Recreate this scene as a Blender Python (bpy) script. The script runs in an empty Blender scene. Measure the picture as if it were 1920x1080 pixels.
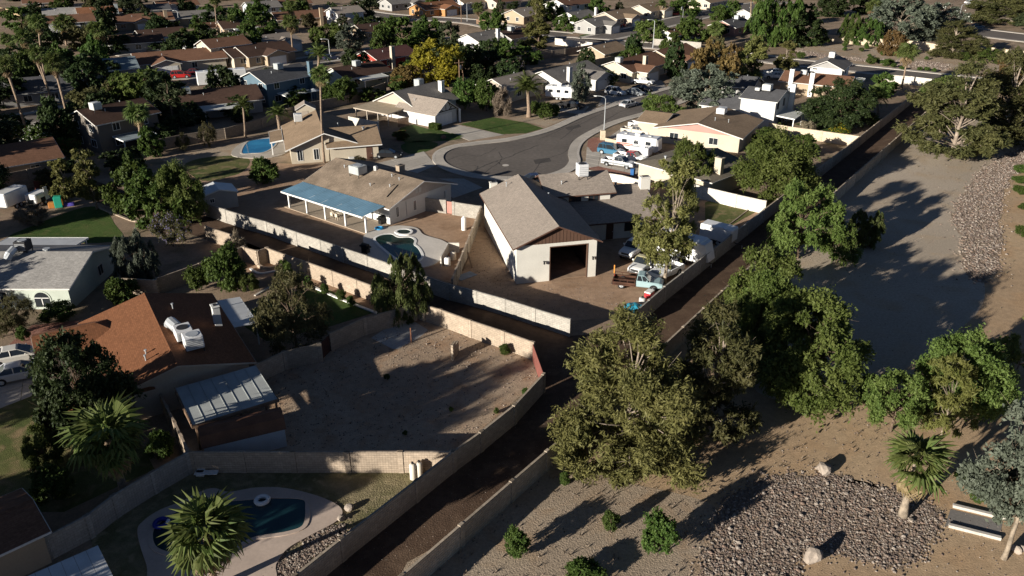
import bpy, bmesh, math, random
import numpy as np
from mathutils import Vector, Matrix

# ------------------------------------------------------------------ camera, sky, sun, exposure
S = bpy.context.scene
COL = S.collection
FPX = 1493.0; TH = math.atan(718 / 1493); CAMH = 38.0
cam = bpy.data.objects.new('camera', bpy.data.cameras.new('camera'))
COL.objects.link(cam)
cam.location = (0, 0, CAMH)
cam.rotation_euler = (math.pi / 2 - TH, 0, 0)
cam.data.sensor_width = 36; cam.data.lens = FPX / 1920 * 36
cam.data.clip_start = 0.5; cam.data.clip_end = 4000
S.camera = cam
SUN_AZ, SUN_EL = 50.0, 14.2          # shadows fall towards this heading (degrees right of the view), sun height
w = bpy.data.worlds.new('World'); S.world = w; w.use_nodes = True
nt = w.node_tree; nt.nodes.clear()
sky = nt.nodes.new('ShaderNodeTexSky'); sky.sky_type = 'NISHITA'; sky.sun_disc = False
sky.sun_elevation = math.radians(SUN_EL); sky.sun_rotation = math.radians(SUN_AZ + 180)
sky.air_density = 0.42; sky.dust_density = 0.3; sky.altitude = 2000
bg = nt.nodes.new('ShaderNodeBackground'); bg.inputs[1].default_value = 0.05
wo = nt.nodes.new('ShaderNodeOutputWorld')
nt.links.new(sky.outputs[0], bg.inputs[0]); nt.links.new(bg.outputs[0], wo.inputs[0])
sl = bpy.data.lights.new('sun', 'SUN'); sl.energy = 5.0; sl.angle = math.radians(0.5); sl.color = (1.0, 0.93, 0.82)
so = bpy.data.objects.new('sun', sl); COL.objects.link(so)
_a, _e = math.radians(SUN_AZ), math.radians(SUN_EL)
so.rotation_euler = Vector((math.sin(_a) * math.cos(_e), math.cos(_a) * math.cos(_e), -math.sin(_e))).to_track_quat('-Z', 'Y').to_euler()
so.location = (-150, -130, 80)
S.view_settings.view_transform = 'Standard'; S.view_settings.look = 'None'
S.view_settings.exposure = 0.85; S.view_settings.gamma = 1.0
S.render.engine = 'CYCLES'
S.cycles.max_bounces = 5; S.cycles.diffuse_bounces = 2; S.cycles.glossy_bounces = 2; S.cycles.transmission_bounces = 4
S.cycles.transparent_max_bounces = 6; S.cycles.use_denoising = True
R = random.Random(7)
ct, st = math.cos(TH), math.sin(TH)

def G(u, v, z=0.0):
    """the place on the level plane z that stands at this spot of the survey photograph"""
    x = (u - 960) / FPX; y = (v - 540) / FPX
    t = (z - CAMH) / (-st - y * ct)
    return Vector((x * t, (ct - y * st) * t, z))
def az_of(a, b): return math.degrees(math.atan2(b[0] - a[0], b[1] - a[1]))
def rot_of(az): return math.radians(90 - az)

# ------------------------------------------------------------------ materials
MC = {}
def lin(c): return tuple(((x / 12.92) if x <= .04045 else ((x + .055) / 1.055) ** 2.4) for x in c)
def mat(name, col, rough=.85, var=.18, scale=1.2, col2=None, bump=0.0, bscale=12, metal=0.0, fine=.12, spec=.3, trans=0.0):
    """noise-mottled surface; col is a linear base colour"""
    if name in MC: return MC[name]
    m = bpy.data.materials.new(name); m.use_nodes = True
    n = m.node_tree; b = n.nodes['Principled BSDF']
    b.inputs['Roughness'].default_value = rough; b.inputs['Metallic'].default_value = metal
    b.inputs['Specular IOR Level'].default_value = spec
    tc = n.nodes.new('ShaderNodeTexCoord')
    n1 = n.nodes.new('ShaderNodeTexNoise'); n1.inputs['Scale'].default_value = scale; n1.inputs['Detail'].default_value = 6
    n2 = n.nodes.new('ShaderNodeTexNoise'); n2.inputs['Scale'].default_value = scale * 14; n2.inputs['Detail'].default_value = 3
    n.links.new(tc.outputs['Object'], n1.inputs['Vector']); n.links.new(tc.outputs['Object'], n2.inputs['Vector'])
    cr = n.nodes.new('ShaderNodeValToRGB')
    c2 = col2 or tuple(min(1, c * (1 + var)) for c in col); c1 = tuple(c * (1 - var) for c in col)
    cr.color_ramp.elements[0].position = .35; cr.color_ramp.elements[1].position = .68
    cr.color_ramp.elements[0].color = (*c1, 1); cr.color_ramp.elements[1].color = (*c2, 1)
    n.links.new(n1.outputs['Fac'], cr.inputs['Fac'])
    mx = n.nodes.new('ShaderNodeMix'); mx.data_type = 'RGBA'; mx.blend_type = 'MULTIPLY'; mx.inputs['Factor'].default_value = 1
    r2 = n.nodes.new('ShaderNodeMapRange'); r2.inputs['From Min'].default_value = .3; r2.inputs['From Max'].default_value = .7
    r2.inputs['To Min'].default_value = 1 - fine; r2.inputs['To Max'].default_value = 1 + fine
    n.links.new(n2.outputs['Fac'], r2.inputs['Value'])
    n.links.new(cr.outputs['Color'], mx.inputs[6]); n.links.new(r2.outputs['Result'], mx.inputs[7])
    n.links.new(mx.outputs[2], b.inputs['Base Color'])
    if bump:
        nb = n.nodes.new('ShaderNodeTexNoise'); nb.inputs['Scale'].default_value = bscale; nb.inputs['Detail'].default_value = 4
        n.links.new(tc.outputs['Object'], nb.inputs['Vector'])
        bp = n.nodes.new('ShaderNodeBump'); bp.inputs['Strength'].default_value = min(1, bump); bp.inputs['Distance'].default_value = .12
        n.links.new(nb.outputs['Fac'], bp.inputs['Height']); n.links.new(bp.outputs['Normal'], b.inputs['Normal'])
    MC[name] = m
    return m
def shingle(name, col, var=.07, row=.16):
    """asphalt shingle: courses of tabs in slightly different tones, weather-streaked"""
    if name in MC: return MC[name]
    m = mat(name, col, .92, var, .35, fine=.16, spec=.15); n = m.node_tree
    mx = [x for x in n.nodes if x.bl_idname == 'ShaderNodeMix'][0]
    tc = [x for x in n.nodes if x.bl_idname == 'ShaderNodeTexCoord'][0]
    br = n.nodes.new('ShaderNodeTexBrick'); br.inputs['Scale'].default_value = 1
    br.inputs['Brick Width'].default_value = row * 2.4; br.inputs['Row Height'].default_value = row; br.inputs['Mortar Size'].default_value = .02
    br.inputs['Color1'].default_value = (.84, .84, .84, 1); br.inputs['Color2'].default_value = (1.16, 1.15, 1.14, 1); br.inputs['Mortar'].default_value = (.8, .8, .8, 1)
    n.links.new(tc.outputs['Object'], br.inputs['Vector'])
    m2 = n.nodes.new('ShaderNodeMix'); m2.data_type = 'RGBA'; m2.blend_type = 'MULTIPLY'; m2.inputs['Factor'].default_value = .8
    n.links.new(mx.outputs[2], m2.inputs[6]); n.links.new(br.outputs['Color'], m2.inputs[7])
    n.links.new(m2.outputs[2], n.nodes['Principled BSDF'].inputs['Base Color'])
    return m
def leafmat(name, col, col2, trans=.35, rough=.6):
    """foliage: tint differs leaf by leaf and tree by tree, light passes through"""
    if name in MC: return MC[name]
    m = bpy.data.materials.new(name); m.use_nodes = True; n = m.node_tree; b = n.nodes['Principled BSDF']
    b.inputs['Roughness'].default_value = rough; b.inputs['Specular IOR Level'].default_value = .2
    at = n.nodes.new('ShaderNodeAttribute'); at.attribute_name = 'tint'
    oi = n.nodes.new('ShaderNodeObjectInfo')
    mx = n.nodes.new('ShaderNodeMix'); mx.data_type = 'RGBA'
    mx.inputs[6].default_value = (*col, 1); mx.inputs[7].default_value = (*col2, 1)
    n.links.new(at.outputs['Fac'], mx.inputs['Factor'])
    hs = n.nodes.new('ShaderNodeHueSaturation')
    mr = n.nodes.new('ShaderNodeMapRange'); mr.inputs['To Min'].default_value = .8; mr.inputs['To Max'].default_value = 1.2
    n.links.new(oi.outputs['Random'], mr.inputs['Value']); n.links.new(mr.outputs['Result'], hs.inputs['Value'])
    mh = n.nodes.new('ShaderNodeMapRange'); mh.inputs['To Min'].default_value = .485; mh.inputs['To Max'].default_value = .515
    n.links.new(oi.outputs['Random'], mh.inputs['Value']); n.links.new(mh.outputs['Result'], hs.inputs['Hue'])
    n.links.new(mx.outputs[2], hs.inputs['Color']); n.links.new(hs.outputs['Color'], b.inputs['Base Color'])
    tr = n.nodes.new('ShaderNodeBsdfTranslucent'); n.links.new(hs.outputs['Color'], tr.inputs['Color'])
    ms = n.nodes.new('ShaderNodeMixShader'); ms.inputs[0].default_value = trans
    o = n.nodes['Material Output']
    n.links.new(b.outputs[0], ms.inputs[1]); n.links.new(tr.outputs[0], ms.inputs[2]); n.links.new(ms.outputs[0], o.inputs['Surface'])
    MC[name] = m
    return m
def glassmat():
    if 'glass' in MC: return MC['glass']
    m = mat('glass', (.02, .025, .03), .08, .2, .7, fine=.0, spec=.6)
    return m
def paint(name, col, rough=.35):
    if name in MC: return MC[name]
    m = mat(name, col, rough if max(col) > .05 else .55, .05, 1.5, fine=.03, spec=.5 if max(col) > .05 else .15); m.node_tree.nodes['Principled BSDF'].inputs['Coat Weight'].default_value = .3 if max(col) > .05 else .03
    return m

WHITE = mat('white_paint', (.76, .75, .72), .7, .05, .6, fine=.04)
TRIM = mat('trim_paint', (.62, .60, .56), .7, .06, .8)
BROWNTRIM = mat('brown_trim', (.10, .05, .035), .8, .15, 1)
STEEL = mat('galvanised_steel', (.48, .50, .51), .45, .12, 1.1, metal=.4)
DARK = mat('dark_metal', (.03, .03, .032), .6)
RUBBER = mat('rubber', (.02, .02, .021), .8)
ACM = mat('unit_grey', (.55, .55, .53), .6, .08, 2)
WOOD = mat('weathered_wood', (.22, .14, .09), .9, .25, 2)
BARK = mat('bark', (.15, .105, .075), .95, .3, 3, bump=.6, bscale=9)
PINEBARK = mat('pine_bark', (.26, .21, .165), .95, .3, 3)
PALEBARK = mat('pale_bark', (.27, .22, .165), .9, .35, 2.5, bump=.4)
PALMBARK = mat('palm_bark', (.26, .19, .135), .95, .3, 4, bump=.5)
GLASS = glassmat()

# ------------------------------------------------------------------ mesh helpers
class MB:
    def __init__(s): s.v = []; s.f = []; s.mi = []; s.ms = []
    def m(s, mt):
        if mt not in s.ms: s.ms.append(mt)
        return s.ms.index(mt)
    def add(s, vs, fs, mt=None):
        o = len(s.v); s.v += [tuple(x) for x in vs]; s.f += [tuple(i + o for i in f) for f in fs]
        s.mi += [s.m(mt) if mt else 0] * len(fs)
        return s
    def box(s, x0, y0, z0, x1, y1, z1, mt=None):
        return s.add([(x0, y0, z0), (x1, y0, z0), (x1, y1, z0), (x0, y1, z0), (x0, y0, z1), (x1, y0, z1), (x1, y1, z1), (x0, y1, z1)],
                     [(0, 3, 2, 1), (4, 5, 6, 7), (0, 1, 5, 4), (1, 2, 6, 5), (2, 3, 7, 6), (3, 0, 4, 7)], mt)
    def bbox(s, x0, y0, z0, x1, y1, z1, b=.05, mt=None):
        """box with chamfered edges"""
        X = (x0, x1); Y = (y0, y1); Z = (z0, z1); vs = []; idx = {}
        for i in (0, 1):
            for j in (0, 1):
                for k in (0, 1):
                    for ax in range(3):
                        p = [X[i], Y[j], Z[k]]
                        for q, sgn in ((0, i), (1, j), (2, k)):
                            if q != ax: p[q] += b if sgn == 0 else -b
                        idx[i, j, k, ax] = len(vs); vs.append(p)
        fs = []
        for ax in range(3):
            o1, o2 = [q for q in range(3) if q != ax]
            for sg in (0, 1):
                q = []
                for a, c in ((0, 0), (1, 0), (1, 1), (0, 1)):
                    t = [0, 0, 0]; t[ax] = sg; t[o1] = a; t[o2] = c; q.append(idx[(*t, ax)])
                fs.append(tuple(q))
            for a in (0, 1):
                for c in (0, 1):
                    t0 = [0, 0, 0]; t0[o1] = a; t0[o2] = c; t1 = list(t0); t1[ax] = 1
                    fs.append((idx[(*t0, o1)], idx[(*t1, o1)], idx[(*t1, o2)], idx[(*t0, o2)]))
        for i in (0, 1):
            for j in (0, 1):
                for k in (0, 1): fs.append((idx[i, j, k, 0], idx[i, j, k, 1], idx[i, j, k, 2]))
        return s.add(vs, fs, mt)
    def prism(s, poly, z0, z1, mt=None):
        n = len(poly)
        return s.add([(p[0], p[1], z0) for p in poly] + [(p[0], p[1], z1) for p in poly],
                     [tuple(range(n - 1, -1, -1)), tuple(range(n, 2 * n))] + [(i, (i + 1) % n, n + (i + 1) % n, n + i) for i in range(n)], mt)
    def slab(s, top, t, mt=None):
        """sheet polygon (3-D points) given thickness t downwards"""
        n = len(top)
        return s.add([tuple(p) for p in top] + [(p[0], p[1], p[2] - t) for p in top],
                     [tuple(range(n)), tuple(range(2 * n - 1, n - 1, -1))] + [(i, n + i, n + (i + 1) % n, (i + 1) % n) for i in range(n)], mt)
    def tube(s, pts, rad, n=6, mt=None, cap=True):
        pts = [Vector(p) for p in pts]; rad = rad if hasattr(rad, '__len__') else [rad] * len(pts); vs = []; fs = []
        for i, p in enumerate(pts):
            d = (pts[min(i + 1, len(pts) - 1)] - pts[max(i - 1, 0)]).normalized()
            a = d.cross(Vector((0, 0, 1)) if abs(d.z) < .9 else Vector((1, 0, 0))).normalized(); b = d.cross(a)
            for k in range(n):
                t = 2 * math.pi * k / n; vs.append(p + (a * math.cos(t) + b * math.sin(t)) * rad[i])
        for i in range(len(pts) - 1):
            for k in range(n):
                fs.append((i * n + k, i * n + (k + 1) % n, (i + 1) * n + (k + 1) % n, (i + 1) * n + k))
        if cap: fs += [tuple(range(n - 1, -1, -1)), tuple(range((len(pts) - 1) * n, len(pts) * n))]
        return s.add(vs, fs, mt)
    def cyl(s, c, r, z0, z1, n=12, mt=None, r2=None):
        return s.tube([(c[0], c[1], z0), (c[0], c[1], z1)], [r, r if r2 is None else r2], n, mt)
    def cylx(s, c, r, y0, y1, n=12, mt=None): return s.tube([(c[0], y0, c[1]), (c[0], y1, c[1])], [r, r], n, mt)
    def mesh(s, name, mt=None, smooth=False):
        me = bpy.data.meshes.new(name); me.from_pydata(s.v, [], s.f)
        if mt and not s.ms: me.materials.append(mt)
        for x in s.ms: me.materials.append(x)
        if len(s.ms) > 1: me.polygons.foreach_set('material_index', s.mi)
        bm = bmesh.new(); bm.from_mesh(me); bmesh.ops.recalc_face_normals(bm, faces=bm.faces); bm.to_mesh(me); bm.free()
        if smooth: me.polygons.foreach_set('use_smooth', [True] * len(me.polygons))
        me.update()
        return me
    def build(s, name, mt=None, parent=None, smooth=False):
        return link(name, s.mesh(name, mt, smooth), parent)
def link(name, me, parent=None):
    o = bpy.data.objects.new(name, me); COL.objects.link(o)
    if parent: o.parent = parent
    return o
def tag(o, label=None, cat=None, group=None, kind=None):
    if label: o['label'] = label
    if cat: o['category'] = cat
    if group: o['group'] = group
    if kind: o['kind'] = kind
    return o
def thing(name, label, cat, loc=(0, 0, 0), az=90, group=None):
    o = bpy.data.objects.new(name, None); COL.objects.link(o); o.empty_display_size = .5
    o.location = (loc[0], loc[1], loc[2] if len(loc) > 2 else 0); o.rotation_euler.z = rot_of(az)
    return tag(o, label, cat, group)
def copy_tree(o, parent=None):
    c = o.copy(); COL.objects.link(c); c.parent = parent
    for ch in o.children: copy_tree(ch, c)
    return c
def spline(pts, per=6, closed=True):
    """smooth outline through points"""
    n = len(pts); out = []
    for i in range(n if closed else n - 1):
        p0, p1, p2, p3 = [Vector(pts[(i + k) % n] if closed else pts[min(max(i + k, 0), n - 1)]) for k in (-1, 0, 1, 2)]
        for j in range(per):
            t = j / per
            out.append(.5 * (2 * p1 + (p2 - p0) * t + (2 * p0 - 5 * p1 + 4 * p2 - p3) * t * t + (3 * p1 - p0 - 3 * p2 + p3) * t ** 3))
    if not closed: out.append(Vector(pts[-1]))
    return out
# ------------------------------------------------------------------ ground, roads, yards
def groundmat(name, c1, c2, c3, s=.05, grain=2.2, bump=.5, peb=0, bsc=8.0, bdist=.1, con=1.0):
    """dry earth: two tones in broad drifts, a third in patches, grit, fine relief"""
    m = bpy.data.materials.new(name); m.use_nodes = True; n = m.node_tree; b = n.nodes['Principled BSDF']
    b.inputs['Roughness'].default_value = .95; b.inputs['Specular IOR Level'].default_value = .1
    tc = n.nodes.new('ShaderNodeTexCoord')
    def noise(sc, det=6, dist=0):
        x = n.nodes.new('ShaderNodeTexNoise'); x.inputs['Scale'].default_value = sc; x.inputs['Detail'].default_value = det
        x.inputs['Distortion'].default_value = dist; n.links.new(tc.outputs['Object'], x.inputs['Vector']); return x
    def ramp(a, p0, p1, k0, k1):
        r = n.nodes.new('ShaderNodeValToRGB'); r.color_ramp.elements[0].position = p0; r.color_ramp.elements[1].position = p1
        r.color_ramp.elements[0].color = (*k0, 1); r.color_ramp.elements[1].color = (*k1, 1); n.links.new(a, r.inputs[0]); return r
    def mixc(f, a, bb, mode='MIX'):
        x = n.nodes.new('ShaderNodeMix'); x.data_type = 'RGBA'; x.blend_type = mode
        if isinstance(f, (int, float)): x.inputs[0].default_value = f
        else: n.links.new(f, x.inputs[0])
        n.links.new(a, x.inputs[6]); n.links.new(bb, x.inputs[7]); return x
    base = ramp(noise(s, 5, .6).outputs['Fac'], .4, .62, c1, c2)
    pf = ramp(noise(s * 4.3, 7, .4).outputs['Fac'], .5, .7, (0, 0, 0), (1, 1, 1))
    c3n = n.nodes.new('ShaderNodeRGB'); c3n.outputs[0].default_value = (*c3, 1)
    x = mixc(pf.outputs[0], base.outputs[0], c3n.outputs[0])
    g = ramp(noise(grain, 6).outputs['Fac'], .3, .7, (1 - .2 * con,) * 3, (1 + .17 * con, 1 + .16 * con, 1 + .15 * con))
    x = mixc(.75, x.outputs[2], g.outputs[0], 'MULTIPLY')
    g2 = ramp(noise(grain * 5, 2).outputs['Fac'], .35, .68, (.84, .84, .84), (1.14, 1.14, 1.14))
    x = mixc(.8, x.outputs[2], g2.outputs[0], 'MULTIPLY')
    n.links.new(x.outputs[2], b.inputs['Base Color'])
    bp = n.nodes.new('ShaderNodeBump'); bp.inputs['Strength'].default_value = bump; bp.inputs['Distance'].default_value = bdist
    n.links.new(noise(bsc, 5).outputs['Fac'], bp.inputs['Height']); n.links.new(bp.outputs[0], b.inputs['Normal'])
    MC[name] = m
    return m
DESERT = groundmat('desert_earth', (.40, .285, .18), (.47, .345, .22), (.43, .285, .165), .05, 1.6, .25)
GRAVEL = groundmat('decomposed_granite', (.33, .26, .19), (.40, .325, .245), (.36, .255, .165), .09, 4.5, .5, con=1.3)
BASIN = groundmat('basin_granite', (.40, .335, .26), (.47, .395, .31), (.43, .335, .235), .06, 4, .4)
DIRT = groundmat('yard_dirt', (.35, .235, .155), (.42, .29, .2), (.30, .195, .125), .09, 1.6, .45)
LOT = groundmat('bare_lot_earth', (.33, .245, .175), (.40, .305, .22), (.34, .225, .145), .12, 1.8, .45)
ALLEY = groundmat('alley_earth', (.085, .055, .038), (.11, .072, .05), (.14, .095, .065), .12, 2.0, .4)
SCRUBG = groundmat('dry_grass_earth', (.15, .14, .07), (.24, .2, .12), (.3, .25, .15), .3, 2.0, .8)
GRASS = groundmat('lawn_grass', (.05, .088, .022), (.075, .115, .032), (.10, .115, .04), .16, 2.4, .8, bsc=14)
DRYLAWN = groundmat('thin_lawn', (.08, .10, .033), (.13, .13, .05), (.24, .18, .10), .14, 2.4, .8, bsc=14)
SUBURB = groundmat('suburb_earth', (.26, .19, .135), (.33, .25, .18), (.17, .14, .09), .05, .9, .4)
PAVER = groundmat('red_gravel', (.25, .125, .095), (.3, .15, .115), (.33, .19, .145), .2, 3, .4)
ASPH = mat('asphalt', (.13, .112, .098), .9, .12, .12, fine=.14, bump=.1, bscale=30)
CONC = mat('concrete', (.42, .38, .33), .85, .12, .25, fine=.08)
DECK = mat('pool_deck', (.56, .52, .47), .8, .07, .3, fine=.06)
PINKDECK = mat('pink_pool_deck', (.50, .40, .33), .8, .08, .4, fine=.06)
KERB = mat('kerb_concrete', (.48, .44, .39), .85, .1, .6)

def sheet(name, poly, z, mt, kind='structure', parent=None):
    me = bpy.data.meshes.new(name); me.from_pydata([(p[0], p[1], z) for p in poly], [], [tuple(range(len(poly)))])
    me.materials.append(mt)
    bm = bmesh.new(); bm.from_mesh(me)
    bmesh.ops.triangulate(bm, faces=bm.faces); bmesh.ops.recalc_face_normals(bm, faces=bm.faces)
    for f in bm.faces:
        if f.normal.z < 0: f.normal_flip()
    bm.to_mesh(me); bm.free()
    return tag(link(name, me, parent), kind=kind)
def px(pts, smooth=0, z=0):
    q = [G(u, v, z) for u, v in pts]
    return spline(q, smooth) if smooth else q
def offset(pts, d, closed=False):
    out = []; n = len(pts)
    for i in range(n):
        a = pts[(i - 1) % n] if closed or i else pts[0]; b = pts[(i + 1) % n] if closed or i < n - 1 else pts[-1]
        t = Vector((b[0] - a[0], b[1] - a[1], 0)).normalized()
        out.append(Vector((pts[i][0] - t.y * d, pts[i][1] + t.x * d, pts[i][2])))
    return out
def strip(name, pts, d0, d1, z0, z1, mt, kind='structure', parent=None, closed=False):
    """raised band along a line between two side offsets"""
    a, b = offset(pts, d0, closed), offset(pts, d1, closed); mb = MB(); n = len(pts)
    for i in range(n if closed else n - 1):
        j = (i + 1) % n
        mb.add([(a[i].x, a[i].y, z1), (a[j].x, a[j].y, z1), (b[j].x, b[j].y, z1), (b[i].x, b[i].y, z1),
                (a[i].x, a[i].y, z0), (a[j].x, a[j].y, z0), (b[j].x, b[j].y, z0), (b[i].x, b[i].y, z0)],
               [(0, 1, 2, 3), (0, 4, 5, 1), (3, 2, 6, 7)] + ([(0, 3, 7, 4)] if i == 0 and not closed else []) + ([(1, 5, 6, 2)] if i == n - 2 and not closed else []))
    o = mb.build(name, mt, parent)
    return tag(o, kind=kind) if kind else o

sheet('ground', [(-900, -120), (900, -120), (900, 1500), (-900, 1500)], 0, SUBURB)
# the open desert strip on the park side of the alley
OUT_T = [(753, 1080), (960, 902), (1085, 795), (1355, 545), (1588, 340), (1668, 270), (1762, 187)]
OUT = [G(u, v, 1.83) for u, v in OUT_T]
for p in OUT: p.z = 0
d0 = (OUT[0] - OUT[1]).normalized()
OUT = [OUT[0] + d0 * 38] + OUT
IN1 = [G(u, v, 1.83) for u, v in [(552, 1080), (640, 1010), (780, 902), (850, 847), (902, 810), (965, 760), (1019, 702)]]
for p in IN1: p.z = 0
IN1 = [IN1[0] + (IN1[0] - IN1[1]).normalized() * 34] + IN1
IN2 = [G(u, v, 1.83) for u, v in [(1067, 599)]]; IN2[0].z = 0
_q = [G(u, v, 1.83) for u, v in [(1186, 590), (1247, 537), (1370, 442), (1433, 393), (1597, 268), (1735, 160)]]
for p in _q: p.z = 0
IN2 += _q
DES = OUT + [G(1800, 150), G(2000, 100), Vector((330, 200, 0)), Vector((330, -110, 0)), Vector((OUT[0].x, -110, 0))]
sheet('desert_ground', DES, .006, DESERT)
sheet('gravel_ground', px([(1668, 285), (1790, 215), (1950, 190), (1950, 270), (1880, 300), (1835, 330), (1790, 405), (1808, 440), (1815, 500), (1845, 530), (1830, 590), (1700, 690), (1580, 760), (1440, 745), (1400, 690), (1420, 570), (1560, 390)], 4), .012, BASIN)
sheet('gravel_apron', px([(740, 1100), (960, 945), (1060, 850), (1160, 900), (1290, 930), (1350, 960), (1330, 1020), (1340, 1095)], 3), .012, GRAVEL)
CROSS_F = [(386, 382), (458, 405), (498, 416), (554, 435), (599, 450), (642, 465), (687, 480), (840, 533), (892, 546), (945, 561), (1002, 579), (1067, 599)]
CROSS_N = [(386, 425), (454, 447)], [(457, 464), (482, 471), (500, 465), (534, 478), (576, 492), (621, 508), (667, 525), (795, 572), (826, 581), (881, 601), (944, 622), (999, 642)]
def base(pts, h=1.83):
    q = [G(u, v, h) for u, v in pts]
    for p in q: p.z = 0
    return q
CF = base(CROSS_F); CN1 = base(CROSS_N[0]); CN2 = base(CROSS_N[1])
_w = (CF[0] - CF[2]).normalized()
alley_poly = [IN1[0]] + IN1[1:] + [CN2[-1]] + CN2[::-1] + CN1[::-1] + [CN1[0] + _w * 60, CF[0] + _w * 60] + CF + IN2[1:] + OUT[::-1]
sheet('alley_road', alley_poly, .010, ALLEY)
# yards
sheet('yard_ground', px([(386, 382), (300, 340), (330, 300), (700, 312), (800, 372), (902, 388), (847, 530), (640, 464)]), .006, DIRT)
sheet('garage_yard_ground', px([(850, 532), (902, 390), (960, 345), (1105, 322), (1290, 350), (1437, 380), (1433, 398), (1245, 545), (1186, 592), (1067, 602)]), .008, DIRT)
sheet('lot_ground', px([(482, 686), (777, 575), (1000, 650), (1019, 705), (850, 850), (356, 850), (300, 740)]), .006, LOT)
sheet('pool_yard_ground', px([(356, 850), (850, 850), (552, 1085), (200, 1120), (160, 975)]), .008, SCRUBG)
sheet('back_lawn', px([(510, 560), (560, 545), (620, 545), (705, 585), (620, 612), (500, 640), (440, 600)]), .012, GRASS)
sheet('garden_soil', px([(400, 430), (500, 470), (790, 572), (720, 590), (620, 545), (540, 520), (470, 520), (420, 470)]), .010, DIRT)
sheet('playground_lawn', px([(15, 448), (60, 424), (110, 404), (160, 388), (195, 392), (215, 420), (228, 450), (130, 456)], 4), .012, GRASS)
sheet('corner_lawn', px([(345, 312), (375, 297), (440, 292), (468, 300), (458, 320), (430, 331), (380, 339)], 4), .012, DRYLAWN)
sheet('sandy_yard', px([(300, 300), (370, 280), (440, 270), (540, 295), (468, 300), (440, 292), (375, 297), (345, 312)]), .010, GRAVEL)
sheet('front_lawn', px([(862, 233), (925, 220), (985, 230), (1019, 241), (985, 250), (942, 252)]), .030, GRASS)
sheet('side_lawn', px([(750, 240), (775, 234), (803, 242), (827, 245), (878, 257), (842, 264), (760, 268), (745, 258)]), .030, GRASS)
sheet('small_lawn', px([(752, 272), (790, 264), (822, 270), (800, 284), (765, 288)], 3), .030, GRASS)
sheet('enclosed_lawn', px([(1322, 380), (1345, 370), (1422, 395), (1362, 428), (1322, 415)]), .016, DRYLAWN)
sheet('shaded_lawn', px([(1490, 233), (1530, 222), (1600, 240), (1590, 250), (1545, 246)]), .012, GRASS)
sheet('corner_house_lawn', px([(1085, 68), (1110, 62), (1152, 62), (1140, 69), (1105, 71)], 3), .016, GRASS)
sheet('left_lawn', px([(-60, 760), (90, 700), (240, 790), (290, 880), (120, 960), (-80, 960)]), .010, DRYLAWN)
sheet('front_gravel_bed', px([(0, 660), (60, 610), (150, 600), (150, 640), (60, 665)]), .014, PAVER)
sheet('red_gravel_bed', px([(1103, 262), (1130, 258), (1175, 268), (1170, 280), (1110, 285)], 2), .035, PAVER)
sheet('red_gravel_strip', px([(1098, 316), (1122, 312), (1205, 330), (1192, 336)]), .035, PAVER)
sheet('planter_gravel', px([(960, 224), (1000, 214), (1075, 218), (1025, 238), (985, 229)]), .026, GRAVEL)
sheet('basin_gravel', px([(1480, 70), (1740, 82), (1930, 112), (1930, 140), (1780, 135), (1500, 112)]), .014, GRAVEL)
# streets
CUL = px([(1255, 162), (1210, 175), (1160, 190), (1125, 202), (1080, 217), (1022, 242), (960, 258), (895, 266), (848, 273), (820, 283), (810, 296), (818, 310), (845, 323), (890, 334), (950, 339), (1020, 337), (1070, 323), (1088, 305), (1086, 287), (1094, 268), (1120, 250), (1165, 230), (1230, 211), (1290, 190), (1350, 160), (1395, 138)], 0)
CULS = spline(CUL, 5, closed=False)
sheet('street', CULS + [G(1395, 120), G(1330, 132)], .02, ASPH)
strip('kerb', CULS, 0, .45, .0, .13, KERB)
pv = tag(thing('pavement', None, None, (0, 0, 0), 90), kind='structure'); acc = 0.0; run = [CULS[0]]; PA, PB = offset(CULS, .47), offset(CULS, 1.9)
for i in range(len(CULS) - 1):            # poured panels about 1.8 m long, each a slab of its own
    L_ = (CULS[i + 1] - CULS[i]).length; k_ = max(1, round(L_ / 1.8))
    for j in range(k_):
        e_ = .012 / max(L_, .1) * k_; s0, s1 = (j + e_) / k_, (j + 1 - e_) / k_
        q = [PA[i].lerp(PA[i + 1], s0), PA[i].lerp(PA[i + 1], s1), PB[i].lerp(PB[i + 1], s1), PB[i].lerp(PB[i + 1], s0)]
        MB().slab([(p.x, p.y, .118 + R.uniform(0, .008)) for p in q], .1).build('slab', CONC, pv)
def road(name, pts, w):
    c = spline(px(pts), 5, closed=False)
    sheet(name, offset(c, w / 2) + offset(c, -w / 2)[::-1], .022, ASPH)
    for s in (1, -1):
        strip('kerb', c, s * w / 2, s * (w / 2 + .45), 0, .13, KERB); strip('pavement', c, s * (w / 2 + .46), s * (w / 2 + 1.9), 0, .12, CONC)
road('back_street', [(1900, 160), (1770, 146), (1600, 128), (1480, 116), (1390, 104), (1300, 93), (1230, 86), (1150, 80), (1040, 73)], 8.5)
road('diagonal_street', [(1110, 75), (1180, 60), (1290, 34), (1400, 12), (1470, 2)], 9)
road('upper_street', [(480, 138), (560, 118), (640, 105), (720, 94), (800, 80), (900, 72)], 9)
road('far_street', [(660, 20), (730, 30), (880, 40), (960, 55), (1060, 66)], 9)
road('left_street', [(-40, 235), (60, 222), (150, 205), (230, 195)], 8)
road('top_left_street', [(240, 108), (330, 94), (420, 86), (480, 62)], 8)
road('arterial_road', [(1760, 52), (1830, 60), (1930, 72), (2040, 84)], 16)
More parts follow.
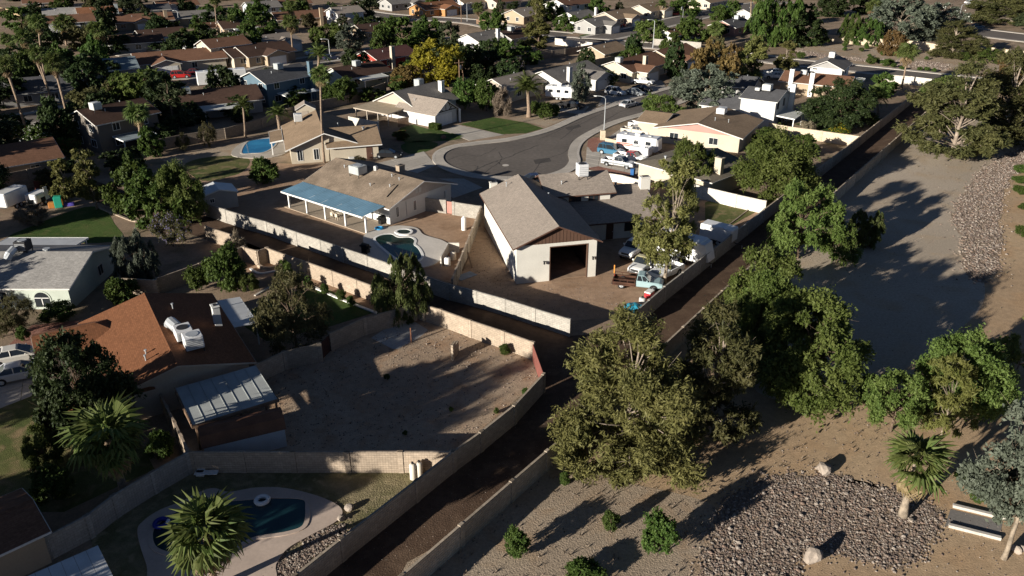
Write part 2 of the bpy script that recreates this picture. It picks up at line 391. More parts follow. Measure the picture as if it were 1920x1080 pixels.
# driveways with separate slabs
def driveway(label, quad, nu, nv, mt=CONC, z=.028):
    """quad a,b,c,d of pixels; slabs are separate pieces with open joints"""
    a, b, c, d = px(quad); o = thing('driveway', label, 'driveway'); o['kind'] = 'structure'
    del o['category']
    for i in range(nu):
        for j in range(nv):
            def P(s, t): return (a.lerp(b, s)).lerp(d.lerp(c, s), t)
            e = .012 / 1; s0, s1, t0, t1 = i / nu + e / 4, (i + 1) / nu - e / 4, j / nv + e / 4, (j + 1) / nv - e / 4
            mb = MB(); q = [P(s0, t0), P(s1, t0), P(s1, t1), P(s0, t1)]
            mb.slab([(p.x, p.y, z + R.uniform(0, .006)) for p in q], .1); ob = mb.build('slab', mt); ob.parent = o
            ob.matrix_parent_inverse = o.matrix_basis.inverted()
    return o
driveway('pale concrete driveway leading up to the timbered white house', [(828, 244), (858, 234), (945, 253), (880, 264)], 2, 3)
driveway('concrete apron in front of the beige cul-de-sac house', [(700, 308), (795, 284), (818, 310), (770, 330)], 3, 3)
driveway('wide concrete driveway with parked pickups beside the cul-de-sac', [(1097, 312), (1100, 276), (1216, 292), (1192, 331)], 5, 4)
driveway('concrete drive under the two pickups by the pink gable house', [(1140, 258), (1172, 236), (1235, 250), (1215, 268)], 3, 2)
driveway('concrete drive with the two sedans under the dark tree', [(-60, 790), (-60, 705), (150, 650), (130, 715)], 3, 2)
driveway('long shaded drive in front of the blue roofed patio house', [(800, 335), (870, 335), (905, 352), (850, 372)], 3, 2)
driveway('driveway full of cars below the brown roofed houses', [(1120, 200), (1130, 180), (1240, 150), (1250, 165)], 4, 2)
driveway('drive beside the tall palm with the white pickup on it', [(478, 122), (500, 108), (552, 112), (535, 128)], 3, 2)
driveway('drive with the red off-roader by the arched window house', [(318, 150), (330, 138), (400, 135), (420, 148)], 3, 2)
driveway('drive with the black pickup beside the date palm', [(1030, 205), (1050, 192), (1105, 200), (1090, 215)], 2, 2)
driveway('drive with the white trucks behind the tall slim tree', [(1420, 150), (1440, 130), (1500, 128), (1500, 145)], 2, 2)
# manhole, cracks in the turning circle
mh = MB(); c = G(948, 310); mh.cyl((c.x, c.y), .55, .022, .03, 20); tag(mh.build('manhole_cover', KERB), 'pale round manhole cover in the turning circle', 'manhole')
SEAL = mat('crack_sealant', (.02, .02, .02), .7)
def crack(pts, w):
    c = spline(px(pts), 4, closed=False)
    for p in c[1:-1]: p.x += R.uniform(-.12, .12); p.y += R.uniform(-.25, .25)
    strip('road_crack', c, -w, w, .021, .027, SEAL)
crack([(937, 308), (930, 303), (905, 312), (893, 318), (880, 322)], .06)
crack([(930, 303), (950, 296), (975, 286), (1010, 272)], .05); crack([(893, 318), (897, 313), (888, 311)], .05)
crack([(905, 330), (915, 318), (940, 300), (935, 285)], .035); crack([(1000, 325), (1020, 300), (1060, 285), (1075, 262)], .035); crack([(840, 300), (870, 290), (900, 292), (930, 278)], .03); crack([(1120, 235), (1160, 212), (1200, 196)], .04); crack([(1010, 262), (1040, 248), (1090, 228)], .03); crack([(560, 121), (600, 112), (660, 104)], .05)
sheet('asphalt_patch', px([(1000, 300), (1030, 296), (1034, 303), (1004, 308)]), .026, mat('asphalt_patch', (.07, .062, .056), .9, .15, .5)); sheet('asphalt_patch', px([(1060, 240), (1085, 233), (1090, 238), (1066, 245)]), .026, MC['asphalt_patch'])
crack([(820, 283), (880, 268), (960, 262)], .04); crack([(1050, 262), (1085, 235), (1130, 212)], .04)

# blue-roof patio slab, pool deck and pool
def watermat(name, col, col2):
    if name in MC: return MC[name]
    m = mat(name, col, .04, .2, .25, col2=col2, fine=.02, spec=.5, bump=.04, bscale=3); return m
def pool(label, deckpx, waterpx, deckm, wm, dz=.10, coping=WHITE, spa=None):
    o = thing('swimming_pool', label, 'pool')
    d = px(deckpx, 5); wtr = px(waterpx, 6)
    mb = MB(); mb.prism([(p.x, p.y) for p in d], 0, dz)
    dk = mb.build('pool_deck', deckm, o); dk.matrix_parent_inverse = o.matrix_basis.inverted()
    for k, q in enumerate([wtr] + ([px(spa, 6)] if spa else [])):
        a = strip('coping', q, -.16, .16, dz - .02, dz + .05 + .12 * k, coping, None, None, True); a.parent = o; a.matrix_parent_inverse = o.matrix_basis.inverted()
        s = sheet('water', q, dz + .012 + .12 * k, wm, None); s.parent = o; s.matrix_parent_inverse = o.matrix_basis.inverted()
    return o
pool('green water pool with round spa on a grey deck', [(681, 450), (688, 438), (712, 430), (745, 424), (780, 428), (793, 440), (810, 446), (830, 452), (842, 462), (835, 480), (810, 498), (775, 503), (720, 500), (690, 478)],
     [(702, 450), (715, 442), (735, 440), (748, 446), (770, 446), (779, 452), (778, 460), (785, 466), (792, 478), (790, 487), (775, 493), (745, 488), (715, 465)], DECK, watermat('pool_green', (.006, .03, .028), (.015, .055, .05)), spa=[(742, 437), (752, 433), (766, 433), (772, 437), (766, 442), (750, 442)])
pool('dark blue lagoon pool on a pink deck beneath the fan palm', [(258, 1000), (270, 978), (300, 958), (340, 942), (375, 924), (402, 917), (430, 924), (480, 916), (535, 917), (600, 933), (640, 955), (632, 978), (585, 1004), (540, 1030), (518, 1060), (500, 1100), (300, 1105), (275, 1060)],
     [(283, 1002), (300, 980), (335, 957), (365, 939), (392, 932), (415, 934), (435, 939), (480, 936), (520, 934), (570, 937), (577, 955), (572, 988), (540, 1002), (480, 1012), (440, 1030), (400, 1045), (340, 1045), (292, 1032)], PINKDECK, watermat('pool_deep_blue', (.010, .042, .052), (.016, .056, .066)), coping=PINKDECK)
pool('bright blue kidney pool behind the beige house', [(436, 293), (448, 272), (480, 262), (515, 257), (545, 262), (540, 285), (500, 297)],
     [(452, 288), (462, 268), (485, 262), (512, 260), (520, 266), (512, 278), (495, 287), (472, 289)], CONC, watermat('pool_bright_blue', (.015, .17, .36), (.03, .25, .46)), coping=KERB)
# ------------------------------------------------------------------ buildings
RC = {'brown': (.18, .095, .06), 'dark_brown': (.085, .05, .037), 'tan': (.27, .195, .13), 'greige': (.30, .255, .215), 'grey': (.2, .185, .17), 'slate': (.10, .10, .105),
      'rust': (.25, .115, .06), 'pale': (.33, .315, .295), 'blue_grey': (.2, .25, .27), 'orange': (.21, .09, .044), 'olive': (.16, .14, .11), 'maroon': (.11, .05, .045), 'umber': (.25, .195, .145)}
WC = {'white': (.78, .77, .74), 'cream': (.66, .58, .45), 'tan': (.50, .39, .27), 'pink': (.55, .32, .27), 'grey': (.42, .41, .39), 'blue': (.13, .20, .25), 'pale_blue': (.56, .62, .63), 'sand': (.55, .47, .38),
      'red': (.45, .07, .05), 'orange': (.55, .28, .11), 'salmon': (.62, .22, .16), 'brown': (.13, .072, .048), 'mint': (.60, .66, .57), 'bone': (.82, .79, .71), 'umber_wall': (.2, .175, .15)}
def rm(c): return shingle('shingle_' + c, RC[c], {'umber': .26, 'greige': .04, 'orange': .05}.get(c, .1))
def wm(c): return mat('stucco_' + c, tuple(x * .74 for x in WC[c]), .88, .06, .5, fine=.05, bump=.1, bscale=20)
_wc = {}
def rect_frame(w, h, t=.07, d=.06):
    mb = MB()
    mb.box(-w / 2 - t, -d, -t, w / 2 + t, 0.0, 0); mb.box(-w / 2 - t, -d, h, w / 2 + t, 0.0, h + t)
    mb.box(-w / 2 - t, -d, 0, -w / 2, 0.0, h); mb.box(w / 2, -d, 0, w / 2 + t, 0.0, h); mb.box(-.025, -d + .01, 0, .025, 0, h)
    return mb
class House:
    def __init__(s, label, o, az, name='house', cat='house', group=None):
        s.root = thing(name, label, cat, o, az, group); s.o = Vector((o[0], o[1], 0)); s.az = az
        a = math.radians(az); s.u = Vector((math.sin(a), math.cos(a), 0)); s.v = Vector((-s.u.y, s.u.x, 0))
    def world(s, u, v, z=0): return s.o + s.u * u + s.v * v + Vector((0, 0, z))
    def block(s, u0, u1, v0, v1, h, rz, axis='u', wall='white', roof='brown', gable=None, ov=.45, hip='', fascia=TRIM, walls=True, z0=0):
        if axis == 'u': T = lambda a, b, z: (a, b, z); a0, a1, b0, b1 = u0, u1, v0, v1
        else: T = lambda a, b, z: (b, a, z); a0, a1, b0, b1 = v0, v1, u0, u1
        bm_ = (b0 + b1) / 2; hw = (b1 - b0) / 2; sl = (rz - h) / hw; ze = h - sl * ov
        wmt = wm(wall) if isinstance(wall, str) else wall; rmt = rm(roof) if isinstance(roof, str) else roof
        if walls:
            mb = MB(); mb.box(u0, v0, z0, u1, v1, h, wmt)
            for e, (a, sg) in (('0', (a0, -1)), ('1', (a1, 1))):
                if e not in hip:
                    t = [T(a - sg * .2, b0, h), T(a - sg * .2, b1, h), T(a - sg * .2, bm_, rz)]; t2 = [T(a + sg * .004, b0, h), T(a + sg * .004, b1, h), T(a + sg * .004, bm_, rz)]
                    if gable is None: mb.add(t + t2, [(0, 1, 2), (3, 4, 5), (0, 3, 5, 2), (1, 4, 5, 2)], wmt)
            wo_ = mb.build('wall', wmt, s.root)
            if gable:
                for e, (a, sg) in (('0', (a0, -1)), ('1', (a1, 1))):
                    if e not in hip:
                        t = [T(a - sg * .2, b0, h), T(a - sg * .2, b1, h), T(a - sg * .2, bm_, rz)]; t2 = [T(a + sg * .03, b0, h), T(a + sg * .03, b1, h), T(a + sg * .03, bm_, rz)]
                        MB().add(t + t2, [(0, 1, 2), (3, 4, 5), (0, 3, 5, 2), (1, 4, 5, 2), (0, 1, 4, 3)]).build('gable', wm(gable) if isinstance(gable, str) else gable, s.root)
        r0 = a0 - ov if '0' not in hip else a0 + hw * .95; r1 = a1 + ov if '1' not in hip else a1 - hw * .95
        k = .13
        E = [T(a0 - ov, b0 - ov, ze + k), T(a1 + ov, b0 - ov, ze + k), T(a1 + ov, b1 + ov, ze + k), T(a0 - ov, b1 + ov, ze + k)]
        Rg = [T(r0, bm_, rz + k), T(r1, bm_, rz + k)]
        mb = MB(); vs = E + Rg; lo = [(p[0], p[1], p[2] - .1) for p in vs]
        fs = [(0, 1, 5, 4), (2, 3, 4, 5), (1, 2, 5), (3, 0, 4)] if 'x' not in hip else []
        top = [(0, 1, 5, 4), (2, 3, 4, 5)] + ([(3, 0, 4)] if '0' in hip else []) + ([(1, 2, 5)] if '1' in hip else [])
        bot = [tuple(6 + i for i in f[::-1]) for f in top]
        outl = [0, 1] + ([] if '1' in hip else [5]) + [2, 3] + ([] if '0' in hip else [4])
        side = [(outl[i], outl[(i + 1) % len(outl)], 6 + outl[(i + 1) % len(outl)], 6 + outl[i]) for i in range(len(outl))]
        mb.add(vs + lo, top + bot + side); ro = mb.build('roof', rmt, s.root)
        fb = MB(); cx, cy = (u0 + u1) / 2, (v0 + v1) / 2
        for i in range(len(outl)):
            p, q = Vector(vs[outl[i]]), Vector(vs[outl[(i + 1) % len(outl)]])
            d = (q - p); n_ = Vector((d.y, -d.x, 0)).normalized()
            m_ = (p + q) / 2
            if n_.dot(Vector((m_.x - cx, m_.y - cy, 0))) < 0: n_ = -n_
            w_ = n_ * .045; dz = Vector((0, 0, .17)); up = Vector((0, 0, -.02))
            fb.add([p + up, q + up, q + up + w_, p + up + w_, p - dz, q - dz, q - dz + w_, p - dz + w_], [(0, 1, 2, 3), (4, 7, 6, 5), (2, 1, 5, 6)[::-1], (0, 3, 7, 4), (3, 2, 6, 7), (0, 4, 5, 1)])
        fb.build('fascia', fascia, ro)
        # ridge cap and a vent pipe
        rc = MB(); p, q = Vector(Rg[0]), Vector(Rg[1]); side_ = Vector((0, .14, 0)) if axis == 'u' else Vector((.14, 0, 0))
        dn = Vector((0, 0, .14 * sl - .018))
        rc.add([p + Vector((0, 0, .025)), q + Vector((0, 0, .025)), q + side_ - dn, p + side_ - dn, q - side_ - dn, p - side_ - dn], [(0, 1, 2, 3), (1, 0, 5, 4)])
        rc.build('ridge_cap', rmt, ro)
        s.last = (u0, u1, v0, v1, h, rz, axis)
        return ro
    def zroof(s, u, v):
        u0, u1, v0, v1, h, rz, ax = s.last
        c, b, hw = (v, (v0 + v1) / 2, (v1 - v0) / 2) if ax == 'u' else (u, (u0 + u1) / 2, (u1 - u0) / 2)
        return rz - abs(c - b) / hw * (rz - h) + .12
    def side(s, sd, t, d=0):
        u0, u1, v0, v1 = s.last[:4]
        return {'v0': ((u0 + t, v0 - d), 0), 'v1': ((u1 - t, v1 + d), 180), 'u0': ((u0 - d, v1 - t), -90), 'u1': ((u1 + d, v0 + t), 90)}[sd]
    def win(s, sd, t, z, w, h, frame=TRIM, name='window'):
        (x, y), r = s.side(sd, t); key = (round(w, 2), round(h, 2), frame.name)
        if key not in _wc:
            pm = MB(); pm.box(-w / 2, -.03, 0, w / 2, .02, h)
            _wc[key] = (rect_frame(w, h).mesh('window', frame), pm.mesh('pane', GLASS))
        a = link(name, _wc[key][0], s.root); a.location = (x, y, z); a.rotation_euler.z = math.radians(r)
        link('pane', _wc[key][1], a)
        return a
    def gdoor(s, sd, t, w=4.9, h=2.15, mt=WHITE):
        (x, y), r = s.side(sd, t); mb = MB(); n = 4
        for i in range(n):
            for j in range(4):
                mb.bbox(-w / 2 + j * w / 4 + .02, -.06, i * h / n + .012, -w / 2 + (j + 1) * w / 4 - .02, .02, (i + 1) * h / n - .012, .02)
        mb.box(-w / 2, -.03, 0, w / 2, .02, h)
        a = mb.build('garage_door', mt, s.root); a.location = (x, y, .02); a.rotation_euler.z = math.radians(r)
        f = MB(); f.box(-w / 2 - .12, -.05, 0, -w / 2, .02, h + .12); f.box(w / 2, -.05, 0, w / 2 + .12, .02, h + .12); f.box(-w / 2, -.05, h, w / 2, .02, h + .12)
        f.build('door_frame', TRIM, a)
        return a
    def door(s, sd, t, w=.95, h=2.05, mt=BROWNTRIM):
        (x, y), r = s.side(sd, t); mb = MB(); mb.bbox(-w / 2, -.05, 0, w / 2, .02, h, .015)
        a = mb.build('door', mt, s.root); a.location = (x, y, .02); a.rotation_euler.z = math.radians(r)
        MB().bbox(w / 2 - .14, -.1, .95, w / 2 - .08, -.04, 1.07, .01).build('handle', STEEL, a); return a
    def chimney(s, u, v, z0, z1, a=1.0, b=.7, mt=None):
        mt = mt or WHITE; mb = MB(); mb.box(u - a / 2, v - b / 2, z0, u + a / 2, v + b / 2, z1); c = mb.build('chimney', mt, s.root)
        MB().bbox(u - a / 2 - .06, v - b / 2 - .06, z1, u + a / 2 + .06, v + b / 2 + .06, z1 + .12, .03).build('chimney_cap', mt, c)
        MB().box(u - a / 4, v - b / 4, z1 + .12, u + a / 4, v + b / 4, z1 + .2).build('flue', DARK, c); return c
    def ac(s, u, v, z=None, a=1.25, b=1.25, h=1.05, mt=None, cooler=True):
        z = s.zroof(u, v) if z is None else z
        mb = MB(); mb.bbox(u - a / 2, v - b / 2, z + .2, u + a / 2, v + b / 2, z + .2 + h, .05); c = mb.build('cooling_unit', mt or ACM, s.root)
        g = MB()
        for k in range(5):
            zz = z + .35 + k * (h - .3) / 5
            g.box(u - a / 2 - .02, v - b / 2 + .12, zz, u - a / 2 + .005, v + b / 2 - .12, zz + .07); g.box(u - a / 2 + .12, v - b / 2 - .02, zz, u + a / 2 - .12, v - b / 2 + .005, zz + .07)
        g.build('louvre', STEEL, c)
        for du in (-1, 1):
            for dv in (-1, 1): MB().box(u + du * (a / 2 - .1) - .04, v + dv * (b / 2 - .1) - .04, z - .25, u + du * (a / 2 - .1) + .04, v + dv * (b / 2 - .1) + .04, z + .22).build('stand_leg', DARK, c)
        f = MB(); f.cyl((u, v), min(a, b) * .36, z + .2 + h, z + .2 + h + .04, 14); f.build('fan_grille', DARK if not cooler else STEEL, c)
        return c
    def vent(s, u, v, h=.5, r=.06):
        z = s.zroof(u, v); mb = MB(); mb.cyl((u, v), r, z - .1, z + h, 8); mb.cyl((u, v), r * 1.9, z + h, z + h + .1, 8)
        return mb.build('vent_pipe', STEEL, s.root)
    def patio(s, u0, u1, v0, v1, z0, z1, mt, posts=(), low='u0', pm=None, t=.1):
        """flat sloping cover; z0 at the low side"""
        zz = {'u0': (z0, z1, z1, z0), 'u1': (z1, z0, z0, z1), 'v0': (z0, z0, z1, z1), 'v1': (z1, z1, z0, z0)}[low]
        mb = MB(); mb.slab([(u0, v0, zz[0]), (u1, v0, zz[1]), (u1, v1, zz[2]), (u0, v1, zz[3])], t)
        c = mb.build('patio_cover', mt, s.root)
        fb = MB(); e = .05
        for (a, b) in ((0, 1), (1, 2), (2, 3), (3, 0)):
            P = [(u0, v0), (u1, v0), (u1, v1), (u0, v1)]; n_ = [(0, -e), (e, 0), (0, e), (-e, 0)][a]
            p, q = P[a], P[b]
            fb.add([(p[0], p[1], zz[a] + .02), (q[0], q[1], zz[b] + .02), (q[0] + n_[0], q[1] + n_[1], zz[b] + .02), (p[0] + n_[0], p[1] + n_[1], zz[a] + .02),
                    (p[0], p[1], zz[a] - .2), (q[0], q[1], zz[b] - .2), (q[0] + n_[0], q[1] + n_[1], zz[b] - .2), (p[0] + n_[0], p[1] + n_[1], zz[a] - .2)], [(0, 1, 2, 3), (4, 7, 6, 5), (0, 3, 7, 4), (3, 2, 6, 7), (1, 5, 6, 2), (0, 4, 5, 1)])
        fb.build('fascia', pm or WHITE, c)
        for (pu, pv) in posts: MB().box(pu - .08, pv - .08, 0, pu + .08, pv + .08, min(z0, z1) - .02).build('post', pm or WHITE, s.root)
        return c

# --- the garage house -------------------------------------------------------
h = House('pale stucco house with a tall open garage bay and shingle roofs', (.5, 80.0), 76.9)
SHG = 'greige'
WH = wm('bone')
mb = MB(); t = .25; dl, dr, dh = 3.75, 8.2, 4.15; GH = 4.55
mb.box(0, 0, 0, dl, t, GH); mb.box(dr, 0, 0, 9.2, t, GH); mb.box(dl, 0, dh, dr, t, GH)
mb.box(0, t, 0, t, 18, GH); mb.box(9.2 - t, t, 0, 9.2, 18, GH); mb.box(t, 18 - t, 0, 9.2 - t, 18, GH)
mb.build('wall', WH, h.root)
MB().box(t, t, 0, 9.2 - t, 18 - t, .03).build('garage_floor', mat('garage_floor', (.32, .22, .15), .8), h.root)
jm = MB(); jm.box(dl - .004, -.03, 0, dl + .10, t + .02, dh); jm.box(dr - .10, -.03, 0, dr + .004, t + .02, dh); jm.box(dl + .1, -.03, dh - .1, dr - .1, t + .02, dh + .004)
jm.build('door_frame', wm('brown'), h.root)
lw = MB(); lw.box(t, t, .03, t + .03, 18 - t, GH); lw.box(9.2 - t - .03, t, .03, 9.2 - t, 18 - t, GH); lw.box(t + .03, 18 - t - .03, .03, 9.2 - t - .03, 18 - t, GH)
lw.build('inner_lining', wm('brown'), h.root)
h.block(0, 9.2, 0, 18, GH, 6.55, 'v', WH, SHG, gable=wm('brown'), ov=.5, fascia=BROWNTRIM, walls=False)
for vv, sg in ((0, -1), (18, 1)):
    g = MB(); a_, b_ = vv - sg * .2, vv + sg * .03
    g.add([(0, a_, GH), (9.2, a_, GH), (4.6, a_, 6.55), (0, b_, GH), (9.2, b_, GH), (4.6, b_, 6.55)], [(0, 1, 2), (3, 4, 5), (0, 3, 5, 2), (1, 4, 5, 2), (0, 1, 4, 3)])
    go = g.build('gable', wm('brown'), h.root)
    for i in range(1, 23):
        bt = MB()
        x = i * .4; zt = 6.5 - abs(x - 4.6) / 4.6 * 2.0
        if zt > GH + .05: bt.box(x - .02, b_ if sg > 0 else b_ - .03, GH, x + .02, b_ + .03 if sg > 0 else b_, zt).build('siding_batten', wm('brown'), go)
for uu in (3.1, 8.75):
    l = MB(); l.bbox(uu - .09, -.34, 2.2, uu + .09, -.16, 2.5, .03); l.box(uu - .05, -.2, 2.45, uu + .05, 0, 2.52); l.bbox(uu - .12, -.37, 2.5, uu + .12, -.13, 2.56, .02)
    l.build('wall_lantern', DARK, h.root)
h.last = (0, 9.2, 0, 18, GH, 6.55, 'v'); h.vent(2.6, 16.5, .5); h.vent(6.9, 12, .4)
h.block(7.5, 15.6, 13.8, 20.2, 5.25, 6.75, 'u', 'bone', SHG, ov=.6, fascia=BROWNTRIM)
h.ac(12.5, 16.2, None, 1.35, 1.35, 1.55, mat('unit_white', (.62, .62, .62), .5, .05, 2), cooler=False)
h.win('v0', 3.4, 3.75, 1.5, 1.15, BROWNTRIM); h.win('v0', 5.9, 3.75, 1.3, 1.2, BROWNTRIM); h.vent(9.5, 15.2, .35); h.vent(13.6, 18.5, .35)
h.block(9.25, 20.3, 10.2, 22.5, 2.75, 4.75, 'u', 'bone', SHG, ov=.9, fascia=BROWNTRIM)
h.win('v0', 8, 1.0, 1.6, 1.1, BROWNTRIM); h.door('v0', 5.2); h.win('u1', 4, 1, 1.4, 1.1)
h.vent(16, 18.2, .3, .12); h.vent(18, 18.4, .3, .12)
h.chimney(20.9, 15.6, 0, 6.0, 1.3, .9, WH)
h.block(2, 9.15, 18.05, 24, 2.7, 4.5, 'v', 'bone', SHG, ov=.4, fascia=BROWNTRIM)
h.chimney(1.4, 18.9, 0, 5.6, .9, .7, WH)

# --- the house with the blue patio cover ------------------------------------
o = G(732, 422); h = House('white low house with a long blue metal patio cover', o, 37.9)
h.block(0, 12, 0, 16.4, 2.65, 4.55, 'v', 'white', 'umber', gable=mat('grey_gable', (.40, .36, .33), .8, .08), ov=.7, fascia=WHITE)
for t_ in (1.4, 4.7): h.win('v0', t_, .75, .42, 1.35, WHITE)
h.win('u0', 4.0, .9, 1.6, 1.2); h.win('u0', 8.2, .3, 2.2, 2.0); h.win('u0', 12.5, .9, 1.5, 1.2); h.door('u0', 5.6)
MB().box(3.05, -.08, .3, 3.13, -.003, 2.4).build('downpipe', STEEL, h.root)
MB().bbox(10.6, -.22, .9, 11.1, -.003, 1.9, .03).build('meter_box', ACM, h.root)
lv = MB()
for i in range(5): lv.box(4.9, -.07, 3.05 + i * .13, 5.35, -.03, 3.13 + i * .13); lv.box(5.55, -.07, 3.05 + i * .13, 6.0, -.03, 3.13 + i * .13)
lv.build('gable_vent', ACM, h.root)
h.ac(3.9, 10.0, None, 1.7, 2.0, 1.15, mat('unit_greyblue', (.36, .38, .37), .5, .08)); h.ac(5.7, 8.3, 4.2, .5, .5, .7)
for u_, v_ in ((2.4, 6), (5.2, 4.6), (4.9, 2.9), (3.2, 3.0), (4.5, 13.5)): h.vent(u_, v_, .3)
h.chimney(8.4, 6.2, 3.6, 4.9, 1.1, .7, mat('tan_brick', (.34, .27, .2), .9))
bd = MB(); bd.tube([(1.2, 1.6, 3.24), (3.9, 2.2, 4.08)], .06, 5); bd.build('conduit', DARK, h.root)
BLUE = mat('blue_metal', (.17, .31, .42), .5, .12, .5, fine=.06, metal=.1)
nrib = 54
for i in range(6):                     # six sheets of ribbed metal laid side by side
    v0, v1 = .3 + i * 2.75, .3 + (i + 1) * 2.75 - .02; mb = MB(); n = 18
    ys = [v0 + (v1 - v0) * j / n for j in range(n + 1)]; vs = []
    for j, y in enumerate(ys):
        dz = .035 * (1 if j % 3 == 0 else 0)
        vs += [(-4.4, y, 2.36 + dz), (-.45, y, 2.68 + dz)]
    mb.add(vs, [(2 * j, 2 * j + 1, 2 * j + 3, 2 * j + 2) for j in range(n)])
    mb.build('roof_sheet', BLUE, h.root)
fz = MB()
for j in range(55):                    # scalloped valance along the low edge
    y = .3 + j * .3; fz.add([(-4.43, y, 2.36), (-4.43, y + .29, 2.36), (-4.43, y + .29, 2.2), (-4.43, y + .145, 2.1), (-4.43, y, 2.2)], [(0, 1, 2, 3, 4)])
fz.box(-4.42, .3, 2.24, -4.3, 16.8, 2.33); fz.build('valance', WHITE, h.root)
for pv in (.3, 4.2, 8.2, 12.0, 15.8): MB().box(-4.05, pv - .1, 0, -3.83, pv + .1, 2.3).build('post', WHITE, h.root)
MB().box(-4.25, .0, 0, -.02, 16.6, .09).build('patio_slab', mat('patio_concrete', (.36, .29, .22), .85, .12, .4), h.root)
HB = h

# --- beige cul-de-sac house --------------------------------------------------
o = G(548, 309); h = House('beige house with tan hip and gable roofs by the turning circle', o, 73)
h.block(0, 11, .3, 15.5, 2.7, 4.8, 'v', 'cream', 'tan', ov=.8, fascia=WHITE)
h.win('v0', 1.4, .5, .75, 1.7, WHITE); h.win('v0', 4.0, .5, .75, 1.7, WHITE); h.ac(2.2, 13.4, None, 1.4, 1.4, 1.3); h.vent(8.5, 8)
h.block(6.2, 14, -.6, 8.2, 2.7, 4.5, 'u', 'cream', 'tan', ov=.6, fascia=WHITE)
h.gdoor('u1', 4.4, 4.6, 2.1); h.vent(12.2, 2.8, .35, .14); h.door('v0', 6.3, 1.0, 2.1)
h.patio(-3.0, -.9, 6.2, 13.5, 2.3, 2.6, rm('tan'), [(-2.8, 6.5), (-2.8, 13.2)])
MB().bbox(9.0, -1.5, 0, 9.9, -.75, .8, .05).build('ground_cooling_unit', ACM, h.root)

# --- timbered white house ----------------------------------------------------
o = G(812, 239); h = House('white house with dark timbered gable and grey roof', o, 127)
h.block(-16.2, -5, 1.0, 12.5, 2.75, 5.2, 'v', 'white', 'grey', gable='sand', ov=.5)
h.ac(-12.6, 10, None, 1.5, 1.5, 1.4, mat('unit_greyblue', (.36, .38, .37)))
h.win('v0', 5.2, .9, 1.4, 1.2); h.win('v0', 8.5, .9, 1.4, 1.2)
h.chimney(-7.6, 11.2, 2, 6.0, .9, .9)
h.block(-9, .6, 0, 6.2, 2.65, 4.6, 'u', 'white', 'greige', ov=.6, gable='white')
h.gdoor('u1', 2.6, 4.4, 2.15)
tb = MB(); x = .64
for (p, q) in (((0, 2.65), (3.1, 4.55)), ((6.2, 2.65), (3.1, 4.55)), ((.1, 2.7), (6.1, 2.7)), ((3.1, 2.7), (3.1, 4.5)), ((1.5, 2.7), (2.2, 4.0)), ((4.7, 2.7), (4.0, 4.0)), ((2.3, 2.7), (1.2, 3.4)), ((3.9, 2.7), (5.0, 3.4))):
    a, b = Vector((x, p[0], p[1])), Vector((x, q[0], q[1])); d = (b - a).normalized(); n_ = Vector((0, -d.z, d.y)) * .07
    tb.add([a - n_, b - n_, b + n_, a + n_] + [v_ + Vector((.04, 0, 0)) for v_ in (a - n_, b - n_, b + n_, a + n_)], [(0, 1, 2, 3), (4, 7, 6, 5), (0, 4, 5, 1), (1, 5, 6, 2), (2, 6, 7, 3), (3, 7, 4, 0)])
tb.build('timber', mat('timber_black', (.03, .028, .026), .8), h.root)
h.vent(-6.2, 1.8, .4); MB().box(1.2, 6.1, 0, 1.5, 6.4, 2.6).build('porch_post', WHITE, h.root)
h.patio(-16.6, -7.2, -4.6, .9, 2.35, 2.7, mat('patio_tan', (.33, .27, .19), .8, .1), [(-16.3, -4.3), (-13.2, -4.3), (-10.2, -4.3), (-7.5, -4.3)], low='v0', pm=wm('sand'))

# --- pink gable house and its neighbour ---------------------------------------
o = G(1231, 262); h = House('cream house with a broad pink gable and brown roof', o, 119)
h.block(.6, 15, -1.4, 12, 2.75, 4.3, 'v', 'cream', 'tan', gable=wm('pink'), ov=.7)
h.ac(9.2, 7.5, None, 1.5, 2.0, 1.0, mat('unit_white', (.62, .62, .62))); h.vent(9.5, 2.5); h.vent(11.5, 4); h.win('v0', 3, .9, 1.5, 1.1); h.win('v0', 10, .9, 1.5, 1.1)
h.block(-4, .55, 1, 9.5, 2.7, 3.6, 'u', 'cream', 'tan', ov=.4); h.gdoor('u0', 4.2, 4.6, 2.1)
o = G(1196, 335); h = House('low tan house with olive grey hip roof beside the blue bin', o, 137)
h.block(0, 13, 0, 10.5, 2.65, 3.95, 'v', 'cream', 'olive', ov=.5, hip='0')
h.win('v0', 7, .9, 1.4, 1.1); h.ac(6.8, 4.4, None, 1.3, 1.3, 1.0, mat('unit_greyblue', (.36, .38, .37))); h.chimney(12.0, 3.2, 0, 5.2, 1.1, .8, wm('cream')); h.vent(3, 2.5, .3, .12)

# --- two-storey white houses on the right -------------------------------------
o = G(1390, 183, 5.2); h = House('two-storey white house with grey roof and small patio', (o.x, o.y), 124)
h.block(0, 6.6, .0, 9.5, 5.2, 6.4, 'u', 'white', 'slate', ov=.35, hip='')
h.win('u1', 1.6, 3.6, .8, 1.3, DARK); h.win('u1', 5.2, 3.6, .8, 1.3, DARK); h.win('u1', 4.0, .3, 2.0, 2.0, DARK); h.ac(3.6, 3.6, None, 1.6, 1.6, 1.1); h.ac(2.0, 3.0, None, .9, .8, .5)
MB().box(.7, -.05, 4.6, 1.7, -.003, 4.8).build('gable_vent', ACM, h.root); h.chimney(7.1, 8.6, 0, 7.0, .9, .9)
h.block(-8, -.05, 1, 10, 2.7, 4.2, 'u', 'white', 'slate', ov=.4)
h.last = (0, 6.6, 0, 9.5, 5.2, 6.4, 'u')
h.patio(6.65, 10.2, .8, 6.8, 2.35, 2.6, mat('patio_pale', (.5, .51, .48), .7, .06), [(10, 1), (10, 6.6)], low='u1')
o = G(1520, 125, 5.2); h = House('two-storey white house with cooler on its grey ridge', (o.x, o.y), 120)
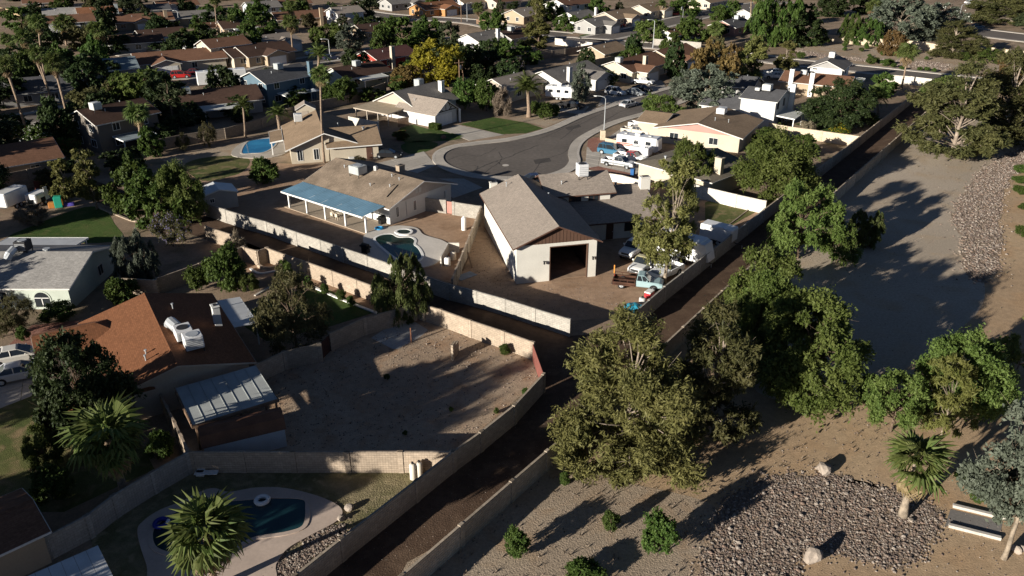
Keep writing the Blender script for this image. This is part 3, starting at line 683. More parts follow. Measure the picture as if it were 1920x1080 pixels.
h.block(0, 6.8, 0, 10, 5.2, 6.7, 'v', 'white', 'grey', ov=.5, gable=wm('grey'))
h.win('u1', 1.6, 3.5, .9, 1.2, DARK); h.win('u1', 5, 3.5, .9, 1.2, DARK); h.ac(3.4, 5, 6.6, 1.3, 1.3, 1.2); MB().box(.5, -.05, 4.7, 1.5, -.003, 4.95).build('gable_vent', DARK, h.root)
h.patio(6.85, 11, .5, 7.5, 2.4, 2.7, mat('patio_pale', (.5, .51, .48)), [(10.8, .8), (10.8, 7.2)], low='u1')
MB().bbox(-1.6, -1.8, 0, -.3, -.5, 1.2, .06).build('ground_cooling_unit', ACM, h.root)
o = G(1470, 175); h = House('single-storey house with rusty red roof and two white chimneys', (o.x, o.y), 120)
h.block(-1, 13, 0, 9, 2.7, 4.1, 'u', 'tan', 'brown', ov=.5); h.chimney(1.2, -.4, 0, 5.4, .9, .9); h.chimney(5.6, -.4, 0, 5.0, .9, .9); h.ac(3, 3.2, None, 1.3, 1.2, .9); h.vent(4, 3)

# --- orange roof house, carport, barn shed --------------------------------------
o = G(333, 683, 4.4); ORG = 'orange'
h = House('big orange shingle roof house with two roof coolers', (o.x, o.y), -31.8)
h.block(.5, 15.3, -5.6, 5.6, 2.7, 4.15, 'u', 'sand', ORG, ov=.5, fascia=wm('sand'))
h.vent(3.2, 2.0, .45); h.vent(4.3, 1.8, .3); h.vent(11.8, -1.8, .5)
h.ac(5.2, -1.5, None, 1.7, 1.4, .9, mat('unit_white', (.62, .62, .62)), cooler=False); h.ac(3.2, -1.9, None, 1.5, 1.5, 1.15, mat('unit_white', (.62, .62, .62)))
du = MB(); du.tube([(6.1, -1.2, 4.6), (7.2, -.9, 4.75), (7.9, -.8, 4.2)], [.5, .5, .45], 10); du.build('duct', STEEL, h.root)
h.chimney(8.0, -4.9, 2.6, 4.9, .8, .6, ACM)
h.block(10.5, 15.2, 2.5, 9.4, 2.7, 3.6, 'v', 'sand', ORG, ov=.5, fascia=wm('sand'), hip='0')
h.block(.6, 4.6, 2.5, 8.2, 2.7, 3.35, 'v', 'sand', ORG, ov=.5, fascia=wm('sand'), hip='0')
WMET = mat('white_metal', (.62, .63, .63), .45, .08, .8, fine=.05, metal=.15)
for i in range(8):
    mb = MB(); u0 = 7.6 + i * .82; mb.slab([(u0, -8.4, 2.38), (u0 + .8, -8.4, 2.38), (u0 + .8, -5.2, 2.62), (u0, -5.2, 2.62)], .06); mb.box(u0, -8.4, 2.38, u0 + .05, -8.35, 2.45); mb.build('awning_panel', WMET, h.root)
for pu in (7.8, 14): MB().box(pu - .06, -8.3, 0, pu + .06, -8.18, 2.34).build('post', WHITE, h.root)
h.win('v0', 3, .9, 1.5, 1.1)

h = House('flat white panelled carport roof on timber posts', (-24.2, 49.9), 57, 'carport', 'carport')
PAN = mat('carport_panel', (.36, .38, .37), .6, .1, .7, fine=.06)
for i in range(7):
    u0 = i * .93; mb = MB(); mb.slab([(u0 + .01, 0, 2.45), (u0 + .92, 0, 2.45), (u0 + .92, 5.6, 2.75), (u0 + .01, 5.6, 2.75)], .05)
    mb.add([(u0 + .89, 0, 2.45), (u0 + .93, 0, 2.45), (u0 + .93, 5.6, 2.75), (u0 + .89, 5.6, 2.75), (u0 + .89, 0, 2.49), (u0 + .93, 0, 2.49), (u0 + .93, 5.6, 2.79), (u0 + .89, 5.6, 2.79)], [(4, 5, 6, 7), (0, 4, 7, 3), (1, 2, 6, 5), (0, 1, 5, 4)])
    mb.build('roof_panel', PAN, h.root)
fb = MB(); fb.box(-.12, -.1, 2.2, 6.62, -.03, 2.5); fb.box(-.12, -.03, 2.2, -.05, 5.6, 2.42); fb.box(6.55, -.03, 2.2, 6.62, 5.6, 2.42)
fb.add([(-.12, 0, 2.42), (-.05, 0, 2.42), (-.05, 5.6, 2.8), (-.12, 5.6, 2.8), (-.12, 0, 2.52), (-.05, 0, 2.52), (-.05, 5.6, 2.85), (-.12, 5.6, 2.85)], [(0, 4, 7, 3), (1, 2, 6, 5), (4, 5, 6, 7), (0, 1, 5, 4)])
fb.build('fascia', WOOD, h.root)
for pu, pv in ((.2, .15), (3.6, .15), (5.6, .15), (6.4, .15), (.2, 5.3), (6.4, 5.3)): MB().box(pu - .07, pv - .07, 0, pu + .07, pv + .07, 2.3).build('post', WOOD, h.root)
RUSTM = mat('rusty_metal', (.17, .075, .04), .8, .25, .8, fine=.15)
h = House('small barn shed with rusty brown roof and white metal walls', (-22.9, 48.15), 66, 'barn_shed', 'shed')
mb = MB(); mb.box(0, 0, 0, 5.9, 2.7, 1.75); mb.add([(0, 0, 1.75), (0, 2.7, 1.75), (0, 2.1, 2.25), (0, 1.35, 2.42), (0, .6, 2.25)] + [(5.9, 0, 1.75), (5.9, 2.7, 1.75), (5.9, 2.1, 2.25), (5.9, 1.35, 2.42), (5.9, .6, 2.25)], [(0, 1, 2, 3, 4), (9, 8, 7, 6, 5)])
mb.build('wall', mat('white_siding', (.6, .6, .6), .6, .05), h.root)
pr = [(-.12, 1.68), (.55, 2.3), (1.35, 2.5), (2.15, 2.3), (2.82, 1.68)]
for i in range(4):
    mb = MB(); (y0, z0), (y1, z1) = pr[i], pr[i + 1]; mb.slab([(-.12, y0, z0 + .03), (6.02, y0, z0 + .03), (6.02, y1, z1 + .03), (-.12, y1, z1 + .03)], .04); mb.build('roof_panel', RUSTM, h.root)

# --- left side houses ------------------------------------------------------------
h = House('mint white house with arched window and grey shingle roof', (-66, 73.9), 90)
h.block(0, 20.2, 0, 10.6, 2.65, 4.15, 'u', 'mint', 'pale', ov=.5)
aw = MB(); n = 12; pts = [(-.75, .3), (.75, .3)] + [(.75 * math.cos(math.pi * k / n), 1.3 + .75 * math.sin(math.pi * k / n)) for k in range(n + 1)]
def arch(x, r, d, y): 
    m_ = MB(); q = [(-r, .3), (r, .3)] + [(r * math.cos(math.pi * k / n), 1.2 + r * math.sin(math.pi * k / n)) for k in range(n + 1)]
    m_.add([(x + a, y - d, b) for a, b in q] + [(x + a, y + .02, b) for a, b in q], [tuple(range(len(q)))] + [(i, (i + 1) % len(q), len(q) + (i + 1) % len(q), len(q) + i) for i in range(len(q))]); return m_
a1 = arch(17.3, .95, .05, 0).build('window', wm('mint'), h.root); a2 = arch(17.3, .78, .075, 0).build('pane', GLASS, a1)
mb = MB(); mb.box(17.26, -.1, .3, 17.34, -.06, 1.4); mb.box(16.55, -.1, 1.3, 18.05, -.06, 1.38); mb.build('mullion', WHITE, a1)
h.win('u1', 6.8, .9, 1.0, 1.1); h.win('v0', 13, .8, 1.5, 1.2); h.vent(15.6, 5.6, .25, .2); h.vent(8.8, 5.6, .3, .15)
h.ac(13.2, 5.6, None, 1.3, 1.3, 1.1, DARK); du = MB(); du.tube([(12.8, 4.6, 4.9), (12.6, 3.9, 4.6), (12.4, 3.6, 4.1)], [.42, .42, .4], 10); du.build('duct', STEEL, h.root)
h.patio(6, 15.5, 10.7, 14.2, 2.3, 2.6, WMET, [(6.3, 14), (11, 14), (15.2, 14)], low='v1')
h = House('small house with shaded brown roof at the lower left corner', (-37.0, 36.0), 45)
h.block(0, 7.0, -3.6, 1.4, 2.6, 3.3, 'u', 'tan', 'brown', ov=.4)
h = House('corrugated metal awning below the lagoon pool', (-26.5, 32.0), 50, 'patio_awning', 'awning')
for i in range(6):
    mb = MB(); mb.slab([(i * .7, 0, 2.3), (i * .7 + .68, 0, 2.3), (i * .7 + .68, 3.4, 2.5), (i * .7, 3.4, 2.5)], .05); mb.box(i * .7, 0, 2.3, i * .7 + .06, .02, 2.4); mb.build('awning_panel', WMET, h.root)
for pu in (.2, 4): MB().box(pu - .06, 3.1, 0, pu + .06, 3.22, 2.4).build('post', WHITE, h.root); MB().box(pu - .06, .15, 0, pu + .06, .27, 2.24).build('post', WHITE, h.root)

# --- the rest of the suburb -------------------------------------------------------
CAMP = Vector((0, 0, CAMH))
def far_house(label, p, az, L, W, roof, wall, hh=2.7, rise=None, gable=None, wing=None, chim=None, ac=None, patio=None, group=None, hip='', cm=None):
    c = G(p[0], p[1], 3.3 if hh < 4 else 5.2); a = math.radians(az); u = Vector((math.sin(a), math.cos(a), 0)); v = Vector((-u.y, u.x, 0))
    o = c - u * L / 2 - v * W / 2; h = House(label, (o.x, o.y), az, group=group)
    rz = hh + (rise or W * .19)
    h.block(0, L, 0, W, hh, rz, 'u', wall, roof, gable=gable, ov=.5, hip=hip)
    base_ = h.last
    sides = [('v0', -v, L), ('v1', v, L), ('u0', -u, W), ('u1', u, W)]
    for sd, n_, ln in sides:
        if n_.dot(CAMP - c) > 0:
            k = max(1, int(ln // 4.5))
            for i in range(k):
                t_ = (i + .5) * ln / k + R.uniform(-.5, .5)
                if sd == 'v0' and wing and i == k - 1: continue
                h.win(sd, t_, .9, R.choice((1.2, 1.5)), 1.2, WHITE)
                if hh > 4: h.win(sd, t_, 3.5, 1.2, 1.2, WHITE)
    if ac is not None: h.ac(ac * L, W * .38, None, 1.5, 1.5, 1.2, R.choice((None, mat('unit_greyblue', (.36, .38, .37)))))
    if chim is not None: h.chimney(chim * L, -.35, 0, rz + 1.1, 1.1, .8, wm(cm or wall))
    h.vent(L * .3, W * .3, .35); h.vent(L * .7, W * .62, .35)
    if patio: h.patio(L * .2, L * .75, -3.3, -.05, 2.3, 2.6, mat('patio_pale', (.5, .51, .48)) if patio == 1 else mat('patio_slate', (.25, .30, .33), .6, .08), [(L * .22, -3.1), (L * .73, -3.1)], low='v0')
    if wing:
        x0, x1, d = wing; h.block(L * x0, L * x1, -d, W / 2, 2.68, 2.68 + (x1 - x0) * L * .17, 'v', wall, roof, gable=gable, ov=.4)
        h.gdoor('v0', (x1 - x0) * L / 2, min(4.8, (x1 - x0) * L - 1.4), 2.1)
    h.last = base_
    return h
FAR = [
 ('long brown roofed house with arched windows beside the red off-roader', (335, 104), 60, 21, 10, 'brown', 'cream', dict(wing=(.15, .45, 3))),
 ('blue grey roofed house behind the leaning street lamp', (188, 122), 58, 15, 10, 'blue_grey', 'grey', dict(wing=(.0, .4, 4))),
 ('shaded house with dark grey roof behind the palm trunks', (45, 160), 60, 17, 11, 'slate', 'grey', {}),
 ('shaded two-storey house with grey patio cover beside the fan palm', (212, 213), 36, 11, 9, 'dark_brown', 'umber_wall', dict(hh=5.1, ac=.2, patio=2)),
 ('brown roofed tan house at the left edge by the oleanders', (10, 288), 50, 13, 10, 'brown', 'tan', {}),
 ('dark brown roofed house below the long white trailer', (408, 178), 60, 15, 10, 'dark_brown', 'grey', dict(ac=.1, patio=1)),
 ('tall cream gable house left of the brown garage house', (418, 80), 45, 11, 8, 'brown', 'cream', dict(hh=4.9)),
 ('brown roofed house with white garage door at the bend', (466, 93), 45, 14, 10, 'dark_brown', 'cream', dict(wing=(.55, .95, 3))),
 ('low dark brown house behind the bushy fan palm', (252, 72), 60, 14, 9, 'dark_brown', 'grey', {}),
 ('brown house with cream gable and pale patio cover', (300, 61), 50, 13, 9, 'dark_brown', 'cream', dict(patio=1, gable='cream')),
 ('wide greyish brown house with white garage door', (268, 33), 60, 18, 10, 'brown', 'tan', dict(wing=(.3, .6, 3))),
 ('house with salmon gable trim and red chimney', (352, 27), 58, 17, 9, 'grey', 'tan', dict(chim=.02, gable='salmon')),
 ('rust roofed house with white chimney far left', (185, 19), 60, 14, 9, 'rust', 'pale_blue', dict(chim=.9)),
 ('tall white gable house beneath the dark palm', (132, 36), 60, 13, 9, 'brown', 'white', dict(hh=4.8)),
 ('pale grey roofed house far left', (117, 21), 62, 12, 9, 'pale', 'grey', {}),
 ('brown roofed house behind the long tan fence', (80, 0), 62, 14, 9, 'brown', 'tan', {}),
 ('white house with brown roofs near the top left', (330, 6), 55, 15, 9, 'brown', 'white', dict(wing=(.1, .5, 2))),
 ('pale blue walled house near the top left', (286, 13), 60, 11, 8, 'slate', 'pale_blue', {}),
 ('small white gable house near the top left', (236, 13), 60, 8, 6, 'grey', 'white', {}),
 ('dark roofed house beside the small palm', (452, 44), 55, 14, 9, 'dark_brown', 'tan', dict(patio=1)),
 ('small white gable cottage left of the small palm', (402, 45), 50, 8, 6, 'brown', 'white', {}),
 ('white twin gable house behind the tall palm', (508, 72), 42, 13, 9, 'greige', 'white', dict(wing=(.45, .9, 3))),
 ('dark brown roofed house with white garage beside the white pickup', (490, 92), 42, 14, 10, 'dark_brown', 'tan', dict(wing=(.3, .75, 2))),
 ('reddish brown roofed house with white chimney', (560, 28), 58, 18, 10, 'brown', 'tan', dict(chim=.85)),
 ('two-storey white house left of the dark pine', (646, 20), 50, 10, 8, 'greige', 'white', dict(hh=5.0, wing=(.0, .5, 4))),
 ('orange stucco house with rust roof beyond the crossing', (815, 10), 45, 17, 10, 'rust', 'orange', dict(wing=(.4, .8, 3))),
 ('grey roofed house left of the orange house', (757, 0), 48, 18, 9, 'grey', 'grey', dict(wing=(.5, .8, 2))),
 ('shaded dark brown roofed house behind the mesquites', (702, 50), 45, 14, 9, 'dark_brown', 'tan', {}),
 ('bright red house with cream chimney', (724, 98), 42, 13, 9, 'maroon', 'red', dict(chim=.35, cm='cream')),
 ('mint gabled house with two roof coolers and a metal awning', (668, 130), 42, 13, 9, 'dark_brown', 'mint', dict(ac=.45, patio=1)),
 ('two-storey slate blue house with lean-to porch', (518, 141), 38, 12, 9, 'slate', 'blue', dict(hh=5.0, patio=1, chim=.95, ac=.5)),
 ('grey roofed house with white chimney under the pines', (905, 67), 40, 13, 9, 'grey', 'white', dict(chim=.6)),
 ('dark roofed house left of the poplar-like tree', (962, 62), 40, 12, 9, 'dark_brown', 'grey', dict(ac=.3)),
 ('grey roofed house left of the tall eucalyptus', (985, 22), 40, 14, 10, 'greige', 'tan', {}),
 ('reddish roofed two-storey house at the top', (1070, 4), 40, 18, 10, 'brown', 'white', dict(hh=4.9)),
 ('white house with grey roof and white chimney', (1084, 26), 40, 12, 8, 'grey', 'white', dict(chim=.9)),
 ('tan roofed corner house with the wide gable', (1158, 26), 40, 16, 10, 'tan', 'sand', dict(wing=(.3, .65, 3))),
 ('light tan roofed house behind the small date palm', (1220, 13), 40, 16, 10, 'tan', 'cream', dict(wing=(.4, .8, 2), chim=.5)),
 ('grey house with blue garage door behind the small lawn', (1115, 40), 40, 12, 9, 'grey', 'grey', dict(wing=(.4, .85, 3))),
 ('detached tan house with brown roof behind the long wall', (1132, 89), 40, 11, 8, 'tan', 'tan', {}),
 ('brown roofed house with garage by the parked cars', (1187, 116), 39, 17, 10, 'brown', 'cream', dict(wing=(.1, .45, 3), ac=.0, chim=.3)),
 ('big brown roofed house behind the garage wing', (1258, 99), 39, 15, 11, 'brown', 'tan', dict(wing=(.15, .5, 2))),
 ('grey roofed house with white gable and chimney behind the date palm', (1060, 134), 39, 17, 10, 'grey', 'white', dict(wing=(.45, .85, 4), chim=.15)),
 ('brown roofed house between the citrus and the date palm', (958, 150), 39, 12, 9, 'greige', 'sand', {}),
 ('pink house with grey roof and white fascia', (1372, 42), 40, 13, 9, 'slate', 'pink', dict(ac=.6)),
 ('white gable house beneath the twin palms', (1405, 20), 40, 9, 7, 'grey', 'white', {}),
 ('small brown roofed house behind the pale block wall', (1262, 58), 40, 9, 7, 'brown', 'white', {}),
 ('dark roofed house left of the pink gable house', (1385, 150), 120, 8, 8, 'slate', 'grey', {}),
 ('brown roofed house at the top between two pines', (545, 3), 55, 14, 9, 'brown', 'tan', {}),
 ('grey roofed house at the top by the slim palm', (490, 8), 55, 12, 9, 'grey', 'pale_blue', {}),
 ('white walled house at the top behind the pine', (705, -6), 50, 14, 9, 'grey', 'white', {}),
 ('pale house at the top near the crossing', (880, 0), 45, 13, 9, 'tan', 'white', {}),
 ('brown roofed house at the top left of the eucalyptus', (940, -2), 45, 14, 9, 'brown', 'cream', {}),
 ('long pale house at the top right of the street', (1330, -2), 40, 16, 9, 'tan', 'cream', {}),
]
HL = []
for lb, p, a, L, W, rf, wl, kw in FAR: HL.append((lb, far_house(lb, p, a, L, W, rf, wl, **kw), L, W))
# shed in the back yard of the beige house
h = House('small gambrel roofed cream garden shed by the date palm', G(557, 226), 75, 'garden_shed', 'shed')
h.block(0, 3.6, 0, 3.0, 2.1, 3.1, 'v', 'cream', 'greige', ov=.15); h.door('v0', 1.6, 1.3, 1.8, wm('sand'))
h = House('white metal storage shed in the shaded yard', G(384, 398), 60, 'storage_shed', 'shed')
h.block(0, 4.6, 0, 3.6, 2.2, 2.8, 'v', 'grey', WMET, ov=.15); h.win('v0', 1.2, 1.2, .5, .5)
# ------------------------------------------------------------------ block walls
def blockmat(name, col):
    """concrete block: courses differ a little block by block, panels differ from one another"""
    m = mat(name, col, .92, .10, .35, fine=.1, spec=.1); n = m.node_tree
    mx = [x for x in n.nodes if x.bl_idname == 'ShaderNodeMix'][0]; tc = [x for x in n.nodes if x.bl_idname == 'ShaderNodeTexCoord'][0]
    sx = n.nodes.new('ShaderNodeSeparateXYZ'); cb = n.nodes.new('ShaderNodeCombineXYZ'); n.links.new(tc.outputs['Object'], sx.inputs[0]); n.links.new(sx.outputs['X'], cb.inputs['X']); n.links.new(sx.outputs['Z'], cb.inputs['Y'])
    br = n.nodes.new('ShaderNodeTexBrick'); br.inputs['Scale'].default_value = 1; br.inputs['Brick Width'].default_value = .4; br.inputs['Row Height'].default_value = .2; br.inputs['Mortar Size'].default_value = .012
    br.inputs['Color1'].default_value = (.88, .88, .88, 1); br.inputs['Color2'].default_value = (1.1, 1.09, 1.08, 1); br.inputs['Mortar'].default_value = (.66, .65, .64, 1); n.links.new(cb.outputs[0], br.inputs['Vector'])
    m2 = n.nodes.new('ShaderNodeMix'); m2.data_type = 'RGBA'; m2.blend_type = 'MULTIPLY'; m2.inputs['Factor'].default_value = 1; n.links.new(mx.outputs[2], m2.inputs[6]); n.links.new(br.outputs['Color'], m2.inputs[7])
    oi = n.nodes.new('ShaderNodeObjectInfo'); mr = n.nodes.new('ShaderNodeMapRange'); mr.inputs['To Min'].default_value = .86; mr.inputs['To Max'].default_value = 1.1; n.links.new(oi.outputs['Random'], mr.inputs['Value'])
    hs = n.nodes.new('ShaderNodeHueSaturation'); n.links.new(mr.outputs['Result'], hs.inputs['Value']); n.links.new(m2.outputs[2], hs.inputs['Color']); n.links.new(hs.outputs['Color'], n.nodes['Principled BSDF'].inputs['Base Color'])
    return m
BT = blockmat('tan_block', (.39, .325, .25)); BG = blockmat('grey_block', (.37, .345, .305)); BW = blockmat('white_block', (.66, .62, .55)); BP = blockmat('pink_tan_block', (.40, .325, .25))
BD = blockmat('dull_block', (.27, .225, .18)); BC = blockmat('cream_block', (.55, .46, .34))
_pm = {}
def panel_mesh(L, H, m, blocks):
    key = (round(L, 1), round(H, 2), m.name, blocks)
    if key in _pm: return _pm[key], key[0]
    L = key[0]; mb = MB(); rr = random.Random(hash(key[:2]) & 255)
    if blocks:
        mb.box(0, -.068, 0, L, .068, H - .01)
        bl, bh = .4, .2; nr = int(round(H / bh))
        for r in range(nr):
            x = -(bl / 2 if r % 2 else 0)
            while x < L - .01:
                x0, x1 = max(x, 0) + .006, min(x + bl, L) - .006
                if x1 - x0 > .05:
                    e = rr.uniform(0, .006)
                    for sg in (-1, 1):
                        y0 = sg * .068; y1 = sg * (.078 + e); z0, z1 = r * bh + .007, (r + 1) * bh - .007
                        mb.add([(x0, y1, z0), (x1, y1, z0), (x1, y1, z1), (x0, y1, z1), (x0, y0, z0), (x1, y0, z0), (x1, y0, z1), (x0, y0, z1)], [(0, 1, 2, 3), (3, 2, 6, 7), (0, 3, 7, 4), (1, 5, 6, 2)])
                x += bl
    else:
        mb.box(0, -.075, 0, L, .075, H)
    me = mb.mesh('wall_panel', m); _pm[key] = me
    return me, L
def block_wall(label, pts, H=1.83, m=None, blocks=True, pil=True, step=4.9, name='block_wall', cap=True, cat='wall'):
    """panels between pilasters along a polyline of ground points; each panel, pilaster and cap is a piece"""
    m = m or BT; root = thing(name, label, cat, pts[0]); inv = Matrix.Translation((-pts[0].x, -pts[0].y, 0))
    for a, b in zip(pts[:-1], pts[1:]):
        a = Vector((a.x, a.y, 0)); b = Vector((b.x, b.y, 0)); d = b - a; L = d.length; n = max(1, round(L / step)); t = d / n; az = az_of(a, b)
        for i in range(n):
            p = a + t * i; me, ml = panel_mesh(t.length, H, m, blocks)
            o = link('wall_panel', me, root); o.location = inv @ p; o.rotation_euler.z = rot_of(az); o.scale.x = t.length / ml
            o['kind'] = 'stuff' if blocks else 'thing'
            if not blocks: del o['kind']
            if cap:
                key = ('cap', round(t.length, 1), m.name)
                if key not in _pm:
                    mb = MB(); k = max(1, int(key[1] / .42)); w = key[1] / k
                    for j in range(k): mb.box(j * w + .005, -.085, 0, (j + 1) * w - .005, .085, .055)
                    _pm[key] = mb.mesh('cap', m)
                c = link('wall_cap', _pm[key], root); c.location = inv @ (p + Vector((0, 0, H + .001))); c.rotation_euler.z = rot_of(az); c.scale.x = t.length / round(t.length, 1)
            if pil:
                key = ('pil', round(H, 2), m.name)
                if key not in _pm: _pm[key] = MB().bbox(-.21, -.13, 0, .21, .13, H + .1, .015).mesh('pilaster', m)
                q = link('pilaster', _pm[key], root); q.location = inv @ p; q.rotation_euler.z = rot_of(az)
        if pil:
            q = link('pilaster', _pm[('pil', round(H, 2), m.name)], root); q.location = inv @ b; q.rotation_euler.z = rot_of(az)
    root.rotation_euler.z = 0
    return root
block_wall('long tan block wall on the desert side of the alley', OUT, m=BT)
block_wall('shaded block wall between the alley and the pool yard and lot', IN1, m=BT)
block_wall('grey shaded block wall between the alley and the truck yard', IN2[1:5], m=BG)
block_wall('shaded alley wall behind the two-storey white houses', IN2[4:], m=BT, blocks=False)
block_wall('sunlit white grey block wall on the far side of the cross alley', CF, m=BG)
block_wall('tan block wall on the near side of the cross alley at its left end', CN1, m=BP)
block_wall('tan block wall on the near side of the cross alley with a notch', CN2, m=BP)
block_wall('shaded block wall dividing the green garden from the bare lot', base([(482, 683), (532, 660), (598, 645)]), m=BT)
block_wall('shaded block wall from the dark gate to the garden corner', base([(620, 625), (682, 597), (777, 571)]), m=BT)
block_wall('tan block wall between the bare lot and the lagoon pool', base([(356, 848), (548, 848), (650, 848), (750, 848), (846, 848)]), m=BP)
block_wall('stepped tan wall beside the carport', base([(299, 736), (327, 792), (352, 845)]), m=BP, step=2.5)
block_wall('dark wall running down to the lower left from the carport corner', base([(350, 850), (285, 886), (212, 930), (162, 968), (80, 1010)]), m=BG)
block_wall('tan block fence between the green pool yard and the garage', base([(848, 522), (902, 388)]), m=BP, step=2.4, H=1.8)
block_wall('pale block wall left of the pink gate', base([(800, 372), (834, 376)]), m=BG)
block_wall('pale block wall right of the pink gate', base([(850, 379), (900, 387)]), m=BG, step=3.2)
block_wall('low block screen round the pool pumps', base([(826, 482), (840, 456), (861, 456)], 1.2), m=BW, H=1.2, pil=False)
block_wall('bright white wall beside the enclosed lawn', base([(1287, 342), (1317, 350), (1380, 365), (1435, 377)]), m=BW, blocks=False)
block_wall('low white wall behind the garage house', base([(1098, 319), (1166, 329), (1200, 338)], 1.2), m=BW, H=1.2, blocks=False, pil=False)
block_wall('cream block wall in front of the white two-storey house', base([(1444, 231), (1475, 237), (1541, 246), (1612, 256)]), m=BC, blocks=False)
block_wall('cream wall along the back of the dry basin', base([(1487, 65), (1550, 65), (1655, 73), (1725, 78), (1784, 88)], 2.2), H=2.2, m=BC, blocks=False, pil=False)
block_wall('cream wall at the right end of the dry basin', base([(1846, 87), (1880, 92), (1935, 97)], 2.2), H=2.2, m=BC, blocks=False, pil=False)
block_wall('white wall along the street below the basin', base([(1660, 140), (1710, 144), (1752, 149)]), m=BW, blocks=False, step=6)
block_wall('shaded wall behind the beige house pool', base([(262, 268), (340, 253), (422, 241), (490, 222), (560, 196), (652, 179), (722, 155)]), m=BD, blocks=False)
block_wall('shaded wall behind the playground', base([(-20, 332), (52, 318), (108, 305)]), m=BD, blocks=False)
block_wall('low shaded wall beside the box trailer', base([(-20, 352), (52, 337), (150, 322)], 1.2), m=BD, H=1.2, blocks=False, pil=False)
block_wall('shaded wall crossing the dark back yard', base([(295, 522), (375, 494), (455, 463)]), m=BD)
block_wall('short sunlit tan wall beside the mint house', base([(220, 522), (290, 526)]), m=BP, step=3)
block_wall('white grey wall of the timbered house back yard', base([(655, 219), (708, 229)]), m=BW, blocks=False)
block_wall('pale block wall on the corner by the slim lamp', base([(1227, 73), (1270, 76), (1314, 80)]), m=BG, blocks=False)
block_wall('white corner wall behind the grey house lawn', base([(1042, 72), (1075, 76), (1110, 80)]), m=BW, blocks=False)
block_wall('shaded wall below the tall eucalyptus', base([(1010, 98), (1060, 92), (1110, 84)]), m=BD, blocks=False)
block_wall('tan wall behind the brown roofed houses', base([(1088, 118), (1125, 110), (1150, 105)]), m=BC, blocks=False)
block_wall('tan fence at the far top left', base([(-20, 18), (10, 15), (40, 12)]), m=BC, blocks=False, pil=False)
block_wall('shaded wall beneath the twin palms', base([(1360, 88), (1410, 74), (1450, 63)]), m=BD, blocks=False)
block_wall('low tan wall beside the motorhome', base([(1135, 259), (1170, 266), (1200, 272)], .8), H=.8, m=BC, blocks=False, pil=False)
def low_edge(label, pts, m, w=.2, h=.18, name='garden_edging'):
    c = spline(px(pts), 5, closed=False); o = strip(name, c, -w / 2, w / 2, 0, h, m, None); return tag(o, label, 'edging')
low_edge('straight white kerb between lawn and flower bed', [(590, 540), (640, 562), (708, 588)], WHITE, .3, .12)
low_edge('curved pale kerb round the back lawn', [(478, 555), (505, 540), (530, 530), (560, 528)], KERB, .25, .12)
low_edge('wavy white kerb in the dry garden', [(470, 505), (482, 512), (495, 513), (520, 508)], WHITE, .25, .15)
low_edge('curved planter kerb in the wall notch', [(484, 500), (495, 505), (510, 505), (524, 499)], BP, .3, .35)
low_edge('stone edging under the garden trees', [(185, 390), (215, 402), (255, 416), (272, 405)], BP, .3, .15)
low_edge('pale timber edging across the enclosed lawn', [(1403, 394), (1380, 412), (1364, 424)], BD, .15, .12)
def slat_gate(label, a, b, H, m, n, name='gate', brace=True):
    a, b = base([a], H)[0], base([b], H)[0]; L = (b - a).length; o = thing(name, label, 'gate', a, az_of(a, b)); w = L / n
    for i in range(n): MB().bbox(i * w + .01, -.025, .06, (i + 1) * w - .01, .025, H, .008).build('plank', m, o)
    r = MB(); r.box(0, .026, .3, L, .07, .4); r.box(0, .026, H - .35, L, .07, H - .25)
    if brace: r.add([(0, .071, .4), (.15, .071, .4), (L, .071, H - .35), (L - .15, .071, H - .35), (0, .1, .4), (.15, .1, .4), (L, .1, H - .35), (L - .15, .1, H - .35)], [(4, 5, 6, 7), (0, 1, 2, 3), (0, 4, 7, 3), (1, 2, 6, 5)])
    r.build('rail', m, o); return o
slat_gate('red timber gate at the alley corner of the bare lot', (999, 645), (1018, 698), 1.75, mat('red_gate', (.2, .07, .055), .8, .15), 7)
slat_gate('pink plank gate in the pale block wall', (835, 377), (849, 379), 1.75, mat('pink_gate', (.45, .22, .18), .8, .1), 5)
slat_gate('dark brown gate in the shaded garden wall', (600, 644), (619, 626), 1.75, mat('dark_gate', (.05, .022, .018), .8, .1), 6)
slat_gate('weathered timber fence beside the timbered house', (745, 222), (766, 219), 1.75, WOOD, 14, 'timber_fence')
slat_gate('brown timber screen round the palm by the crossing', (893, 36), (912, 38), 1.6, WOOD, 18, 'timber_fence')
slat_gate('tan timber fence at the top left corner', (0, 14), (38, 22), 1.7, mat('tan_fence', (.4, .29, .17), .8), 24, 'timber_fence')
slat_gate('rust red fence behind the playground', (62, 340), (105, 330), 1.6, mat('red_gate', (.30, .085, .06)), 14, 'timber_fence')
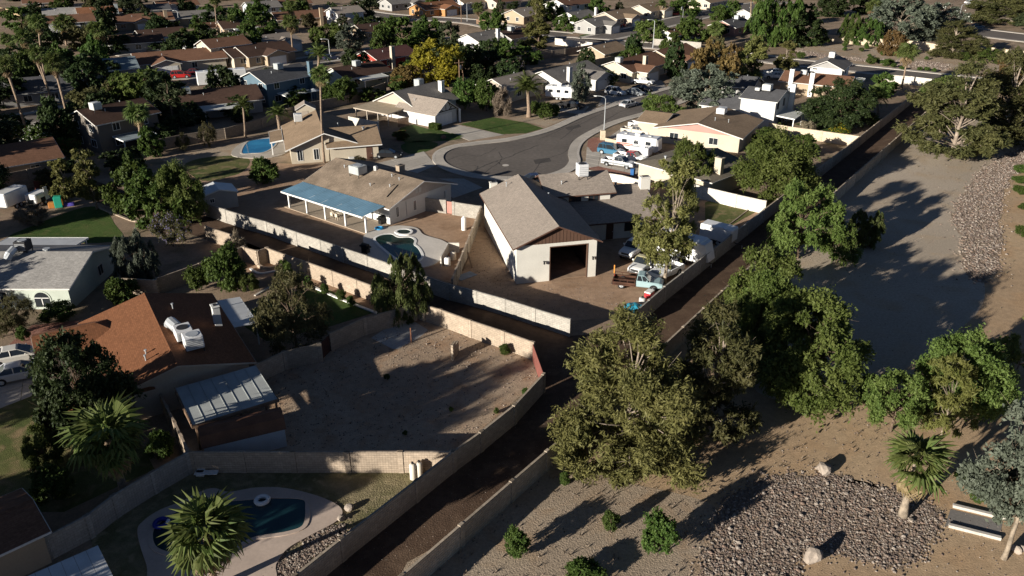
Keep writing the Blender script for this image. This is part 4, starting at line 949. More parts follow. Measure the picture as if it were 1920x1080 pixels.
# ------------------------------------------------------------------ vehicles
def section_loft(secs, name, m, parent, smooth=False):
    """secs: (x, half width, z bottom, z top, top half width)"""
    mb = MB(); vs = []
    for x, w_, zb, zt, tw in secs:
        e = min(.09, (zt - zb) * .3)
        vs += [(x, -w_ * .92, zb), (x, -w_, zb + e), (x, -w_, zt - e * 1.3), (x, -tw, zt), (x, tw, zt), (x, w_, zt - e * 1.3), (x, w_, zb + e), (x, w_ * .92, zb)]
    n = 8; fs = []
    for i in range(len(secs) - 1):
        for k in range(n): fs.append((i * n + k, i * n + (k + 1) % n, (i + 1) * n + (k + 1) % n, (i + 1) * n + k))
    fs += [tuple(range(n)), tuple(range((len(secs) - 1) * n, len(secs) * n))[::-1]]
    mb.add(vs, fs); return mb.build(name, m, parent, smooth)
def cab(parent, x0, x1, x2, x3, z0, z1, w, paintm, wt=None, quarter=True, extra=None):
    """greenhouse: windscreen foot x3, roof front x2, roof rear x1, rear foot x0; glass body, roof skin and pillars"""
    wt = wt or w * .86
    mb = MB(); B = [(x0, -w, z0), (x3, -w, z0), (x3, w, z0), (x0, w, z0)]; T = [(x1, -wt, z1), (x2, -wt, z1), (x2, wt, z1), (x1, wt, z1)]
    mb.add(B + T, [(0, 1, 5, 4), (1, 2, 6, 5), (2, 3, 7, 6), (3, 0, 4, 7)]); g = mb.build('window_glass', GLASS, parent)
    r = MB(); r.add([(x1 - .04, -wt - .015, z1 - .02), (x2 + .04, -wt - .015, z1 - .02), (x2 + .04, wt + .015, z1 - .02), (x1 - .04, wt + .015, z1 - .02), (x1 + .1, -wt + .1, z1 + .045), (x2 - .12, -wt + .1, z1 + .045), (x2 - .12, wt - .1, z1 + .045), (x1 + .1, wt - .1, z1 + .045)],
                    [(4, 5, 6, 7), (0, 1, 5, 4), (1, 2, 6, 5), (2, 3, 7, 6), (3, 0, 4, 7), (3, 2, 1, 0)]); r.build('roof', paintm, parent)
    p = MB()
    def bar(a, b, t=.035): p.tube([a, b], t, 4)
    for sg in (-1, 1):
        bar((x3, sg * w, z0), (x2, sg * wt, z1)); bar((x0, sg * w, z0), (x1, sg * wt, z1))
        xs = [(x1 + x2) / 2] + (extra or [])
        for xm in xs:
            f = (xm - x1) / (x2 - x1); xb = x0 + (x3 - x0) * (.1 + .75 * f); bar((xb, sg * w, z0), (xm, sg * wt, z1), .04)
    p.build('pillar', paintm, parent)
    return g
_wh = {}
def wheels(parent, xs, yw, r, rimm=None):
    rimm = rimm or STEEL; key = (round(r, 2), rimm.name)
    if key not in _wh:
        t = MB(); n = 18; vs = []; prof = [(-.11, .62), (-.11, .93), (-.07, 1), (.07, 1), (.11, .93), (.11, .62)]
        for k in range(n):
            a = 2 * math.pi * k / n; vs += [(math.cos(a) * r * f, y, math.sin(a) * r * f) for y, f in prof]
        q = len(prof); t.add(vs, [(k * q + j, k * q + j + 1, ((k + 1) % n) * q + j + 1, ((k + 1) % n) * q + j) for k in range(n) for j in range(q - 1)])
        m1 = t.mesh('tyre', RUBBER)
        t = MB(); t.tube([(0, -.09, 0), (0, .09, 0)], r * .63, 14); t.tube([(0, -.115, 0), (0, .115, 0)], r * .2, 8)
        for k in range(5):
            a = 2 * math.pi * k / 5; t.tube([(math.cos(a) * r * .15, -.1, math.sin(a) * r * .15), (math.cos(a) * r * .58, -.1, math.sin(a) * r * .58)], .04, 4)
        m2 = t.mesh('rim', rimm); _wh[key] = (m1, m2)
    for x in xs:
        for sg in (-1, 1):
            o = link('wheel', None, parent); o.location = (x, sg * yw, r); o.rotation_euler.z = 0 if sg < 0 else math.pi
            link('tyre', _wh[key][0], o); link('rim', _wh[key][1], o)
LAMP = mat('headlight', (.7, .72, .72), .15, .05); TAIL = mat('tail_light', (.35, .02, .02), .3, .05); CHROME = mat('chrome', (.55, .55, .56), .2, .05, metal=.9)
ARCH = mat('wheel_arch', (.012, .012, .013), .9)
def lights(o, xf, xr, y, z, zr=None):
    for sg in (-1, 1):
        MB().bbox(xf - .05, sg * y - .16, z - .08, xf + .03, sg * y + .16, z + .08, .02).build('headlight', LAMP, o)
        MB().bbox(xr - .03, sg * y - .1, (zr or z) - .1, xr + .05, sg * y + .1, (zr or z) + .12, .02).build('tail_light', TAIL, o)
def arches(o, xs, y, r):
    for x in xs:
        for sg in (-1, 1):
            mb = MB(); n = 10; q = [(x + math.cos(math.pi * k / n) * r * 1.18, r + math.sin(math.pi * k / n) * r * 1.18) for k in range(n + 1)]
            q = q + [(q[-1][0], r * .75), (q[0][0], r * .75)]
            mb.add([(a, sg * (y + .004), b) for a, b in q], [tuple(range(len(q)))]); mb.build('wheel_arch', ARCH, o)
def sedan(label, col, loc, az, group=None, name='sedan', suv=False, cat='car'):
    o = thing(name, label, cat, loc, az, group); m = paint('paint_' + col, PC[col])
    H = .95 if not suv else 1.08; r = .33 if not suv else .38; zt = 1.44 if not suv else 1.75; L = 2.35
    section_loft([(-L, .72, .42, H * .86, .6), (-L + .12, .86, .3, H, .72), (-1.5, .9, .24, H + .02, .8), (0, .91, .24, H, .82), (.95, .9, .24, H - .02, .8), (1.9, .87, .26, H - .15, .72), (L - .12, .8, .32, H - .25, .62), (L, .66, .42, H - .34, .5)], 'body', m, o, False)
    if suv: cab(o, -2.2, -1.95, .35, 1.15, H - .03, zt, .84, m, .72, extra=[-1.3])
    else: cab(o, -1.75, -1.0, .25, 1.2, H - .03, zt, .82, m, .62, extra=None)
    wheels(o, (-1.4, 1.4), .82, r); arches(o, (-1.4, 1.4), .9, r); lights(o, L - .08, -L + .03, .55, .62, .78)
    for sg in (-1, 1): MB().bbox(.78, sg * .99 - .07, H, .92, sg * .99 + .07, H + .14, .03).build('mirror', m, o)
    if suv: MB().box(-1.7, -.66, zt + .06, .1, -.62, zt + .1).box(-1.7, .62, zt + .06, .1, .66, zt + .1).build('roof_rail', DARK, o)
    MB().box(L - .02, -.6, .3, L + .03, .6, .42).box(-L - .03, -.6, .35, -L + .02, .6, .48).build('bumper', DARK if col != 'white' else m, o)
    return o
def pickup(label, col, loc, az, ext=True, lift=0, two=None, hood=None, roof=None, bedm=None, flat=False, cabin=True, bedless=False, name='pickup_truck', cat='truck', group=None):
    o = thing(name, label, cat, loc, az, group); m = paint('paint_' + col, PC[col]); m2 = paint('paint_' + two, PC[two]) if two else m; r = .38 + lift * .12; b = .42 + lift; L = 2.75
    cx = -.55 if ext else -.15
    section_loft([(cx, .93, b, b + .72, .86), (.9, .94, b, b + .7, .86), (1.3, .94, b, b + .66, .84), (2.3, .92, b + .02, b + .6, .8), (L - .1, .88, b + .06, b + .5, .74), (L, .8, b + .12, b + .4, .66)], 'body', m, o)
    if hood: MB().add([(1.25, -.72, b + .675), (1.25, .72, b + .675), (L - .2, .66, b + .565), (L - .2, -.66, b + .565)], [(0, 1, 2, 3)]).build('bonnet', paint('paint_' + hood, PC[hood]), o)
    if two:
        for sg in (-1, 1): MB().box(-2.6, sg * .945 - .006, b + .15, 2.2, sg * .945 + .006, b + .42).build('side_stripe', m2, o)
    if cabin: cab(o, cx + .05, cx + .12, .75, 1.32, b + .68, b + 1.26, .86, paint('paint_' + roof, PC[roof]) if roof else m, .74, extra=None)
    if not bedless:
        bm_ = bedm or m; bd = MB(); x0, x1, w_, z0, z1 = -L, cx - .05, .95, b + .02, b + .68
        if flat: z1 = b + .42; w_ = 1.02
        bd.box(x0, -w_, z0 + .12, x1, w_, z0 + .2); bd.box(x0, -w_, z0, x1, -w_ + .12, z1); bd.box(x0, w_ - .12, z0, x1, w_, z1); bd.box(x0, -w_ + .12, z0 + .2, x0 + .07, w_ - .12, z1); bd.box(x1 - .07, -w_ + .12, z0 + .2, x1, w_ - .12, z1)
        bed = bd.build('cargo_bed', bm_, o); MB().box(x0 + .08, -w_ + .13, z0 + .2, x1 - .08, w_ - .13, z0 + .215).build('bed_liner', DARK if not bedm else bedm, bed)
        if flat:
            rl = MB()
            for y in (-w_ + .05, w_ - .05):
                rl.tube([(x0 + .05, y, z1 + .3), (x1 - .1, y, z1 + .3)], .04, 5)
                for k in range(4): xx = x0 + .05 + k * (x1 - x0 - .15) / 3; rl.tube([(xx, y, z1 - .1), (xx, y, z1 + .3)], .035, 5)
            rl.tube([(x1 - .05, -w_, z1 + .5), (x1 - .05, w_, z1 + .5)], .045, 5); rl.build('stake_rail', bedm or DARK, bed)
    wheels(o, (-1.75, 1.75), .84, r); 
    if not flat: arches(o, (-1.75,), .95, r)
    arches(o, (1.75,), .94, r); lights(o, L - .08, -L + .04, .66, b + .34, b + .4)
    MB().box(L - .02, -.85, b, L + .1, .85, b + .14).box(-L - .1, -.85, b, -L + .02, .85, b + .12).build('bumper', CHROME if not flat else DARK, o)
    MB().box(L - .03, -.48, b + .22, L + .012, .48, b + .44).build('grille', DARK, o)
    for sg in (-1, 1): MB().bbox(.95, sg * 1.02 - .08, b + .72, 1.08, sg * 1.02 + .08, b + .92, .02).build('mirror', m, o)
    MB().box(-L + .1, -.4, .32, L - .3, .4, b + .05).build('chassis', DARK, o)
    return o
PC = {'white': (.72, .72, .71), 'silver': (.45, .46, .47), 'black': (.012, .012, .014), 'red': (.42, .02, .02), 'blue': (.03, .13, .22), 'pale_blue': (.30, .42, .44), 'champagne': (.55, .50, .43), 'grey': (.22, .24, .25), 'dark_red': (.12, .015, .02), 'rust': (.12, .055, .035), 'cream': (.5, .45, .27), 'steel_blue': (.08, .12, .15), 'navy': (.02, .03, .07), 'pearl': (.6, .58, .53)}
def boxbody(o, x0, x1, w, z0, z1, m, name='body', b=.12, nose=0):
    mb = MB(); mb.bbox(x0, -w, z0, x1, w, z1, b); c = mb.build(name, m, o)
    if nose: MB().add([(x1 - .02, -w + .05, z0 + .1), (x1 - .02, w - .05, z0 + .1), (x1 - .02, w - .05, z1 - .15), (x1 - .02, -w + .05, z1 - .15), (x1 + nose, -w * .7, z0 + .3), (x1 + nose, w * .7, z0 + .3), (x1 + nose * .4, w * .8, z1 - .2), (x1 + nose * .4, -w * .8, z1 - .2)], [(4, 5, 6, 7), (0, 1, 5, 4), (3, 7, 6, 2), (0, 4, 7, 3), (1, 2, 6, 5)]).build('nose', m, o)
    return c
def caravan(label, loc, az, L=6.5, w=1.2, z1=2.9, stripe=None, col='white', name='travel_trailer', ax=(-.4, .4), nose=.5, cat='trailer', wins=3, roofkit=True, box=False, door=True):
    o = thing(name, label, cat, loc, az); m = paint('paint_' + col, PC[col])
    boxbody(o, -L / 2, L / 2, w, .6, z1, m, nose=nose)
    for sg in (-1, 1):
        for k in range(wins):
            x = -L / 2 + (k + .7) * L / (wins + .4); a = MB().bbox(x - .45, sg * (w + .012) - .012, z1 - 1.25, x + .45, sg * (w + .012) + .012, z1 - .65, .01).build('window', GLASS, o)
        if stripe:
            for k in range(2): MB().box(-L / 2 + .1, sg * (w + .006) - .006, 1.15 + k * .28, L / 2 * (.3 if k else .2), sg * (w + .006) + .006, 1.35 + k * .28).build('side_stripe', stripe, o)
    if door: MB().bbox(.4, -w - .03, .65, 1.05, -w + .01, 2.5, .01).build('door', m, o)
    MB().bbox(-L / 2 - .025, -.5, z1 - 1.3, -L / 2 + .01, .5, z1 - .7, .01).build('rear_window', GLASS if not box else m, o)
    if roofkit:
        MB().bbox(-.6, -.35, z1, .3, .35, z1 + .28, .06).build('roof_cooler', WHITE, o)
        for x in (-L * .32, L * .28): MB().bbox(x - .25, -.25, z1, x + .25, .25, z1 + .12, .03).build('roof_vent', ACM, o)
    wheels(o, ax, w - .15, .36); MB().tube([(L / 2 - .2, 0, .55), (L / 2 + 1.2, 0, .5)], .06, 6).box(-L / 2 + .2, -.5, .42, L / 2 - .2, .5, .6).build('drawbar', DARK, o)
    MB().tube([(L / 2 + 1.1, 0, 0), (L / 2 + 1.1, 0, .55)], .05, 6).build('jockey_stand', STEEL, o)
    return o
# garage yard
def V(u, v): return G(u, v)
p = V(1206, 533)
ft = pickup('old pale blue flatbed truck with rusty stake bed beside the eucalyptus', 'pale_blue', V(1196, 538), 104, ext=False, hood='steel_blue', bedm=mat('rust_bed', (.075, .035, .022), .9, .3, 1.5), flat=True)
mp = MB(); mp.box(-2.85, .78, 1.0, -2.73, .9, 2.0); mp.build('marker_board', mat('orange_board', (.6, .25, .05), .6), ft)
pickup('old white pickup with cream cab roof parked behind the flatbed', 'white', V(1208, 503), 214, ext=False, roof='cream', bedm=mat('rust_bed', (.1, .05, .035)))
pickup('lifted white pickup in the shade of the garage', 'white', V(1190, 478), 214, ext=True, lift=.35)
pickup('stripped white car body with raised panels by the alley wall', 'white', V(1243, 520), 226, ext=False, cabin=False, hood='steel_blue', name='stripped_car', cat='car')
pickup('half dismantled white truck cab next to the alley wall', 'white', V(1256, 498), 226, ext=False, bedless=True, name='stripped_truck')
caravan('white fifth-wheel camper behind the eucalyptus', V(1262, 482), 128, 7.6, 1.2, 3.1, nose=1.1)
caravan('small enclosed trailer shaded at the alley wall', V(1345, 455), 128, 4.2, 1.0, 2.4, wins=0, roofkit=False, name='cargo_trailer', nose=.1, box=True)
# cul-de-sac driveway
pickup('two-tone white and grey pickup closest to the blue bin', 'white', V(1160, 312), 121, two='grey', roof='grey', hood='grey')
pickup('white pickup with red cab roof between two others', 'white', V(1182, 302), 121, roof='red')
sedan('blue station wagon off-roader on the driveway', 'blue', V(1146, 289), 121, name='off_roader', suv=True)
mhm = caravan('white motorhome with red stripes beside the off-roader', V(1196, 285), 119, 7.2, 1.2, 2.95, stripe=mat('red_stripe', (.55, .1, .06), .5), name='motorhome', nose=.3, cat='motorhome')
caravan('small white camper unit in front of the motorhome', V(1200, 297), 119, 3.4, 1.05, 2.1, wins=1, roofkit=False, name='camper_unit', nose=.1)
pickup('champagne crew cab pickup in front of the pink gable house', 'champagne', V(1192, 252), 118)
pickup('white pickup with rack behind the champagne pickup', 'white', V(1206, 241), 118, hood='pale_blue')
# street and far driveways
sedan('silver sedan driving on the street by the lamp', 'silver', V(1179, 200), 47)
sedan('white estate car on the drive of the brown roofed house', 'white', V(1154, 178), 125, suv=True, name='estate_car')
sedan('black and silver sedan beside the white estate car', 'grey', V(1190, 178), 130)
sedan('black car parked behind the two-tone sedan', 'black', V(1204, 171), 130)
pickup('white pickup on the drive of the brown roofed house', 'white', V(1206, 158), 118)
pickup('black pickup beside the date palm', 'black', V(1072, 203), 112)
caravan('white camper behind the shade tree', V(1050, 186), 110, 6, 1.2, 2.9)
sedan('black sports car in the shade of the beige house', 'black', V(728, 295), 92)
sedan('silver sedan nearest the lawn under the dark tree', 'silver', V(40, 708), 63)
sedan('pearl white sedan behind the silver sedan', 'pearl', V(34, 676), 63)
sedan('red off-roader in front of the arched house', 'red', V(340, 146), 75, suv=True, name='off_roader')
sedan('dark red car beside the red off-roader', 'dark_red', V(366, 140), 75)
pickup('white pickup parked on the drive beside the tall palm', 'white', V(510, 117), -80)
sedan('white car behind the feathery date palm', 'white', V(588, 103), 60)
sedan('dark car under the street lamp', 'navy', V(622, 112), 60)
pickup('small white pickup in the shaded upper left street', 'white', V(352, 96), -75)
sedan('dark blue sedan on the far upper left drive', 'navy', V(368, 46), 75)
sedan('red car at the far upper left', 'red', V(387, 42), 70)
sedan('white coupe on the corner drive with the red one', 'white', V(1149, 54), 110)
sedan('red coupe beside the white coupe', 'red', V(1161, 50), 110)
sedan('red sports car near the basketball hoop', 'red', V(1267, 29), 100)
pickup('white truck on the drive behind the slim tree', 'white', V(1452, 142), 110, name='pickup_truck')
pickup('pale truck behind the white truck on the right', 'white', V(1455, 148), 110, hood='pale_blue')
sedan('white car at the far top crossing', 'white', V(676, 45), 60)
sedan('pale car in the upper right car park', 'white', V(1818, 7), 75); sedan('white car behind the pale car in the car park', 'white', V(1832, 13), 75)
sedan('dark car half hidden behind the garage house', 'navy', V(1006, 343), 75)
sedan('blue car on the arterial road', 'blue', V(1832, 53), 80)
caravan('long white trailer behind the dark pine', V(418, 160), 65, 11, 1.25, 3.6, wins=0, name='long_trailer', ax=(-3, -2), nose=.1, box=True)
caravan('white double door box trailer by the left edge', V(26, 388), 12, 4.2, 1.05, 2.6, wins=0, roofkit=False, name='box_trailer', nose=.1, box=True)
caravan('little white camper shell next to the box trailer', V(74, 384), 12, 2.6, .9, 1.9, wins=1, roofkit=False, name='camper_shell', nose=.1)
# ------------------------------------------------------------------ vegetation
def leaf_mesh(name, C, A, B, tint, m):
    """quads from centres C, half axes A and B (n x 3)"""
    n = len(C); co = np.empty((n, 4, 3), np.float32)
    co[:, 0] = C - A - B * .35; co[:, 1] = C - A * .1 - B; co[:, 2] = C + A; co[:, 3] = C - A * .1 + B
    me = bpy.data.meshes.new(name); me.vertices.add(n * 4); me.vertices.foreach_set('co', co.ravel())
    me.loops.add(n * 4); me.loops.foreach_set('vertex_index', np.arange(n * 4, dtype=np.int32))
    me.polygons.add(n); me.polygons.foreach_set('loop_start', np.arange(0, n * 4, 4, dtype=np.int32)); me.polygons.foreach_set('loop_total', np.full(n, 4, np.int32))
    at = me.attributes.new('tint', 'FLOAT', 'FACE'); at.data.foreach_set('value', np.clip(tint, 0, 1).astype(np.float32))
    me.materials.append(m); me.update(calc_edges=True)
    return me
def unit(v): return v / (np.linalg.norm(v, axis=1, keepdims=True) + 1e-9)
LEAF = {
 'pine': leafmat('pine_needles', (.07, .072, .022), (.155, .14, .05), .25),
 'greenpine': leafmat('green_pine_needles', (.05, .06, .02), (.125, .12, .045), .25),
 'darkpine': leafmat('dark_pine_needles', (.028, .04, .018), (.06, .07, .03), .2),
 'mesquite': leafmat('mesquite_leaf', (.065, .105, .02), (.15, .185, .05), .38),
 'green': leafmat('green_leaf', (.038, .075, .015), (.095, .135, .03), .33),
 'dark': leafmat('dark_leaf', (.018, .036, .012), (.05, .07, .022), .25),
 'pepper': leafmat('pepper_leaf', (.06, .085, .025), (.13, .15, .05), .35),
 'euc': leafmat('eucalyptus_leaf', (.09, .1, .028), (.22, .21, .07), .38),
 'greyeuc': leafmat('grey_eucalyptus_leaf', (.07, .085, .06), (.15, .17, .125), .3),
 'olive': leafmat('olive_leaf', (.06, .06, .025), (.12, .11, .045), .3),
 'yellow': leafmat('palo_verde_flower', (.17, .16, .02), (.34, .28, .03), .4),
 'pale': leafmat('palo_verde_leaf', (.12, .14, .035), (.2, .2, .06), .4),
 'palm': leafmat('palm_leaf', (.06, .095, .02), (.15, .18, .055), .35),
 'drypalm': leafmat('dry_palm_leaf', (.17, .12, .06), (.27, .2, .11), .2),
 'white': leafmat('white_blossom', (.5, .5, .44), (.7, .7, .62), .3),
 'red': leafmat('red_blossom', (.22, .02, .02), (.4, .06, .05), .3),
 'purple': leafmat('purple_blossom', (.2, .17, .33), (.33, .28, .48), .3),
 'gold': leafmat('yellow_blossom', (.5, .33, .01), (.65, .5, .03), .3),
 'bronze': leafmat('bronze_leaf', (.11, .075, .025), (.2, .14, .05), .3),
 'twig': leafmat('bare_twig', (.16, .13, .09), (.26, .21, .15), .1),
}
# kind: (shape, leaf key, nominal height, nominal radius, crown base share, clumps, leaves, leaf length, leaf width, bark)
KIND = {
 'bigpine': ('pine', 'pine', 13.5, 5.6, .04, 150, 120000, .20, .036, PINEBARK),
 'sidepine': ('pine', 'greenpine', 12, 4.6, .1, 100, 60000, .22, .04, PINEBARK),
 'mesquite': ('dome', 'mesquite', 8.5, 5.5, .2, 85, 80000, .145, .05, BARK),
 'mesquite2': ('dome', 'mesquite', 7, 4.2, .2, 55, 46000, .145, .05, BARK),
 'pepper': ('weep', 'pepper', 7, 3.6, .1, 80, 40000, .2, .032, BARK),
 'weep': ('weep', 'green', 9, 4.2, .1, 80, 20000, .3, .06, BARK),
 'greywillow': ('weep', 'greyeuc', 7, 3.4, .1, 70, 18000, .26, .045, BARK),
 'euc': ('open', 'euc', 13, 4.4, .22, 80, 42000, .16, .045, PALEBARK),
 'greyeuc': ('open', 'greyeuc', 12, 5, .3, 90, 48000, .15, .05, PALEBARK),
 'round': ('ball', 'green', 4.5, 2.6, .1, 60, 22000, .14, .055, BARK),
 'dark': ('dome', 'dark', 9, 4.8, .12, 85, 60000, .16, .055, BARK),
 'fgreen': ('dome', 'green', 8, 4.6, .12, 60, 20700, 0.26, 0.106, BARK),
 'fmesq': ('dome', 'mesquite', 7, 4.5, .18, 60, 20700, 0.25, 0.092, BARK),
 'fdark': ('dome', 'dark', 9, 4.6, .08, 60, 20700, 0.28, 0.112, BARK),
 'fpine': ('cone', 'darkpine', 12, 4.4, .08, 70, 23000, 0.30, 0.073, BARK),
 'foliv': ('dome', 'olive', 7, 4.4, .1, 55, 18400, 0.26, 0.092, BARK),
 'feuc': ('open', 'euc', 13, 4.2, .12, 60, 20700, 0.28, 0.086, PALEBARK),
 'fgrey': ('dome', 'greyeuc', 13, 6, .08, 80, 27599, 0.30, 0.092, PALEBARK),
 'fyel': ('dome', 'yellow', 9, 5, .1, 70, 27599, 0.22, 0.086, BARK),
 'fpale': ('dome', 'bronze', 7, 4.5, .1, 60, 20700, 0.24, 0.079, BARK),
 'slim': ('column', 'euc', 14, 3.2, .06, 70, 27599, 0.26, 0.079, BARK),
 'pale': ('open', 'pale', 6, 3.6, .15, 60, 9000, .26, .035, PALEBARK),
 'sparse': ('dome', 'olive', 6, 4.6, .18, 60, 20000, .16, .03, BARK),
 'twiggy': ('ball', 'twig', 2.6, 1.6, .05, 30, 3500, .45, .02, BARK),
}
_tv = {}
def tree_mesh(kind, var):
    if (kind, var) in _tv: return _tv[kind, var]
    shape, lk, H, Rr, cb, nc, nl, ll, lw, bark = KIND[kind]; g = np.random.default_rng(sum(map(ord, kind)) * 31 + var * 977)
    z0 = H * cb; hh = H - z0
    # clump centres through the crown volume, more of them towards its skin
    P = []; dirs = g.normal(size=(9, 3)); amp = g.uniform(-.42, .38, 9) * (1.6 if shape == 'pine' else 1)
    while len(P) < nc:
        p = g.uniform(-1, 1, 3); rad = np.linalg.norm(p[:2]); t = (p[2] + 1) / 2
        prof = {'pine': math.sqrt(max(0, 1 - max(0, (t - .15) / .85) ** 1.5)) * min(1, .8 + t * .9) * (.82 + .24 * math.sin(13 * t + var * 2)), 'cone': (1 - t) ** .5 * min(1, .7 + t * 2) * (.86 + .16 * math.sin(11 * t + var)), 'dome': math.sqrt(max(0, 1 - max(0, (t - .28) / .72) ** 2)) * min(1, .62 + t * 1.3), 'ball': math.sqrt(max(0, 1 - p[2] ** 2)),
                'weep': math.sqrt(max(0, 1 - max(0, (t - .3) / .7) ** 2.2)) * min(1, .7 + t), 'open': math.sqrt(max(0, 1 - p[2] ** 2)) * (.75 + .3 * math.sin(7 * t + var)), 'column': min(1, 6 * t) * (1 - t ** 3) * (.8 + .25 * math.sin(9 * t + var * 2))}[shape]
        q = np.array([p[0], p[1], p[2]]); bump = 1 + float(np.sum(amp * np.maximum(0, (q / (np.linalg.norm(q) + 1e-6)) @ unit(dirs).T) ** 3))
        lim = prof * bump
        if rad > lim or (rad < lim * .45 and g.random() < .72): continue
        P.append((p[0] * Rr, p[1] * Rr, z0 + t * hh))
    P = np.array(P); cs = Rr * {'open': .2, 'dome': .24, 'cone': .26, 'pine': .23, 'weep': .22, 'ball': .3, 'column': .3}[shape] * g.uniform(.6, 1.4, nc)
    if shape == 'cone': cs *= (1.15 - .6 * (P[:, 2] - z0) / hh)
    # twigs spray out of every clump, leaves sit along the twigs
    nt_ = max(nc * 6, nl // 16); tx = g.integers(0, nc, nt_); out = P[tx] - np.array([0, 0, z0 + hh * .35]); out = unit(out)
    td = unit(g.normal(size=(nt_, 3)) * np.array([1, 1, .6]) + out * (.75 if shape != 'ball' else .5))
    if shape == 'weep': td = unit(td * .55 + np.array([0, 0, -1.0]))
    tl = cs[tx] * g.uniform(.5, 1.25, nt_) * (1.5 if shape == 'weep' else 1)
    ix = g.integers(0, nt_, nl); f = g.random(nl) ** .7
    d = td[ix]; C = P[tx[ix]] + d * (tl[ix] * f)[:, None] + g.normal(size=(nl, 3)) * (cs[tx[ix]] * .085)[:, None]
    if shape in ('dome', 'open'): C[:, 2] -= (tl[ix] * f * f) * .22
    if shape in ('cone', 'pine'): C[:, 2] += (tl[ix] * f * f) * .15
    C[:, 2] = np.maximum(C[:, 2], .15)
    nrm = unit(d * .35 + g.normal(size=(nl, 3)) * .6 + np.array([0, 0, .45]))
    ax = g.normal(size=(nl, 3)) * .8 + d
    if shape == 'weep': ax = ax * .35 + np.array([0, 0, -1.0])
    ax = unit(ax - nrm * np.sum(ax * nrm, axis=1, keepdims=True)); bx = np.cross(nrm, ax)
    s = g.uniform(.35, 1.6, (nl, 1)); A = ax * ll * s; B = bx * lw * s * 1.4
    tint = g.uniform(0, .75, nc)[tx[ix]] * .6 + g.uniform(0, .25, nt_)[ix] + g.uniform(0, .4, nl)
    lm = leaf_mesh('crown', C, A, B, tint, LEAF[lk])
    mb = MB(); tr = .026 * H if shape in ('dome', 'weep', 'ball') else .018 * H
    lean = g.normal(size=2) * .03 * H; top = H * (.92 if shape in ('cone', 'column', 'pine') else .6)
    pts = [(lean[0] * (t ** 1.5) + g.normal() * .02 * H * t, lean[1] * (t ** 1.5) + g.normal() * .02 * H * t, top * t) for t in (0, .12, .3, .5, .75, 1)]
    mb.tube(pts, [tr * 1.35, tr, tr * .85, tr * .7, tr * .45, tr * .15], 7)
    for k in g.choice(nc, min(nc, 26 if nl < 30000 else 50), replace=False):
        zt = max(.12, min(.85, (P[k, 2] / top) * (.62 if shape != 'cone' else .85))); j = zt * 5; i = min(4, int(j))
        f0 = [0, .12, .3, .5, .75, 1]; i = max(a for a in range(5) if f0[a] <= zt); fr_ = (zt - f0[i]) / (f0[i + 1] - f0[i])
        s0 = Vector(pts[i]).lerp(Vector(pts[i + 1]), fr_); e = Vector(P[k]); mid = s0.lerp(e, .5) + Vector((g.normal() * .04 * H, g.normal() * .04 * H, (-.02 if shape == 'cone' else .05) * H)); r0 = tr * .42 * (1 - .5 * zt)
        mb.tube([s0, mid, e], [r0, r0 * .65, r0 * .22], 5, cap=False)
        for _ in range(2):
            e2 = e + Vector(g.normal(size=3) * Rr * .16); mb.tube([mid.lerp(e, .6), e2], [r0 * .3, r0 * .1], 4, cap=False)
    tm = mb.mesh('trunk', bark, True)
    _tv[kind, var] = (lm, tm, H, Rr)
    return _tv[kind, var]
def up_height(u, v, vt):
    b = G(u, v); lo, hi = .3, 45.0
    for _ in range(40):
        m_ = (lo + hi) / 2; dz = m_ - CAMH; f = b.y * ct - dz * st; y = 540 + FPX * (-(b.y * st + dz * ct)) / f
        if y > vt: lo = m_
        else: hi = m_
    return lo
tn = [0]
def tree(kind, u, v, vt, wpx, label, nv=2, name='tree', cat='tree', group=None, blossom=None, hmul=1.0, var=None):
    """base spot, level of the top and width of the crown as surveyed"""
    b = G(u, v); Ht = up_height(u, v, vt) * hmul; dist = (b - CAMP).length; D = wpx * dist / FPX
    tn[0] += 1; var = tn[0] % nv if var is None else var; lm, tm, H, Rr = tree_mesh(kind, var)
    o = thing(name, label, cat, b, R.uniform(0, 360), group)
    sx, sz = D / (2 * Rr) / 1.12, Ht / H / 1.03
    c = link('crown', lm, o); t = link('trunk', tm, o)
    for q in (c, t): q.scale = (sx, sx, sz)
    if blossom:
        key = (kind, var, blossom)
        if key not in _tv:
            g = np.random.default_rng(var + 5); n = 1500; src = np.empty(len(lm.vertices) * 3, np.float32); lm.vertices.foreach_get('co', src); src = src.reshape(-1, 3)
            ii = g.choice(len(src), n); ctr = src.mean(0); C = src[ii] + unit(src[ii] - ctr) * .12
            nr = unit(g.normal(size=(n, 3)) + unit(C - ctr)); ax = unit(np.cross(nr, g.normal(size=(n, 3)))); bx = np.cross(nr, ax); s = g.uniform(.5, 1.3, (n, 1)) * KIND[kind][7] * .9
            _tv[key] = leaf_mesh('blossom', C, ax * s, bx * s * .8, g.random(n), LEAF[blossom])
        f = link('blossom', _tv[key], o); f.scale = (sx, sx, sz)
    return o

